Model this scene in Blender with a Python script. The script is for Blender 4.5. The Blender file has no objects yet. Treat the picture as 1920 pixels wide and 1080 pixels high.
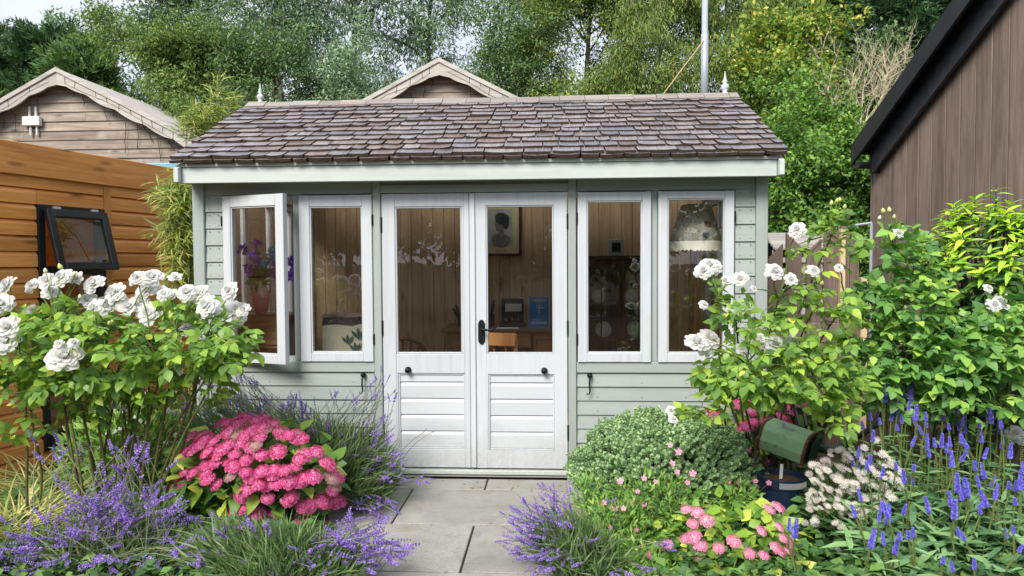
import bpy, bmesh, math, random
import numpy as np
from mathutils import Vector, Matrix

rng = np.random.default_rng(11)
R = random.Random(5)
SC = bpy.context.scene
COL = SC.collection
rad = math.radians

# ------------------------------------------------------------------ camera
EYE = Vector((0.0, 0.0, 1.453))
YAW, PITCH, ROLL, FPX = rad(3.29), rad(2.14), rad(0.34), 1340.0
cam_data = bpy.data.cameras.new('camera')
cam_data.sensor_width = 36.0
cam_data.lens = 36.0 * FPX / 1920.0
cam_data.clip_start = 0.05
cam_data.clip_end = 2000.0
cam = bpy.data.objects.new('camera', cam_data)
COL.objects.link(cam)
cam.location = EYE
cam.matrix_world = Matrix.Translation(EYE) @ Matrix.Rotation(YAW, 4, 'Z') @ Matrix.Rotation(math.pi / 2 - PITCH, 4, 'X') @ Matrix.Rotation(-ROLL, 4, 'Z')
SC.camera = cam

# ------------------------------------------------------------------ sky, sun, exposure
SUN_EL, SUN_AZ = rad(42.0), rad(203.0)          # azimuth measured clockwise from +Y
world = bpy.data.worlds.new('World')
SC.world = world
world.use_nodes = True
wn = world.node_tree
wn.nodes.clear()
w_out = wn.nodes.new('ShaderNodeOutputWorld')
w_bg = wn.nodes.new('ShaderNodeBackground')
w_sky = wn.nodes.new('ShaderNodeTexSky')
w_sky.sky_type = 'NISHITA'
w_sky.sun_disc = False
w_sky.sun_elevation = SUN_EL
w_sky.sun_rotation = SUN_AZ
w_tc = wn.nodes.new('ShaderNodeTexCoord')
w_map = wn.nodes.new('ShaderNodeMapping')
w_map.inputs['Scale'].default_value = (1.6, 1.6, 4.0)
w_no = wn.nodes.new('ShaderNodeTexNoise')
w_no.inputs['Scale'].default_value = 1.7
w_no.inputs['Detail'].default_value = 6.0
w_no.inputs['Roughness'].default_value = 0.55
w_rmp = wn.nodes.new('ShaderNodeValToRGB')
w_rmp.color_ramp.elements[0].position = 0.3
w_rmp.color_ramp.elements[0].color = (5.0, 5.35, 6.3, 1)
w_rmp.color_ramp.elements[1].position = 0.72
w_rmp.color_ramp.elements[1].color = (6.7, 6.9, 7.5, 1)
w_mix = wn.nodes.new('ShaderNodeMix')
w_mix.data_type = 'RGBA'
w_mix.inputs['Factor'].default_value = 0.82
wn.links.new(w_tc.outputs['Generated'], w_map.inputs['Vector'])
wn.links.new(w_map.outputs['Vector'], w_no.inputs['Vector'])
wn.links.new(w_no.outputs['Fac'], w_rmp.inputs['Fac'])
wn.links.new(w_sky.outputs['Color'], w_mix.inputs['A'])
wn.links.new(w_rmp.outputs['Color'], w_mix.inputs['B'])
wn.links.new(w_mix.outputs['Result'], w_bg.inputs['Color'])
w_bg.inputs['Strength'].default_value = 0.08
wn.links.new(w_bg.outputs['Background'], w_out.inputs['Surface'])

sun_data = bpy.data.lights.new('sun', 'SUN')
sun_data.energy = 2.3
sun_data.angle = rad(26.0)
sun_data.color = (1.0, 0.955, 0.88)
sun = bpy.data.objects.new('sun', sun_data)
COL.objects.link(sun)
sd = Vector((math.sin(SUN_AZ) * math.cos(SUN_EL), math.cos(SUN_AZ) * math.cos(SUN_EL), math.sin(SUN_EL)))
sun.rotation_euler = sd.to_track_quat('Z', 'Y').to_euler()
sun.location = (0, -4, 12)

SC.view_settings.view_transform = 'Standard'
SC.view_settings.look = 'None'
SC.view_settings.gamma = 1.0
SC.view_settings.use_curve_mapping = False
SC.view_settings.exposure = 1.1
SC.render.engine = 'CYCLES'
SC.cycles.max_bounces = 9
SC.cycles.transparent_max_bounces = 14
SC.cycles.transmission_bounces = 6
SC.cycles.caustics_reflective = False
SC.cycles.caustics_refractive = False

# ------------------------------------------------------------------ pixel (of the 1920x1080 photo) to place
_F = Vector((-math.sin(YAW) * math.cos(PITCH), math.cos(YAW) * math.cos(PITCH), -math.sin(PITCH)))
_Rt = Vector((math.cos(YAW), math.sin(YAW), 0.0))
_U = _Rt.cross(_F)
_Rt, _U = _Rt * math.cos(ROLL) - _U * math.sin(ROLL), _U * math.cos(ROLL) + _Rt * math.sin(ROLL)

def proj(T):
    """places (N,3) to pixels of the photo"""
    d = np.asarray(T, float) - np.array(EYE)
    f = d @ np.array(_F)
    return 960 + FPX * (d @ np.array(_Rt)) / f, 540 - FPX * (d @ np.array(_U)) / f

def ray(px, py):
    return _F + _Rt * ((px - 960.0) / FPX) + _U * ((540.0 - py) / FPX)

def at(px, py, Y):
    d = ray(px, py)
    return EYE + d * (Y / d.y)

def on_plane(px, py, P, n):
    d = ray(px, py)
    return EYE + d * ((P - EYE).dot(n) / d.dot(n))

def ground(px, py, z=0.0):
    d = ray(px, py)
    return EYE + d * ((z - EYE.z) / d.z)

FY = 4.75
def FX(px, Y=FY):
    return at(px, 500, Y).x
def FZ(py, Y=FY, px=900):
    return at(px, py, Y).z

# ------------------------------------------------------------------ objects
WM = {}

def link(name, data, M=None, parent=None, kind=None):
    o = bpy.data.objects.new(name, data)
    COL.objects.link(o)
    M = M if M is not None else Matrix.Identity(4)
    if parent is not None:
        o.parent = parent
        o.matrix_parent_inverse = WM[parent.name].inverted()
    o.matrix_basis = M
    WM[o.name] = M.copy()
    if kind:
        o['kind'] = kind
    return o

def tag(o, label, cat, group=None):
    o['label'] = label
    o['category'] = cat
    if group:
        o['group'] = group
    return o

def thing(name, label, cat, loc, group=None, rz=0.0):
    o = link(name, None, Matrix.Translation(Vector(loc)) @ Matrix.Rotation(rz, 4, 'Z'))
    o.empty_display_size = 0.2
    return tag(o, label, cat, group)

class MB:
    def __init__(s):
        s.v, s.f, s.m = [], [], []
    def add(s, vs, fs, mi=0):
        b = len(s.v)
        s.v += [tuple(v) for v in vs]
        s.f += [tuple(b + i for i in f) for f in fs]
        s.m += [mi] * len(fs)
        return s
    def hexa(s, p, mi=0):
        return s.add(p, [(0, 3, 2, 1), (4, 5, 6, 7), (0, 1, 5, 4), (1, 2, 6, 5), (2, 3, 7, 6), (3, 0, 4, 7)], mi)
    def box(s, x0, x1, y0, y1, z0, z1, mi=0):
        return s.hexa([(x0, y0, z0), (x1, y0, z0), (x1, y1, z0), (x0, y1, z0),
                       (x0, y0, z1), (x1, y0, z1), (x1, y1, z1), (x0, y1, z1)], mi)
    def prism(s, poly, off, mi=0):
        n = len(poly)
        off = Vector(off)
        a = [Vector(p) for p in poly]
        b = [p + off for p in a]
        fs = [tuple(range(n - 1, -1, -1)), tuple(range(n, 2 * n))]
        fs += [(i, (i + 1) % n, n + (i + 1) % n, n + i) for i in range(n)]
        return s.add(a + b, fs, mi)
    def tube(s, pts, r, n=6, mi=0, caps=True):
        pts = [Vector(p) for p in pts]
        if not hasattr(r, '__len__'):
            r = [r] * len(pts)
        vs, fs = [], []
        prev = None
        for i, p in enumerate(pts):
            t = (pts[min(i + 1, len(pts) - 1)] - pts[max(i - 1, 0)])
            t = t.normalized() if t.length > 1e-9 else Vector((0, 0, 1))
            a = prev if prev is not None else (Vector((1, 0, 0)) if abs(t.x) < 0.8 else Vector((0, 1, 0)))
            a = (a - t * a.dot(t))
            a = a.normalized() if a.length > 1e-6 else t.orthogonal().normalized()
            prev = a
            b = t.cross(a)
            for k in range(n):
                an = 2 * math.pi * k / n
                vs.append(p + (a * math.cos(an) + b * math.sin(an)) * r[i])
        for i in range(len(pts) - 1):
            for k in range(n):
                k2 = (k + 1) % n
                fs.append((i * n + k, i * n + k2, (i + 1) * n + k2, (i + 1) * n + k))
        if caps:
            fs.append(tuple(range(n - 1, -1, -1)))
            fs.append(tuple(range((len(pts) - 1) * n, len(pts) * n)))
        return s.add(vs, fs, mi)
    def lathe(s, prof, c=(0, 0, 0), n=16, mi=0):
        c = Vector(c)
        vs, fs = [], []
        for r_, z in prof:
            for k in range(n):
                a = 2 * math.pi * k / n
                vs.append(c + Vector((r_ * math.cos(a), r_ * math.sin(a), z)))
        for i in range(len(prof) - 1):
            for k in range(n):
                k2 = (k + 1) % n
                fs.append((i * n + k, i * n + k2, (i + 1) * n + k2, (i + 1) * n + k))
        fs.append(tuple(range(n - 1, -1, -1)))
        fs.append(tuple(range((len(prof) - 1) * n, len(prof) * n)))
        return s.add(vs, fs, mi)
    def xf(s, M, start=0):
        s.v[start:] = [tuple(M @ Vector(v)) for v in s.v[start:]]
        return s
    def mesh(s, name, mats, smooth=False, bevel=0.0, seg=1, recalc=False):
        me = bpy.data.meshes.new(name)
        me.from_pydata(s.v, [], s.f)
        if not isinstance(mats, (list, tuple)):
            mats = [mats]
        for m in mats:
            me.materials.append(m)
        if len(mats) > 1:
            me.polygons.foreach_set('material_index', s.m)
        if bevel > 0 or recalc:
            bm = bmesh.new()
            bm.from_mesh(me)
            if recalc:
                bmesh.ops.recalc_face_normals(bm, faces=bm.faces)
            if bevel > 0:
                es = [e for e in bm.edges if len(e.link_faces) == 2 and e.calc_face_angle(0) > 0.5]
                bmesh.ops.bevel(bm, geom=es, offset=bevel, segments=seg, affect='EDGES', profile=0.5, clamp_overlap=True)
            bm.to_mesh(me)
            bm.free()
        if smooth:
            me.polygons.foreach_set('use_smooth', [True] * len(me.polygons))
        me.update()
        return me
    def build(s, name, mats, parent=None, M=None, smooth=False, bevel=0.0, seg=1, kind=None, recalc=False):
        if M is None:
            a = np.array(s.v)
            lo, hi = a.min(0), a.max(0)
            c = Vector(((lo[0] + hi[0]) / 2, (lo[1] + hi[1]) / 2, lo[2]))
            s.v = [(v[0] - c.x, v[1] - c.y, v[2] - c.z) for v in s.v]
            M = Matrix.Translation(c)
        return link(name, s.mesh(name, mats, smooth, bevel, seg, recalc), M, parent, kind)

def bulk(name, tv, tf, Rm, T, mat, parent=None, origin=None, kind='stuff', smooth=False, link_it=True):
    """many copies of a small template (tv verts, tf faces) as one mesh; Rm (N,3,3) scaled frames, T (N,3) world places"""
    tv = np.asarray(tv, float)
    N, V = len(T), len(tv)
    if N == 0:
        return None
    o = Vector(origin) if origin is not None else Vector((float(np.mean(T[:, 0])), float(np.mean(T[:, 1])), 0.0))
    P = np.einsum('nij,vj->nvi', Rm, tv) + (T - np.array(o))[:, None, :]
    sizes = np.array([len(f) for f in tf])
    flat = np.concatenate([np.array(f) for f in tf])
    loops = (flat[None, :] + (np.arange(N) * V)[:, None]).ravel().astype(np.int32)
    tot = np.tile(sizes, N)
    start = np.concatenate([[0], np.cumsum(tot)[:-1]]).astype(np.int32)
    me = bpy.data.meshes.new(name)
    me.vertices.add(N * V)
    me.vertices.foreach_set('co', P.astype(np.float32).ravel())
    me.loops.add(len(loops))
    me.loops.foreach_set('vertex_index', loops)
    me.polygons.add(len(tot))
    me.polygons.foreach_set('loop_start', start)
    if smooth:
        me.polygons.foreach_set('use_smooth', np.ones(len(tot), bool))
    me.update(calc_edges=True)
    me.materials.append(mat)
    return link(name, me, Matrix.Translation(o), parent, kind) if link_it else me

def unit(a):
    return a / np.maximum(np.linalg.norm(a, axis=-1, keepdims=True), 1e-9)

def frames(D, Nn, S):
    """columns: side, along, normal; scaled by S (N,) or (N,3)"""
    y = unit(np.asarray(D, float))
    z = np.asarray(Nn, float)
    z = z - (z * y).sum(1, keepdims=True) * y
    bad = np.linalg.norm(z, axis=1) < 1e-4
    z[bad] = np.cross(y[bad], [0.3, 0.9, 0.2])
    z = unit(z)
    x = np.cross(y, z)
    M = np.stack([x, y, z], axis=2)
    S = np.asarray(S, float)
    if S.ndim == 1:
        S = np.repeat(S[:, None], 3, 1)
    return M * S[:, None, :]

def mat4(Rm, t):
    M = Matrix.Identity(4)
    for i in range(3):
        for j in range(3):
            M[i][j] = float(Rm[i, j])
        M[i][3] = float(t[i])
    return M

def scatter(parent, name, temps, mat, Rm, T, n_parts=280, mass=None, spread=0.0):
    """pieces of a plant: the nearest n_parts as parts of their own (shared meshes), the rest joined into one part"""
    N = len(T)
    if N == 0:
        return
    d = np.linalg.norm(T - np.array(EYE), axis=1) + rng.uniform(0, spread + 1e-6, N)
    order = np.argsort(d)
    meshes = []
    for i, (tv, tf) in enumerate(temps):
        me = bpy.data.meshes.new(name)
        me.from_pydata([tuple(v) for v in tv], [], [tuple(f) for f in tf])
        me.materials.append(mat)
        me.polygons.foreach_set('use_smooth', [True] * len(me.polygons))
        me.update()
        meshes.append(me)
    near = order[:n_parts]
    for i in near:
        link(name, meshes[int(rng.integers(len(meshes)))], mat4(Rm[i], T[i]), parent)
    rest = order[n_parts:]
    if len(rest):
        tv, tf = temps[0]
        bulk(mass or name, tv, tf, Rm[rest], T[rest], mat, parent, smooth=True)

def ball(n, r=1.0):
    """n points spread through a unit ball"""
    d = unit(rng.normal(size=(n, 3)))
    return d * (rng.random((n, 1)) ** (1 / 3)) * r

# ------------------------------------------------------------------ materials
def new_mat(name):
    m = bpy.data.materials.new(name)
    m.use_nodes = True
    nt = m.node_tree
    nt.nodes.clear()
    out = nt.nodes.new('ShaderNodeOutputMaterial')
    return m, nt, out

def nd(nt, t, **kw):
    n = nt.nodes.new('ShaderNode' + t)
    for k, v in kw.items():
        if k.startswith('_'):
            setattr(n, k[1:], v)
        else:
            key = k.replace('__', ' ')
            s = n.inputs[key]
            if isinstance(v, bpy.types.NodeSocket):
                nt.links.new(v, s)
            else:
                s.default_value = v
    return n

def c4(c):
    return (c[0], c[1], c[2], 1.0)

def ramp(nt, fac, stops, interp='LINEAR'):
    n = nt.nodes.new('ShaderNodeValToRGB')
    cr = n.color_ramp
    cr.interpolation = interp
    while len(cr.elements) < len(stops):
        cr.elements.new(0.5)
    for e, (p, c) in zip(cr.elements, stops):
        e.position = p
        e.color = c4(c)
    nt.links.new(fac, n.inputs['Fac'])
    return n.outputs['Color']

def mathn(nt, op, a, b=0.0, c=None):
    n = nt.nodes.new('ShaderNodeMath')
    n.operation = op
    for i, v in enumerate((a, b, c)):
        if v is None:
            continue
        if isinstance(v, bpy.types.NodeSocket):
            nt.links.new(v, n.inputs[i])
        else:
            n.inputs[i].default_value = v
    return n.outputs[0]

def mixc(nt, f, a, b, blend='MIX'):
    n = nt.nodes.new('ShaderNodeMix')
    n.data_type = 'RGBA'
    n.blend_type = blend
    for k, v in (('Factor', f), ('A', a), ('B', b)):
        s = [i for i in n.inputs if i.name == k and (i.type == 'RGBA' or k == 'Factor' and i.type == 'VALUE')][0]
        if isinstance(v, bpy.types.NodeSocket):
            nt.links.new(v, s)
        else:
            s.default_value = v if k == 'Factor' else c4(v)
    return [o for o in n.outputs if o.type == 'RGBA'][0]

def finish(nt, out, color, rough=0.6, spec=0.4, bump=None, bstr=0.3, bdist=0.01, coat=0.0, metal=0.0, sheen=0.0):
    p = nt.nodes.new('ShaderNodeBsdfPrincipled')
    for k, v in (('Base Color', color), ('Roughness', rough), ('Specular IOR Level', spec), ('Coat Weight', coat), ('Metallic', metal), ('Sheen Weight', sheen)):
        if isinstance(v, bpy.types.NodeSocket):
            nt.links.new(v, p.inputs[k])
        else:
            p.inputs[k].default_value = c4(v) if k == 'Base Color' else v
    if bump is not None:
        b = nd(nt, 'Bump', Strength=bstr, Distance=bdist, Height=bump)
        nt.links.new(b.outputs[0], p.inputs['Normal'])
    nt.links.new(p.outputs[0], out.inputs['Surface'])
    return p

def obj_coords(nt, scale, jitter=31.0):
    tc = nd(nt, 'TexCoord')
    oi = nd(nt, 'ObjectInfo')
    cx = nd(nt, 'CombineXYZ', X=mathn(nt, 'MULTIPLY', oi.outputs['Random'], jitter), Y=mathn(nt, 'MULTIPLY', oi.outputs['Random'], jitter * 2.3), Z=mathn(nt, 'MULTIPLY', oi.outputs['Random'], jitter * 1.7))
    ad = nd(nt, 'VectorMath', _operation='ADD')
    nt.links.new(tc.outputs['Object'], ad.inputs[0])
    nt.links.new(cx.outputs[0], ad.inputs[1])
    mp = nd(nt, 'Mapping', Scale=scale)
    nt.links.new(ad.outputs[0], mp.inputs['Vector'])
    return mp.outputs[0], ad.outputs[0], oi.outputs['Random']

def noise(nt, vec, scale=1.0, detail=5.0, rough=0.55, dist=0.0):
    n = nd(nt, 'TexNoise', Vector=vec, Scale=scale, Detail=detail, Roughness=rough, Distortion=dist)
    return n.outputs['Fac']

def wood(name, dark, mid, light, axis='X', rough=0.6, knots=0.0, bstr=0.35, var=0.25, spec=0.35, fine=1.0, coat=0.0, wear=None):
    m, nt, out = new_mat(name)
    sc = {'X': (0.9, 16, 16), 'Y': (16, 0.9, 16), 'Z': (16, 16, 0.9)}[axis]
    v, base, rnd = obj_coords(nt, tuple(s * fine for s in sc))
    a = noise(nt, v, 1.0, 6, 0.6, 0.9)
    b = noise(nt, v, 5.0, 4, 0.6, 0.2)
    g = mathn(nt, 'ADD', mathn(nt, 'MULTIPLY', a, 0.72), mathn(nt, 'MULTIPLY', b, 0.28))
    col = ramp(nt, g, [(0.28, dark), (0.5, mid), (0.7, light)])
    hgt = g
    if knots > 0:
        ks = {'X': (2.3, 0, 9), 'Y': (0, 2.3, 9), 'Z': (9, 0, 2.3)}[axis]
        mp = nd(nt, 'Mapping', Vector=base, Scale=ks)
        vo = nd(nt, 'TexVoronoi', Vector=mp.outputs[0], Scale=1.0, Randomness=1.0)
        k = mathn(nt, 'LESS_THAN', vo.outputs['Distance'], 0.0)
        mr = nd(nt, 'MapRange', Value=vo.outputs['Distance'])
        mr.inputs['From Min'].default_value = 0.04
        mr.inputs['From Max'].default_value = 0.21
        mr.inputs['To Min'].default_value = knots
        mr.inputs['To Max'].default_value = 0.0
        col = mixc(nt, mr.outputs[0], col, tuple(c * 0.35 for c in dark))
    big = noise(nt, base, 1.3, 3)
    val = mathn(nt, 'ADD', mathn(nt, 'MULTIPLY', rnd, var), mathn(nt, 'MULTIPLY', big, var))
    val = mathn(nt, 'ADD', val, 1.0 - var)
    hsv = nd(nt, 'HueSaturation', Color=col, Value=val)
    colr = hsv.outputs[0]
    if wear is not None:
        w = noise(nt, base, 3.0, 6, 0.65)
        colr = mixc(nt, ramp(nt, w, [(0.55, (0, 0, 0)), (0.75, (0.7, 0.7, 0.7))]), colr, wear)
    finish(nt, out, colr, rough, spec, hgt, bstr, 0.004, coat)
    return m

def paint(name, col, axis='X', rough=0.5, dirt=0.12, bstr=0.18, spec=0.4, grime=(0.30, 0.29, 0.24)):
    m, nt, out = new_mat(name)
    sc = {'X': (1.2, 24, 24), 'Y': (24, 1.2, 24), 'Z': (24, 24, 1.2)}[axis]
    v, base, rnd = obj_coords(nt, sc)
    a = noise(nt, v, 1.0, 6, 0.62, 0.6)
    c = ramp(nt, a, [(0.25, tuple(x * 0.87 for x in col)), (0.5, col), (0.8, tuple(min(1, x * 1.05) for x in col))])
    d = noise(nt, base, 2.2, 7, 0.68, 0.3)
    c = mixc(nt, ramp(nt, d, [(0.52, (0, 0, 0)), (0.78, (dirt * 2.2,) * 3)]), c, grime)
    s = noise(nt, base, 38.0, 3, 0.5)
    c = mixc(nt, ramp(nt, s, [(0.70, (0, 0, 0)), (0.78, (dirt * 1.4,) * 3)]), c, grime)
    ge = nd(nt, 'NewGeometry')
    pz = nd(nt, 'SeparateXYZ', Vector=ge.outputs['Position']).outputs['Z']
    sp = nd(nt, 'MapRange', Value=mathn(nt, 'ADD', pz, mathn(nt, 'MULTIPLY', noise(nt, ge.outputs['Position'], 7.0, 6, 0.7), 0.5)))
    for k_, v_ in (('From Min', 0.30), ('From Max', 0.62), ('To Min', 0.55), ('To Max', 0.0)):
        sp.inputs[k_].default_value = v_
    fine = noise(nt, ge.outputs['Position'], 60.0, 3, 0.6)
    c = mixc(nt, mathn(nt, 'MULTIPLY', sp.outputs[0], mathn(nt, 'MULTIPLY', fine, 1.1)), c, (0.20, 0.175, 0.13))
    blot = noise(nt, ge.outputs['Position'], 1.6, 5, 0.6)
    c = mixc(nt, ramp(nt, blot, [(0.45, (0, 0, 0)), (0.75, (0.16, 0.16, 0.16))]), c, grime)
    val = mathn(nt, 'ADD', mathn(nt, 'MULTIPLY', rnd, 0.09), 0.955)
    c = nd(nt, 'HueSaturation', Color=c, Value=val).outputs[0]
    finish(nt, out, c, rough, spec, a, bstr, 0.003)
    return m

def plain(name, col, rough=0.5, spec=0.4, metal=0.0, var=0.15, scale=6.0, bstr=0.1, coat=0.0, dark=None):
    m, nt, out = new_mat(name)
    v, base, rnd = obj_coords(nt, (1, 1, 1))
    a = noise(nt, v, scale, 6, 0.6)
    c = ramp(nt, a, [(0.3, dark or tuple(x * (1 - var) for x in col)), (0.7, tuple(min(1, x * (1 + var * 0.6)) for x in col))])
    finish(nt, out, c, rough, spec, a, bstr, 0.004, coat, metal)
    return m

def leafy(name, stops, trans=0.32, rough=0.42, spec=0.35, tcol=None, patch=None, gain=1.75):
    """foliage or petals: the colour varies from leaf to leaf; light passes through the blade"""
    stops = [(p, tuple(min(0.86, x * gain if gain <= 1 else (x + 0.006) * gain) for x in c)) for p, c in stops]
    m, nt, out = new_mat(name)
    ge = nd(nt, 'NewGeometry')
    oi = nd(nt, 'ObjectInfo')
    r = mathn(nt, 'FRACT', mathn(nt, 'ADD', ge.outputs['Random Per Island'], mathn(nt, 'MULTIPLY', oi.outputs['Random'], 7.31)))
    col = ramp(nt, r, stops)
    tc = nd(nt, 'TexCoord')
    no = noise(nt, tc.outputs['Object'], 9.0, 3)
    col = nd(nt, 'HueSaturation', Color=col, Value=mathn(nt, 'ADD', mathn(nt, 'MULTIPLY', no, 0.5), 0.75)).outputs[0]
    if patch is not None:
        big = noise(nt, ge.outputs['Position'], patch[1], 3, 0.5)
        col = mixc(nt, ramp(nt, big, [(0.42, (0, 0, 0)), (0.62, (patch[2],) * 3)]), col, patch[0])
    p = nd(nt, 'BsdfPrincipled', Base__Color=col, Roughness=rough)
    p.inputs['Specular IOR Level'].default_value = spec
    tl = nd(nt, 'BsdfTranslucent')
    if tcol is None:
        nt.links.new(nd(nt, 'HueSaturation', Color=col, Value=1.25, Saturation=1.1).outputs[0], tl.inputs['Color'])
    else:
        tl.inputs['Color'].default_value = c4(tcol)
    mx = nd(nt, 'MixShader', Fac=trans * (0.8 if gain > 1 else 1.0))
    nt.links.new(p.outputs[0], mx.inputs[1])
    nt.links.new(tl.outputs[0], mx.inputs[2])
    nt.links.new(mx.outputs[0], out.inputs['Surface'])
    return m

def glass(name, tint=(0.93, 0.96, 0.94), boost=1.6):
    m, nt, out = new_mat(name)
    fr = nd(nt, 'Fresnel', IOR=1.5)
    tc = nd(nt, 'TexCoord')
    b = nd(nt, 'Bump', Strength=0.05, Distance=0.02, Height=noise(nt, tc.outputs['Object'], 2.5, 2))
    gl = nd(nt, 'BsdfGlossy', Roughness=0.005)
    nt.links.new(b.outputs[0], gl.inputs['Normal'])
    tr = nd(nt, 'BsdfTransparent', Color=c4(tint))
    ge = nd(nt, 'NewGeometry')
    front = mathn(nt, 'SUBTRACT', 1.0, ge.outputs['Backfacing'])
    mx = nd(nt, 'MixShader', Fac=mathn(nt, 'MULTIPLY', mathn(nt, 'MINIMUM', mathn(nt, 'MULTIPLY', fr.outputs[0], boost), 1.0), front))
    nt.links.new(tr.outputs[0], mx.inputs[1])
    nt.links.new(gl.outputs[0], mx.inputs[2])
    nt.links.new(mx.outputs[0], out.inputs['Surface'])
    return m

M = {}
M['sage'] = paint('sage_paint', (0.355, 0.395, 0.38), 'X', 0.55)
M['sage_v'] = paint('sage_paint_upright', (0.355, 0.395, 0.38), 'Z', 0.55)
M['fascia'] = paint('pale_sage_paint', (0.545, 0.59, 0.565), 'X', 0.5, 0.07)
M['white'] = paint('white_paint', (0.56, 0.588, 0.618), 'X', 0.42, 0.06, grime=(0.45, 0.43, 0.4))
M['white_v'] = paint('white_paint_upright', (0.56, 0.588, 0.618), 'Z', 0.42, 0.06, grime=(0.45, 0.43, 0.4))
M['iron'] = plain('black_iron', (0.015, 0.016, 0.018), 0.45, 0.5, 0.6, 0.3, 30, 0.3)
M['nail'] = plain('dull_nail', (0.16, 0.165, 0.15), 0.5, 0.4, 0.3)
M['glass'] = glass('window_glass', (0.985, 0.99, 0.985), 3.0)
M['glass_dark'] = glass('shed_glass', (0.75, 0.84, 0.76), 3.4)
M['pine'] = wood('pine_lining', (0.34, 0.21, 0.115), (0.55, 0.385, 0.24), (0.65, 0.49, 0.33), 'Z', 0.5, 0.75, 0.15, 0.2)
M['pine_x'] = wood('pine_boards', (0.40, 0.25, 0.14), (0.58, 0.40, 0.24), (0.68, 0.5, 0.33), 'X', 0.5, 0.6, 0.15, 0.2)
M['oak'] = wood('brown_oak', (0.07, 0.034, 0.014), (0.14, 0.07, 0.03), (0.22, 0.12, 0.055), 'X', 0.38, 0.0, 0.15, 0.2)
M['mahogany'] = wood('dark_mahogany', (0.03, 0.011, 0.006), (0.06, 0.022, 0.011), (0.10, 0.04, 0.02), 'Z', 0.3, 0.0, 0.1, 0.2)
M['beech'] = wood('orange_beech', (0.38, 0.15, 0.05), (0.55, 0.25, 0.09), (0.65, 0.33, 0.14), 'Z', 0.35, 0.0, 0.1, 0.15)
M['cedar'] = wood('orange_cedar_boards', (0.42, 0.155, 0.036), (0.74, 0.315, 0.085), (0.84, 0.46, 0.17), 'X', 0.42, 0.85, 0.25, 0.3)
M['shingle_edge'] = plain('shingle_dark_edge', (0.075, 0.052, 0.042), 0.8, 0.15, 0, 0.5, 30, 0.3)  # brown cut ends; side faces darkened too, to paint shade into the gaps
M['ridge'] = wood('tan_ridge_tile', (0.13, 0.105, 0.09), (0.28, 0.245, 0.22), (0.40, 0.365, 0.33), 'X', 0.6, 0.0, 0.4, 0.4)
M['cedar_v'] = wood('orange_cedar_batten', (0.45, 0.18, 0.04), (0.70, 0.32, 0.085), (0.80, 0.42, 0.14), 'Z', 0.42, 0.3, 0.2, 0.2)
M['barn'] = wood('weathered_barn_boards', (0.15, 0.112, 0.083), (0.33, 0.272, 0.222), (0.47, 0.41, 0.345), 'X', 0.8, 0.85, 0.5, 0.4, 0.2, wear=(0.50, 0.45, 0.38))
M['barge'] = wood('pale_grey_bargeboard', (0.31, 0.285, 0.25), (0.49, 0.46, 0.415), (0.61, 0.575, 0.525), 'X', 0.8, 0.2, 0.4, 0.2, 0.2)
M['brown'] = wood('dark_brown_cladding', (0.10, 0.070, 0.056), (0.185, 0.138, 0.112), (0.27, 0.21, 0.175), 'Z', 0.6, 0.3, 0.4, 0.22, 0.3)
M['black'] = plain('black_fascia_paint', (0.012, 0.013, 0.016), 0.4, 0.5, 0.0, 0.4, 8, 0.1)
M['shingle'] = wood('weathered_cedar_shingle', (0.095, 0.08, 0.076), (0.205, 0.19, 0.19), (0.335, 0.32, 0.325), 'Y', 0.36, 0.0, 0.4, 0.55, 0.6, wear=(0.20, 0.115, 0.08))
def shingle_tint():
    nt = M['shingle'].node_tree
    pb = [n for n in nt.nodes if n.type == 'BSDF_PRINCIPLED'][0]
    src = pb.inputs['Base Color'].links[0].from_socket
    oi = nd(nt, 'ObjectInfo')
    ge = nd(nt, 'NewGeometry')
    r = mathn(nt, 'FRACT', mathn(nt, 'ADD', mathn(nt, 'MULTIPLY', oi.outputs['Random'], 13.7), ge.outputs['Random Per Island']))
    tint = ramp(nt, r, [(0.0, (0.74, 0.74, 0.82)), (0.35, (0.97, 0.97, 1.03)), (0.6, (1.15, 1.14, 1.16)), (0.82, (1.05, 0.97, 0.94)), (0.93, (1.05, 0.86, 0.76)), (1.0, (0.66, 0.54, 0.50))])
    nt.links.new(mixc(nt, 1.0, (1, 1, 1), (1, 1, 1), 'MULTIPLY'), pb.inputs['Base Color'])
    mx = pb.inputs['Base Color'].links[0].from_node
    ins = [i for i in mx.inputs if i.type == 'RGBA']
    nt.links.new(src, ins[0])
    nt.links.new(tint, ins[1])
shingle_tint()
M['batten'] = plain('roofing_felt', (0.03, 0.026, 0.024), 0.9, 0.1)
M['gatewood'] = wood('grey_brown_gate', (0.10, 0.07, 0.055), (0.19, 0.14, 0.115), (0.28, 0.22, 0.19), 'Z', 0.8, 0.3, 0.4, 0.25, 0.2)
M['newpost'] = wood('new_timber_post', (0.45, 0.31, 0.17), (0.62, 0.46, 0.28), (0.7, 0.54, 0.36), 'Z', 0.7, 0.2, 0.2, 0.1)
M['slat'] = wood('pale_grey_slats', (0.25, 0.24, 0.22), (0.42, 0.40, 0.37), (0.55, 0.53, 0.50), 'X', 0.8, 0.1, 0.3, 0.2, 0.2)
M['bark'] = plain('grey_bark', (0.10, 0.085, 0.065), 0.9, 0.15, 0, 0.5, 9, 0.8)
M['birchbark'] = plain('pale_birch_bark', (0.50, 0.48, 0.42), 0.8, 0.2, 0, 0.5, 7, 0.4)
M['deadwood'] = plain('bare_pale_twigs', (0.60, 0.52, 0.37), 0.9, 0.15, 0, 0.3, 9, 0.3)
M['cane'] = plain('rose_cane', (0.10, 0.13, 0.035), 0.6, 0.3, 0, 0.6, 14, 0.5, dark=(0.085, 0.05, 0.028))
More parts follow.
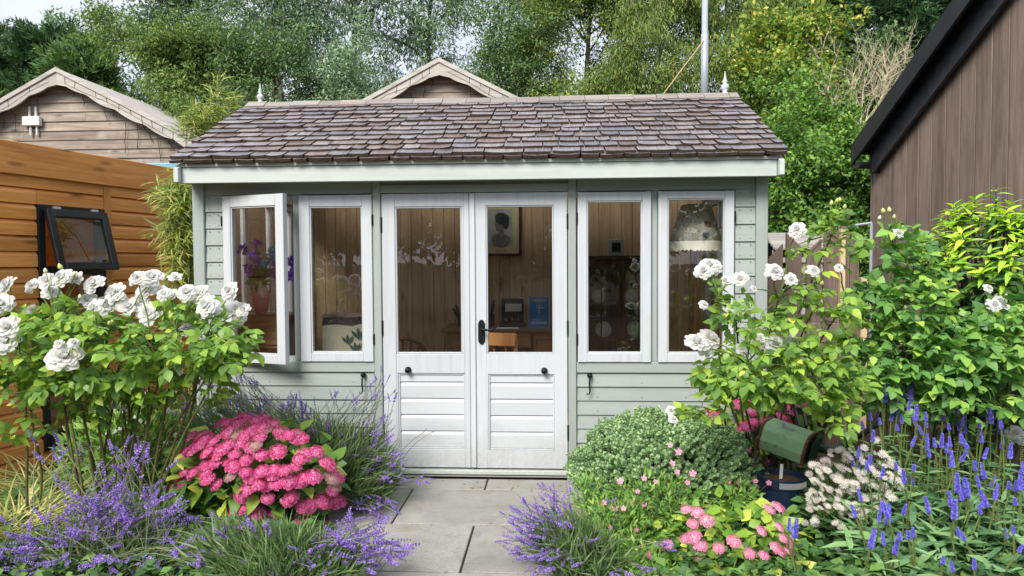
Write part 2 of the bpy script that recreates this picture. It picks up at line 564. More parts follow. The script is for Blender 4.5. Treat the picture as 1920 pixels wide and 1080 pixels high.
M['greenstem'] = plain('green_stem', (0.13, 0.20, 0.05), 0.6, 0.3, 0, 0.3, 12, 0.2)
M['lavstem'] = plain('lavender_stem', (0.20, 0.24, 0.13), 0.7, 0.2, 0, 0.3, 10, 0.2)
M['bamboocane'] = plain('bamboo_cane', (0.34, 0.33, 0.10), 0.5, 0.4, 0, 0.4, 8, 0.1)
M['galv'] = plain('galvanised_pole', (0.42, 0.46, 0.52), 0.45, 0.5, 0.2, 0.12, 8, 0.1)
M['wire'] = plain('dark_wire', (0.02, 0.017, 0.014), 0.7, 0.2)
M['paleplastic'] = plain('pale_plastic', (0.70, 0.70, 0.66), 0.5, 0.4, 0, 0.08, 5, 0.05)
M['bluepaint'] = plain('pale_blue_paint', (0.20, 0.42, 0.50), 0.5, 0.4)

# ================================================================== the ground and the path
def ground_mat():
    m, nt, out = new_mat('garden_soil_and_grass')
    ge = nd(nt, 'NewGeometry')
    a = noise(nt, ge.outputs['Position'], 6.0, 8, 0.65)
    b = noise(nt, ge.outputs['Position'], 60.0, 4, 0.6)
    soil = ramp(nt, a, [(0.3, (0.028, 0.02, 0.013)), (0.7, (0.075, 0.055, 0.036))])
    grs = ramp(nt, a, [(0.3, (0.03, 0.05, 0.015)), (0.7, (0.07, 0.10, 0.03))])
    sep = nd(nt, 'SeparateXYZ', Vector=ge.outputs['Position'])
    far = nd(nt, 'MapRange', Value=mathn(nt, 'ADD', sep.outputs['Y'], a))
    far.inputs['From Min'].default_value = 7.0
    far.inputs['From Max'].default_value = 8.5
    c = mixc(nt, far.outputs[0], soil, grs)
    finish(nt, out, c, 0.95, 0.1, mathn(nt, 'ADD', a, mathn(nt, 'MULTIPLY', b, 0.5)), 0.8, 0.03)
    return m

g = MB()
n = 24
xs = [-400, -120, -40, -14] + [-8 + i * 0.8 for i in range(21)] + [14, 40, 120, 400]
ys = [-400, -120, -40, -14, -6] + [0.5 + i * 0.8 for i in range(16)] + [20, 40, 120, 400]
vs, fs = [], []
for j, y in enumerate(ys):
    for i, x in enumerate(xs):
        vs.append((x, y, -0.012))
for j in range(len(ys) - 1):
    for i in range(len(xs) - 1):
        w = len(xs)
        fs.append((j * w + i, j * w + i + 1, (j + 1) * w + i + 1, (j + 1) * w + i))
g.add(vs, fs)
me = g.mesh('ground', ground_mat())
link('ground', me, kind='structure')

def stone_mat():
    m, nt, out = new_mat('pale_granite_paving')
    v, base, rnd = obj_coords(nt, (1, 1, 1))
    a = noise(nt, base, 3.0, 7, 0.6)
    sp = noise(nt, base, 240.0, 2, 0.7)
    st = noise(nt, base, 7.0, 7, 0.7, 0.4)
    c = ramp(nt, a, [(0.3, (0.28, 0.272, 0.245)), (0.7, (0.40, 0.39, 0.355))])
    c = mixc(nt, ramp(nt, sp, [(0.35, (0.55, 0.55, 0.55)), (0.5, (0, 0, 0))]), c, (0.13, 0.13, 0.125))
    c = mixc(nt, ramp(nt, sp, [(0.58, (0, 0, 0)), (0.72, (0.5, 0.5, 0.5))]), c, (0.62, 0.61, 0.58))
    c = mixc(nt, ramp(nt, st, [(0.50, (0, 0, 0)), (0.75, (0.65, 0.65, 0.65))]), c, (0.20, 0.18, 0.135))
    c = nd(nt, 'HueSaturation', Color=c, Value=mathn(nt, 'ADD', mathn(nt, 'MULTIPLY', rnd, 0.14), 0.93)).outputs[0]
    finish(nt, out, c, 0.75, 0.25, sp, 0.25, 0.002)
    return m
M['stone'] = stone_mat()
M['mortar'] = plain('dark_jointing_sand', (0.075, 0.065, 0.05), 0.95, 0.1, 0, 0.4, 40, 0.5)
path = MB().box(-1.85, 0.95, 0.85, FY + 0.02, -0.05, -0.004).build('path', M['mortar'], kind='structure')
for r_ in range(7):
    y1 = 5.055 - 0.6 * r_
    y0 = y1 - 0.6
    off = -0.437 if r_ % 2 == 0 else -0.897
    for k in range(-2, 3):
        x0 = off + 0.9 * k
        x1 = x0 + 0.9
        if x1 < -1.5 or x0 > 0.7:
            continue
        gx = 0.0055
        dz = R.uniform(-0.0015, 0.0015)
        yy1 = min(y1 - gx, FY - 0.075)
        MB().box(max(x0 + gx, -1.8), min(x1 - gx, 0.92), y0 + gx, yy1, -0.03, 0.008 + dz).build('paving_slab', M['stone'], path, bevel=0.003)

# ================================================================== the summerhouse
XL, XR = at(367, 420, FY).x, at(1437, 420, FY).x
HY1 = 6.80                                     # outer back
house = thing('summerhouse', 'sage green timber summerhouse with white double doors and a cedar shingle roof', 'summerhouse', ((XL + XR) / 2, FY, 0))
Z_TOP = FZ(335)                                # wall top under the fascia
Z_HEAD = FZ(360)
Z_SILL = FZ(679)
BACKZ = 2.05
xd0, xd1 = FX(718), FX(1063)                   # doors
post = {'a': (FX(367), FX(388)), 'b': (FX(702), FX(716.5)), 'c': (FX(1065), FX(1080)), 'd': (FX(1415), FX(1437))}
for k, (a, b) in post.items():
    z0 = 0.02
    MB().box(a, b, FY - 0.032, FY + 0.06, z0, Z_TOP).build('corner_post' if k in 'ad' else 'door_post', M['sage_v'], house, bevel=0.004)

board_m = {}
def weatherboard(x0, x1, z0, h, y=FY, parent=house, mat=None, proud=0.016, name='weatherboard'):
    """one lapped board: thick lower edge, thin upper edge tucked behind the next one"""
    L = x1 - x0
    b = MB()
    o = R.uniform(-0.0012, 0.0012)
    poly = [(-L / 2, -proud + o, 0), (-L / 2, 0.012, 0), (-L / 2, 0.012, h + 0.012), (-L / 2, -0.002, h + 0.012), (-L / 2, -0.005 + o, h)]
    b.prism(poly, (L, 0, 0))
    b.build(name, mat or M['sage'], parent, M=Matrix.Translation(((x0 + x1) / 2, y, z0)), bevel=0.0015, recalc=True)

nails = MB()
def nail(x, z, y=FY - 0.0165):
    nails.prism([(x + 0.0032 * math.cos(a * math.pi / 3), y, z + 0.0032 * math.sin(a * math.pi / 3)) for a in range(6)], (0, 0.006, 0))

# wide boards above the windows and below them, then the lapped boards down to the ground
seg = [(post['a'][1] + 0.001, post['b'][0] - 0.001), (post['c'][1] + 0.001, post['d'][0] - 0.001)]
for (a, b) in seg:
    MB().box(a, b, FY - 0.012, FY + 0.012, FZ(361), Z_TOP).build('head_board', M['sage'], house, bevel=0.003)
    MB().box(a, b, FY - 0.022, FY + 0.012, FZ(697.5), FZ(677)).build('sill_board', M['sage'], house, bevel=0.003)
    z = FZ(697.5)
    hs = (z - 0.055) / 7
    for i in range(7):
        weatherboard(a, b, z - hs * (i + 1), hs)
        zz = z - hs * (i + 0.72)
        for q in range(4):
            nail(a + (b - a) * (0.12 + 0.25 * q), zz)
    MB().box(a, b, FY - 0.02, FY + 0.05, 0.012, 0.055).build('base_board', M['sage'], house, bevel=0.002)
ws = {'one': (423, 558.5), 'two': (565, 700.5), 'three': (1083, 1219.5), 'four': (1233, 1374)}
WZ0, WZ1 = FZ(677.5), FZ(363.5)
for (a, b) in ((post['a'][1], FX(421)), (FX(1377), post['d'][0])):
    z = FZ(361)
    nb = 10
    hs = (z - FZ(677)) / nb
    for i in range(nb):
        zb = z - hs * (i + 1)
        weatherboard(a + 0.001, b - 0.001, zb, hs)
        for xx in (a + 0.03, b - 0.03):
            nail(xx, zb + 0.02)
            nail(xx, zb + hs - 0.02)
nails.build('nail', M['nail'], house, kind='stuff')
for (p0, p1) in ((559.5, 564), (1220.5, 1232)):
    MB().box(FX(p0) - 0.03 * (p1 - p0 < 6), FX(p1) + 0.03 * (p1 - p0 < 6), FY - 0.006, FY + 0.05, FZ(677) + 0.001, FZ(361) - 0.001).build('window_post', M['sage_v'], house, bevel=0.003)
# rebate frames behind the casements
for k, (p0, p1) in ws.items():
    a, b = FX(p0), FX(p1)
    fb = MB()
    fb.box(a - 0.004, a + 0.022, FY + 0.012, FY + 0.055, WZ0, WZ1)
    fb.box(b - 0.022, b + 0.004, FY + 0.012, FY + 0.055, WZ0, WZ1)
    fb.box(a + 0.022, b - 0.022, FY + 0.012, FY + 0.055, WZ1 - 0.03, WZ1 + 0.008)
    fb.box(a + 0.022, b - 0.022, FY + 0.012, FY + 0.055, WZ0 - 0.004, WZ0 + 0.03)
    fb.build('window_lining', M['sage_v'], house)

def hinge(x, z, y, parent, Mx=None, h=0.07):
    hb = MB().box(x - 0.006, x + 0.006, y - 0.006, y + 0.008, z - h / 2, z + h / 2)
    hb.tube([(x, y - 0.007, z - h / 2), (x, y - 0.007, z + h / 2)], 0.005, 6)
    o = hb.build('hinge', M['iron'], parent, M=Mx if Mx is not None else None)
    return o

def casement(p0, p1, side, gpx, open_deg=0.0):
    a, b = FX(p0), FX(p1)
    y0, y1 = FY - 0.036, FY + 0.008
    z0, z1 = WZ0, WZ1
    g0, g1 = FX(gpx[0]), FX(gpx[1])
    h0, h1 = FZ(gpx[3]), FZ(gpx[2])
    hx = a if side == 'l' else b
    Mx = Matrix.Translation((hx, y0, 0)) @ Matrix.Rotation(rad(-open_deg if side == 'l' else open_deg), 4, 'Z') @ Matrix.Translation((-hx, -y0, 0))
    f = MB()
    f.box(a, g0, y0, y1, z0, z1)
    f.box(g1, b, y0, y1, z0, z1)
    f.box(g0, g1, y0 + 0.0012, y1, h1, z1 - 0.0005)
    f.box(g0, g1, y0 + 0.0012, y1, z0 + 0.0005, h0)
    w = f.build('window', M['white_v'], house, M=Mx, bevel=0.003)
    # glazing bead: a small step round the glass
    q = MB()
    t = 0.009
    q.box(g0, g0 + t, y0 + 0.008, y1, h0, h1)
    q.box(g1 - t, g1, y0 + 0.008, y1, h0, h1)
    q.box(g0 + t, g1 - t, y0 + 0.008, y1, h1 - t, h1)
    q.box(g0 + t, g1 - t, y0 + 0.008, y1, h0, h0 + t)
    q.build('glazing_bead', M['white_v'], w, M=Mx, bevel=0.002)
    MB().box(g0 + t, g1 - t, y0 + 0.020, y0 + 0.024, h0 + t, h1 - t).build('pane', M['glass'], w, M=Mx)
    for zz in (FZ(411), FZ(635)):
        hinge(hx - 0.004 if side == 'l' else hx + 0.004, zz, y0 + 0.004, w)
    return w
casement(423, 558.5, 'l', (440.5, 541.5, 385, 661), 18)
casement(565, 700.5, 'r', (584.5, 682, 385, 661))
casement(1083, 1219.5, 'l', (1100, 1203, 380, 661))
casement(1233, 1374, 'r', (1250.5, 1356.5, 377, 661))

# doors
dz0, dz1 = FZ(875), FZ(362.5)
def door(p0, p1, gl, pan, hinge_px, knob_px):
    a, b = FX(p0), FX(p1)
    y0, y1 = FY - 0.030, FY + 0.014
    g0, g1, h1, h0 = FX(gl[0]), FX(gl[1]), FZ(gl[2]), FZ(gl[3])
    q0, q1, k1, k0 = FX(pan[0]), FX(pan[1]), FZ(pan[2]), FZ(pan[3])
    f = MB()
    ia, ib = min(g0, q0), max(g1, q1)
    f.box(a, ia, y0, y1, dz0, dz1)
    f.box(ib, b, y0, y1, dz0, dz1)
    f.box(ia, ib, y0 + 0.001, y1, h1, dz1 - 0.0005)
    f.box(ia, ib, y0 + 0.001, y1, k1, h0)
    f.box(ia, ib, y0 + 0.001, y1, dz0 + 0.0005, k0)
    if g0 > ia: f.box(ia, g0, y0 + 0.001, y1, h0, h1)
    if q0 > ia: f.box(ia, q0, y0 + 0.001, y1, k0, k1)
    if g1 < ib: f.box(g1, ib, y0 + 0.001, y1, h0, h1)
    if q1 < ib: f.box(q1, ib, y0 + 0.001, y1, k0, k1)
    d = f.build('door', M['white_v'], house, bevel=0.003)
    t = 0.011
    q = MB()
    for (u0, u1, v0, v1) in ((g0, g1, h0, h1), (q0, q1, k0, k1)):
        q.box(u0, u0 + t, y0 + 0.007, y1, v0, v1)
        q.box(u1 - t, u1, y0 + 0.007, y1, v0, v1)
        q.box(u0 + t, u1 - t, y0 + 0.007, y1, v1 - t, v1)
        q.box(u0 + t, u1 - t, y0 + 0.007, y1, v0, v0 + t)
    q.build('glazing_bead', M['white_v'], d, bevel=0.003)
    MB().box(g0 + t, g1 - t, y0 + 0.020, y0 + 0.024, h0 + t, h1 - t).build('pane', M['glass'], d)
    # lapped boards of the lower panel: a bevel at the head of each catches the light
    nb = 5
    H = (k1 - t) - (k0 + t)
    tops = [0.0, 0.10, 0.325, 0.55, 0.775, 1.0]
    for i in range(nb):
        zt, zb = (k1 - t) - H * tops[i], (k1 - t) - H * tops[i + 1]
        x0_, x1_ = q0 + t, q1 - t
        yb = y0 + 0.016
        pr = MB()
        bev = 0.024 if i else 0.003
        pr.prism([(x0_, yb, zb + 0.002), (x0_, y1 - 0.01, zb + 0.002), (x0_, y1 - 0.01, zt), (x0_, yb + (0.012 if i else 0.0), zt), (x0_, yb, zt - bev)], (x1_ - x0_, 0, 0))
        pr.build('panel_board', M['white'], d, bevel=0.0008, recalc=True)
    for zz in hinge_px[1]:
        hinge(FX(hinge_px[0]), FZ(zz), y0 + 0.002, d, h=0.10)
    kx, kz = FX(knob_px[0]), FZ(knob_px[1])
    kn = MB().lathe([(0.022, 0), (0.022, 0.004), (0.012, 0.008), (0.010, 0.016), (0.017, 0.022), (0.019, 0.029), (0.014, 0.036), (0.004, 0.039)], n=14)
    kn.xf(Matrix.Translation((kx, y0, kz)) @ Matrix.Rotation(rad(90), 4, 'X'))
    kn.build('knob', M['iron'], d, smooth=True)
    return d
dl = door(718.5, 881, (743, 867.5, 387, 663), (746, 871, 699, 841), (718, (420, 614, 808)), (765, 692.5))
dr = door(892.5, 1063, (912, 1038.5, 386, 663), (915, 1039, 700, 842), (1064, (417, 614, 808)), (1020, 693.5))
ab = MB().box(FX(882), FX(892), FY - 0.042, FY + 0.012, dz0 + 0.004, dz1 - 0.002).build('meeting_strip', M['white_v'], dl, bevel=0.003)
# handle: back plate, lever, keyhole
hx0, hx1, hz0, hz1 = FX(896.5), FX(909.5), FZ(645), FZ(598.5)
cx_, cz_ = (hx0 + hx1) / 2, (hz0 + hz1) / 2
w_, h_ = (hx1 - hx0) / 2, (hz1 - hz0) / 2
hp = MB()
outl = [(-w_, -h_ * .72), (-w_ * .72, -h_ * .84), (-w_ * .45, -h_ * .95), (0, -h_), (w_ * .45, -h_ * .95), (w_ * .72, -h_ * .84), (w_, -h_ * .72),
        (w_, h_ * .72), (w_ * .72, h_ * .84), (w_ * .45, h_ * .95), (0, h_), (-w_ * .45, h_ * .95), (-w_ * .72, h_ * .84), (-w_, h_ * .72)]
hp.prism([(cx_ + x, FY - 0.037, cz_ + z) for x, z in outl], (0, 0.007, 0))
lz = FZ(616)
hp.tube([(cx_, FY - 0.037, lz), (cx_, FY - 0.07, lz), (cx_ + 0.012, FY - 0.08, lz), (cx_ + 0.05, FY - 0.082, lz - 0.004), (cx_ + 0.078, FY - 0.08, lz + 0.003), (cx_ + 0.088, FY - 0.077, lz + 0.012)],
        [0.012, 0.010, 0.009, 0.008, 0.007, 0.004], 8)
hp.box(cx_ - 0.003, cx_ + 0.003, FY - 0.0385, FY - 0.036, FZ(638), FZ(630))
hp.build('handle', M['iron'], dr, bevel=0.0012)

# frame over and under the doors
MB().box(post['b'][1], post['c'][0], FY - 0.036, FY + 0.055, FZ(361), FZ(346)).build('door_head', M['sage'], house, bevel=0.003)
MB().box(post['b'][1], post['c'][0], FY - 0.014, FY + 0.012, FZ(346) + 0.001, Z_TOP).build('head_board', M['sage'], house, bevel=0.002)
MB().box(post['b'][1] - 0.002, post['c'][0] + 0.002, FY - 0.055, FY + 0.055, FZ(886), FZ(878)).build('threshold', M['fascia'], house, bevel=0.004)
MB().box(post['b'][0] + 0.01, post['c'][1] - 0.012, FY - 0.045, FY + 0.05, 0.012, FZ(888)).build('step_board', M['sage'], house, bevel=0.004)

# cabin hooks hanging beside the doors, one each side
def cabin_hook(px):
    x, z = FX(px), FZ(702)
    h = MB()
    h.lathe([(0.018, 0), (0.018, 0.005), (0.008, 0.008), (0.008, 0.02), (0.013, 0.024), (0.010, 0.034)], n=12)
    h.xf(Matrix.Translation((x, FY - 0.022, z)) @ Matrix.Rotation(rad(90), 4, 'X'))
    k = 1
    h.tube([(x, FY - 0.045, z), (x - 0.003, FY - 0.047, z - 0.05), (x, FY - 0.047, z - 0.105), (x - 0.006, FY - 0.05, z - 0.122), (x - 0.016, FY - 0.05, z - 0.124), (x - 0.02, FY - 0.05, z - 0.112)],
           [0.006, 0.006, 0.005, 0.0045, 0.004, 0.003], 6)
    h.build('cabin_hook', M['iron'], house, smooth=True)
cabin_hook(680)
cabin_hook(1105)

# side and back walls with a window in each side
SW = (5.02, 6.52, 0.92, 1.98)                   # the opening in each side wall
for sx, s in ((XL, -1), (XR, 1)):
    xo, xi = (sx, sx + 0.05) if s < 0 else (sx - 0.05, sx)
    pan = MB()
    pan.box(xo, xi, FY + 0.061, SW[0], 0.05, BACKZ)
    pan.box(xo, xi, SW[1], HY1, 0.05, BACKZ)
    pan.box(xo, xi, SW[0], SW[1], 0.05, SW[2])
    pan.box(xo, xi, SW[0], SW[1], SW[3], BACKZ)
    pan.build('side_wall', M['pine'], house)
    rot = Matrix.Rotation(rad(90 if s > 0 else -90), 4, 'Z')
    for i in range(18):
        zb = 0.06 + i * 0.108
        parts_ = [(FY + 0.062, HY1)] if zb + 0.1 < SW[2] or zb > SW[3] - 0.02 else [(FY + 0.062, SW[0] - 0.03), (SW[1] + 0.03, HY1)]
        for (a, b) in parts_:
            L = b - a
            bb = MB().prism([(-L / 2, -0.016, 0), (-L / 2, 0.012, 0), (-L / 2, 0.012, 0.118), (-L / 2, -0.002, 0.118), (-L / 2, -0.005, 0.108)], (L, 0, 0))
            bb.build('weatherboard', M['sage'], house, M=Matrix.Translation((sx + s * 0.013, (a + b) / 2, zb)) @ rot, recalc=True)
    wf = MB()
    xa, xb = sx - 0.02, sx + 0.02
    y0, y1, z0, z1 = SW
    wf.box(xa, xb, y0 - 0.03, y0 + 0.05, z0, z1)
    wf.box(xa, xb, y1 - 0.05, y1 + 0.03, z0, z1)
    wf.box(xa, xb, y0 + 0.05, y1 - 0.05, z1 - 0.05, z1)
    wf.box(xa, xb, y0 + 0.05, y1 - 0.05, z0, z0 + 0.05)
    for q in (1, 2):
        ym = y0 + (y1 - y0) * q / 3
        wf.box(xa, xb, ym - 0.03, ym + 0.03, z0 + 0.05, z1 - 0.05)
    wo = wf.build('window', M['white_v'], house)
    MB().box(sx - 0.002, sx + 0.002, y0 + 0.05, y1 - 0.05, z0 + 0.05, z1 - 0.05).build('pane', M['glass'], wo)
MB().box(XL + 0.05, XR - 0.05, HY1 - 0.06, HY1, 0.05, BACKZ).build('back_wall', M['sage'], house)
IY = HY1 - 0.085                                # inner face of the back wall
x = XL + 0.05
while x < XR - 0.06:
    w = 0.104
    MB().box(x + 0.0012, min(x + w - 0.0012, XR - 0.05), IY, IY + 0.02, 0.13, 2.12).build('wall_plank', M['pine'], house, bevel=0.004)
    x += w
# lining behind the front wall so that no daylight leaks between the boards
fl = MB()
for (a, b) in seg:
    fl.box(a, b, FY + 0.02, FY + 0.05, 0.05, WZ0 - 0.01)
    fl.box(a, b, FY + 0.02, FY + 0.05, WZ1 + 0.01, BACKZ)
fl.box(post['a'][1], FX(423) - 0.004, FY + 0.02, FY + 0.05, WZ0 - 0.01, WZ1 + 0.01)
fl.box(FX(1374) + 0.004, post['d'][0], FY + 0.02, FY + 0.05, WZ0 - 0.01, WZ1 + 0.01)
fl.box(post['b'][1], post['c'][0], FY + 0.02, FY + 0.05, Z_HEAD + 0.03, BACKZ)
fl.build('front_lining', M['pine'], house)
for i in range(14):
    w = (HY1 - 0.09 - FY - 0.06) / 14
    MB().box(XL + 0.06, XR - 0.06, FY + 0.06 + i * w + 0.001, FY + 0.06 + (i + 1) * w - 0.001, 0.09, 0.12).build('floor_board', M['pine_x'], house, bevel=0.002)

# roof
EY, EZ = 4.545, FZ(295, 4.545)
RY, RZ = 5.775, at(925, 181, 5.775).z - 0.05
SL = math.atan2(RZ - EZ, RY - EY)
RX0, RX1 = at(330, 300, EY).x, at(1466, 290, EY).x
roof = MB()
th = 0.03
BY = 2 * RY - EY
def slope_pt(x, t, up=0.0, back=False):
    y = EY + (RY - EY) * t
    z = EZ + (RZ - EZ) * t
    ny, nz = -math.sin(SL), math.cos(SL)
    y, z = y + ny * up, z + nz * up
    if back:
        y = 2 * RY - y
    return Vector((x, y, z))
LX0, LX1, LT0, LT1 = XL + 0.12, XR - 0.12, 0.05, 0.93        # rooflight put unseen in the back slope to brighten the inside (t runs from eave to ridge)
def roof_slab(mb, x0, x1, t0, t1, back, lo=-0.03, hi=-0.006):
    mb.prism([slope_pt(x0, t0, hi, back), slope_pt(x0, t1, hi, back), slope_pt(x0, t1, lo, back), slope_pt(x0, t0, lo, back)], (x1 - x0, 0, 0))
RA, RB = RX0 + 0.03, RX1 - 0.03
roof_slab(roof, RA, RB, 0.035, 1.0, False)
roof_slab(roof, RA, LX0, 0.035, 1.0, True)
roof_slab(roof, LX1, RB, 0.035, 1.0, True)
roof_slab(roof, LX0, LX1, 0.035, LT0, True)
roof_slab(roof, LX0, LX1, LT1, 1.0, True)
roof_o = roof.build('roof', M['batten'], house, recalc=True)
lin = MB()
roof_slab(lin, XL + 0.05, XR - 0.05, 0.17, 0.995, False, -0.05, -0.033)
lin.build('ceiling_lining', M['fascia'], house, recalc=True)
for q in range(5):
    u0 = LX0 + (LX1 - LX0) * q / 5
    bar = MB()
    roof_slab(bar, u0 - 0.02, u0 + 0.02, LT0, LT1, True, -0.05, 0.01)
    bar.build('rafter', M['pine_x'], roof_o, recalc=True)
lite = MB()
roof_slab(lite, LX0 + 0.02, LX1, LT0, LT1, True, 0.012, 0.018)
lite.build('added_rooflight', M['glass'], roof_o, recalc=True)
# gable ends
for xg in (XL + 0.01, XR - 0.03):
    MB().prism([(xg, FY + 0.03, Z_TOP - 0.08), (xg, HY1, Z_TOP - 0.08), (xg, HY1, Z_TOP - 0.02), (xg, RY, RZ - 0.09), (xg, FY + 0.03, Z_TOP - 0.02)], (0.02, 0, 0)).build('gable_wall', M['sage'], house, recalc=True)

# cedar shingles: each slightly cupped, cracked in width and laid unevenly
def shingle_mesh(cup, twist, tk):
    nx, ny = 5, 3
    vs, fs = [], []
    L = 0.27
    for lay in (0, 1):
        for j in range(ny):
            for i in range(nx):
                u = i / (nx - 1) - 0.5
                v = j / (ny - 1)
                t_here = tk * (1 - 0.75 * v)
                z = cup * (4 * u * u) * (1 - v) ** 1.5 + twist * u * (1 - v) + (t_here if lay else 0.0)
                ed = 0.0025 * math.sin(7 * u + 3 * cup * 1000) * (1 if j == 0 else 0)
                vs.append((u, v * L + ed, z))
    K = nx * ny
    for j in range(ny - 1):
        for i in range(nx - 1):
            a = j * nx + i
            fs.append((a + K, a + 1 + K, a + nx + 1 + K, a + nx + K))
            fs.append((a, a + nx, a + nx + 1, a + 1))
    for i in range(nx - 1):
        fs.append((i, i + 1, i + 1 + K, i + K))
    for j in range(ny - 1):
        a, b = j * nx, (j + 1) * nx
        fs.append((a, a + K, b + K, b))
        a, b = j * nx + nx - 1, (j + 1) * nx + nx - 1
        fs.append((a, b, b + K, a + K))
    me = bpy.data.meshes.new('shingle')
    me.from_pydata(vs, [], fs)
    me.materials.append(M['shingle'])
    me.materials.append(M['shingle_edge'])
    nt_ = 2 * (nx - 1) * (ny - 1)
    me.polygons.foreach_set('material_index', [0] * nt_ + [1] * (len(me.polygons) - nt_))
    return me
sh_meshes = [shingle_mesh(R.choice((0, 0.001, 0.002, 0.004, 0.005, 0.009)), R.uniform(-0.003, 0.003), R.uniform(0.018, 0.024)) for _ in range(18)]
NR = 12
slope_len = math.hypot(RY - EY, RZ - EZ)
expo = (slope_len - 0.05) / NR
shing = []
for back in (False, True):
    for r_ in range(NR + 1):
        x = RX0 - 0.035 - R.uniform(0, 0.08)
        first = r_ == 0
        while x < RX1 + 0.02:
            w = R.choice((0.10, 0.12, 0.135, 0.15, 0.165, 0.18, 0.20, 0.25)) if not back else 0.25
            x0 = max(x, RX0 - 0.035 + R.uniform(-0.004, 0.006))
            x1 = min(x + w, RX1 + 0.035 + R.uniform(-0.006, 0.004))
            if x1 - x0 > 0.035 and not (back and LX0 - 0.2 < (x0 + x1) / 2 < LX1 + 0.2 and 1 < r_ < NR):
                t0 = (expo * (r_ - (0 if first else 1)) - 0.020 + R.uniform(-0.006, 0.006)) / slope_len
                if first:
                    t0 = (-0.034) / slope_len
                p = slope_pt((x0 + x1) / 2, t0, (-0.004 if first else 0.016) + R.uniform(0, 0.004), back)
                tilt = SL - rad(2.6 if not first else 0.5) + rad(R.uniform(-0.6, 0.5))
                gap = R.uniform(0.006, 0.016)
                Mt = Matrix.Translation(p) @ (Matrix.Rotation(math.pi, 4, 'Z') if back else Matrix.Identity(4)) @ Matrix.Rotation(tilt, 4, 'X') @ Matrix.Rotation(rad(R.uniform(-1.3, 1.3)), 4, 'Z') @ Matrix.Diagonal((x1 - x0 - gap, min(1.0, (1.0 - t0) * slope_len / 0.275), 1.0, 1.0))
                shing.append((back, r_, Mt))
            x += w
front = [s for s in shing if not s[0]]
singles = [s for s in front if s[1] > 0][:300]
rest = [s for s in front if s not in singles] + [s for s in shing if s[0]]
for (_, r_, Mt) in singles:
    link('shingle', R.choice(sh_meshes), Mt, roof_o)
vs_, fs_, ms_ = [], [], []
for (_, r_, Mt) in rest:
    me = R.choice(sh_meshes)
    b0 = len(vs_)
    vs_ += [tuple(Mt @ v.co) for v in me.vertices]
    fs_ += [tuple(b0 + i for i in p.vertices) for p in me.polygons]
    ms_ += [p.material_index for p in me.polygons]
mb = MB()
mb.add(vs_, fs_)
mb.m = ms_
mb.build('shingle', [M['shingle'], M['shingle_edge']], roof_o, kind='stuff')
# ridge tiles
x = RX0 - 0.03
while x < RX1:
    w = R.uniform(0.15, 0.24)
    x1 = min(x + w, RX1 + 0.03)
    lift = R.uniform(0.0, 0.008)
    for s in (False, True):
        a, b = slope_pt(x + 0.002, 1.0, 0.040 + lift, s), slope_pt(x + 0.002, 0.925, 0.030 + lift, s)
        c, d = slope_pt(x + 0.002, 0.925, 0.018 + lift, s), slope_pt(x + 0.002, 1.0, 0.026 + lift, s)
        MB().prism([a, b, c, d], (x1 - x - 0.004, 0, 0)).build('ridge_tile', M['ridge'], roof_o, recalc=True)
    x = x1
# fascia, soffit, bargeboards, finials
fy = FY - 0.192
fz1, fz0 = at(900, 306, fy).z, at(900, 337, fy).z
fx0, fx1 = at(341, 322, fy).x, at(1457, 310, fy).x
MB().box(fx0, fx1, fy, fy + 0.03, fz0, fz1 - 0.002).build('fascia', M['fascia'], house, bevel=0.003)
MB().box(fx0 - 0.002, fx1 + 0.002, fy - 0.012, fy + 0.03, fz1, at(900, 299.5, fy).z).build('fascia_trim', M['fascia'], house, bevel=0.003)
MB().box(XL - 0.02, XR + 0.02, fy + 0.031, FY + 0.02, fz0 + 0.025, fz0 + 0.04).build('soffit', M['sage'], house)
for (a, b) in ((fx0 - 0.034, fx0 - 0.003), (fx1 + 0.003, fx1 + 0.034)):
    for bk in (False, True):
        p = [slope_pt(a, -0.035, -0.027, bk), slope_pt(a, 1.0, -0.027, bk), slope_pt(a, 1.0, -0.175, bk), slope_pt(a, 0.06, -0.17, bk)]
        lo = Vector((a, p[0].y, fz0 + 0.004))
        lo2 = Vector((a, slope_pt(a, 0.06, 0, bk).y, fz0 + 0.004))
        MB().prism([p[0], p[1], p[2], p[3], lo2, lo], (b - a, 0, 0)).build('bargeboard', M['fascia'], house, recalc=True, bevel=0.002)
for px, py0, py1, xx in ((489, 190, 161, RX0 + 0.06), (1371, 172, 137, RX1 - 0.06)):
    zb = RZ + 0.028
    s = 1.0 if px < 900 else 1.12
    MB().lathe([(0.030 * s, 0), (0.026 * s, 0.015), (0.013 * s, 0.022), (0.024 * s, 0.04 * s), (0.030 * s, 0.055 * s), (0.022 * s, 0.07 * s), (0.011 * s, 0.082 * s), (0.018 * s, 0.092 * s), (0.012 * s, 0.105 * s), (0.006 * s, 0.13 * s), (0.002 * s, 0.165 * s)],
               (xx, RY, zb), 12).build('finial', M['white'], house, smooth=True)

# ================================================================== inside the summerhouse
FLZ = 0.12
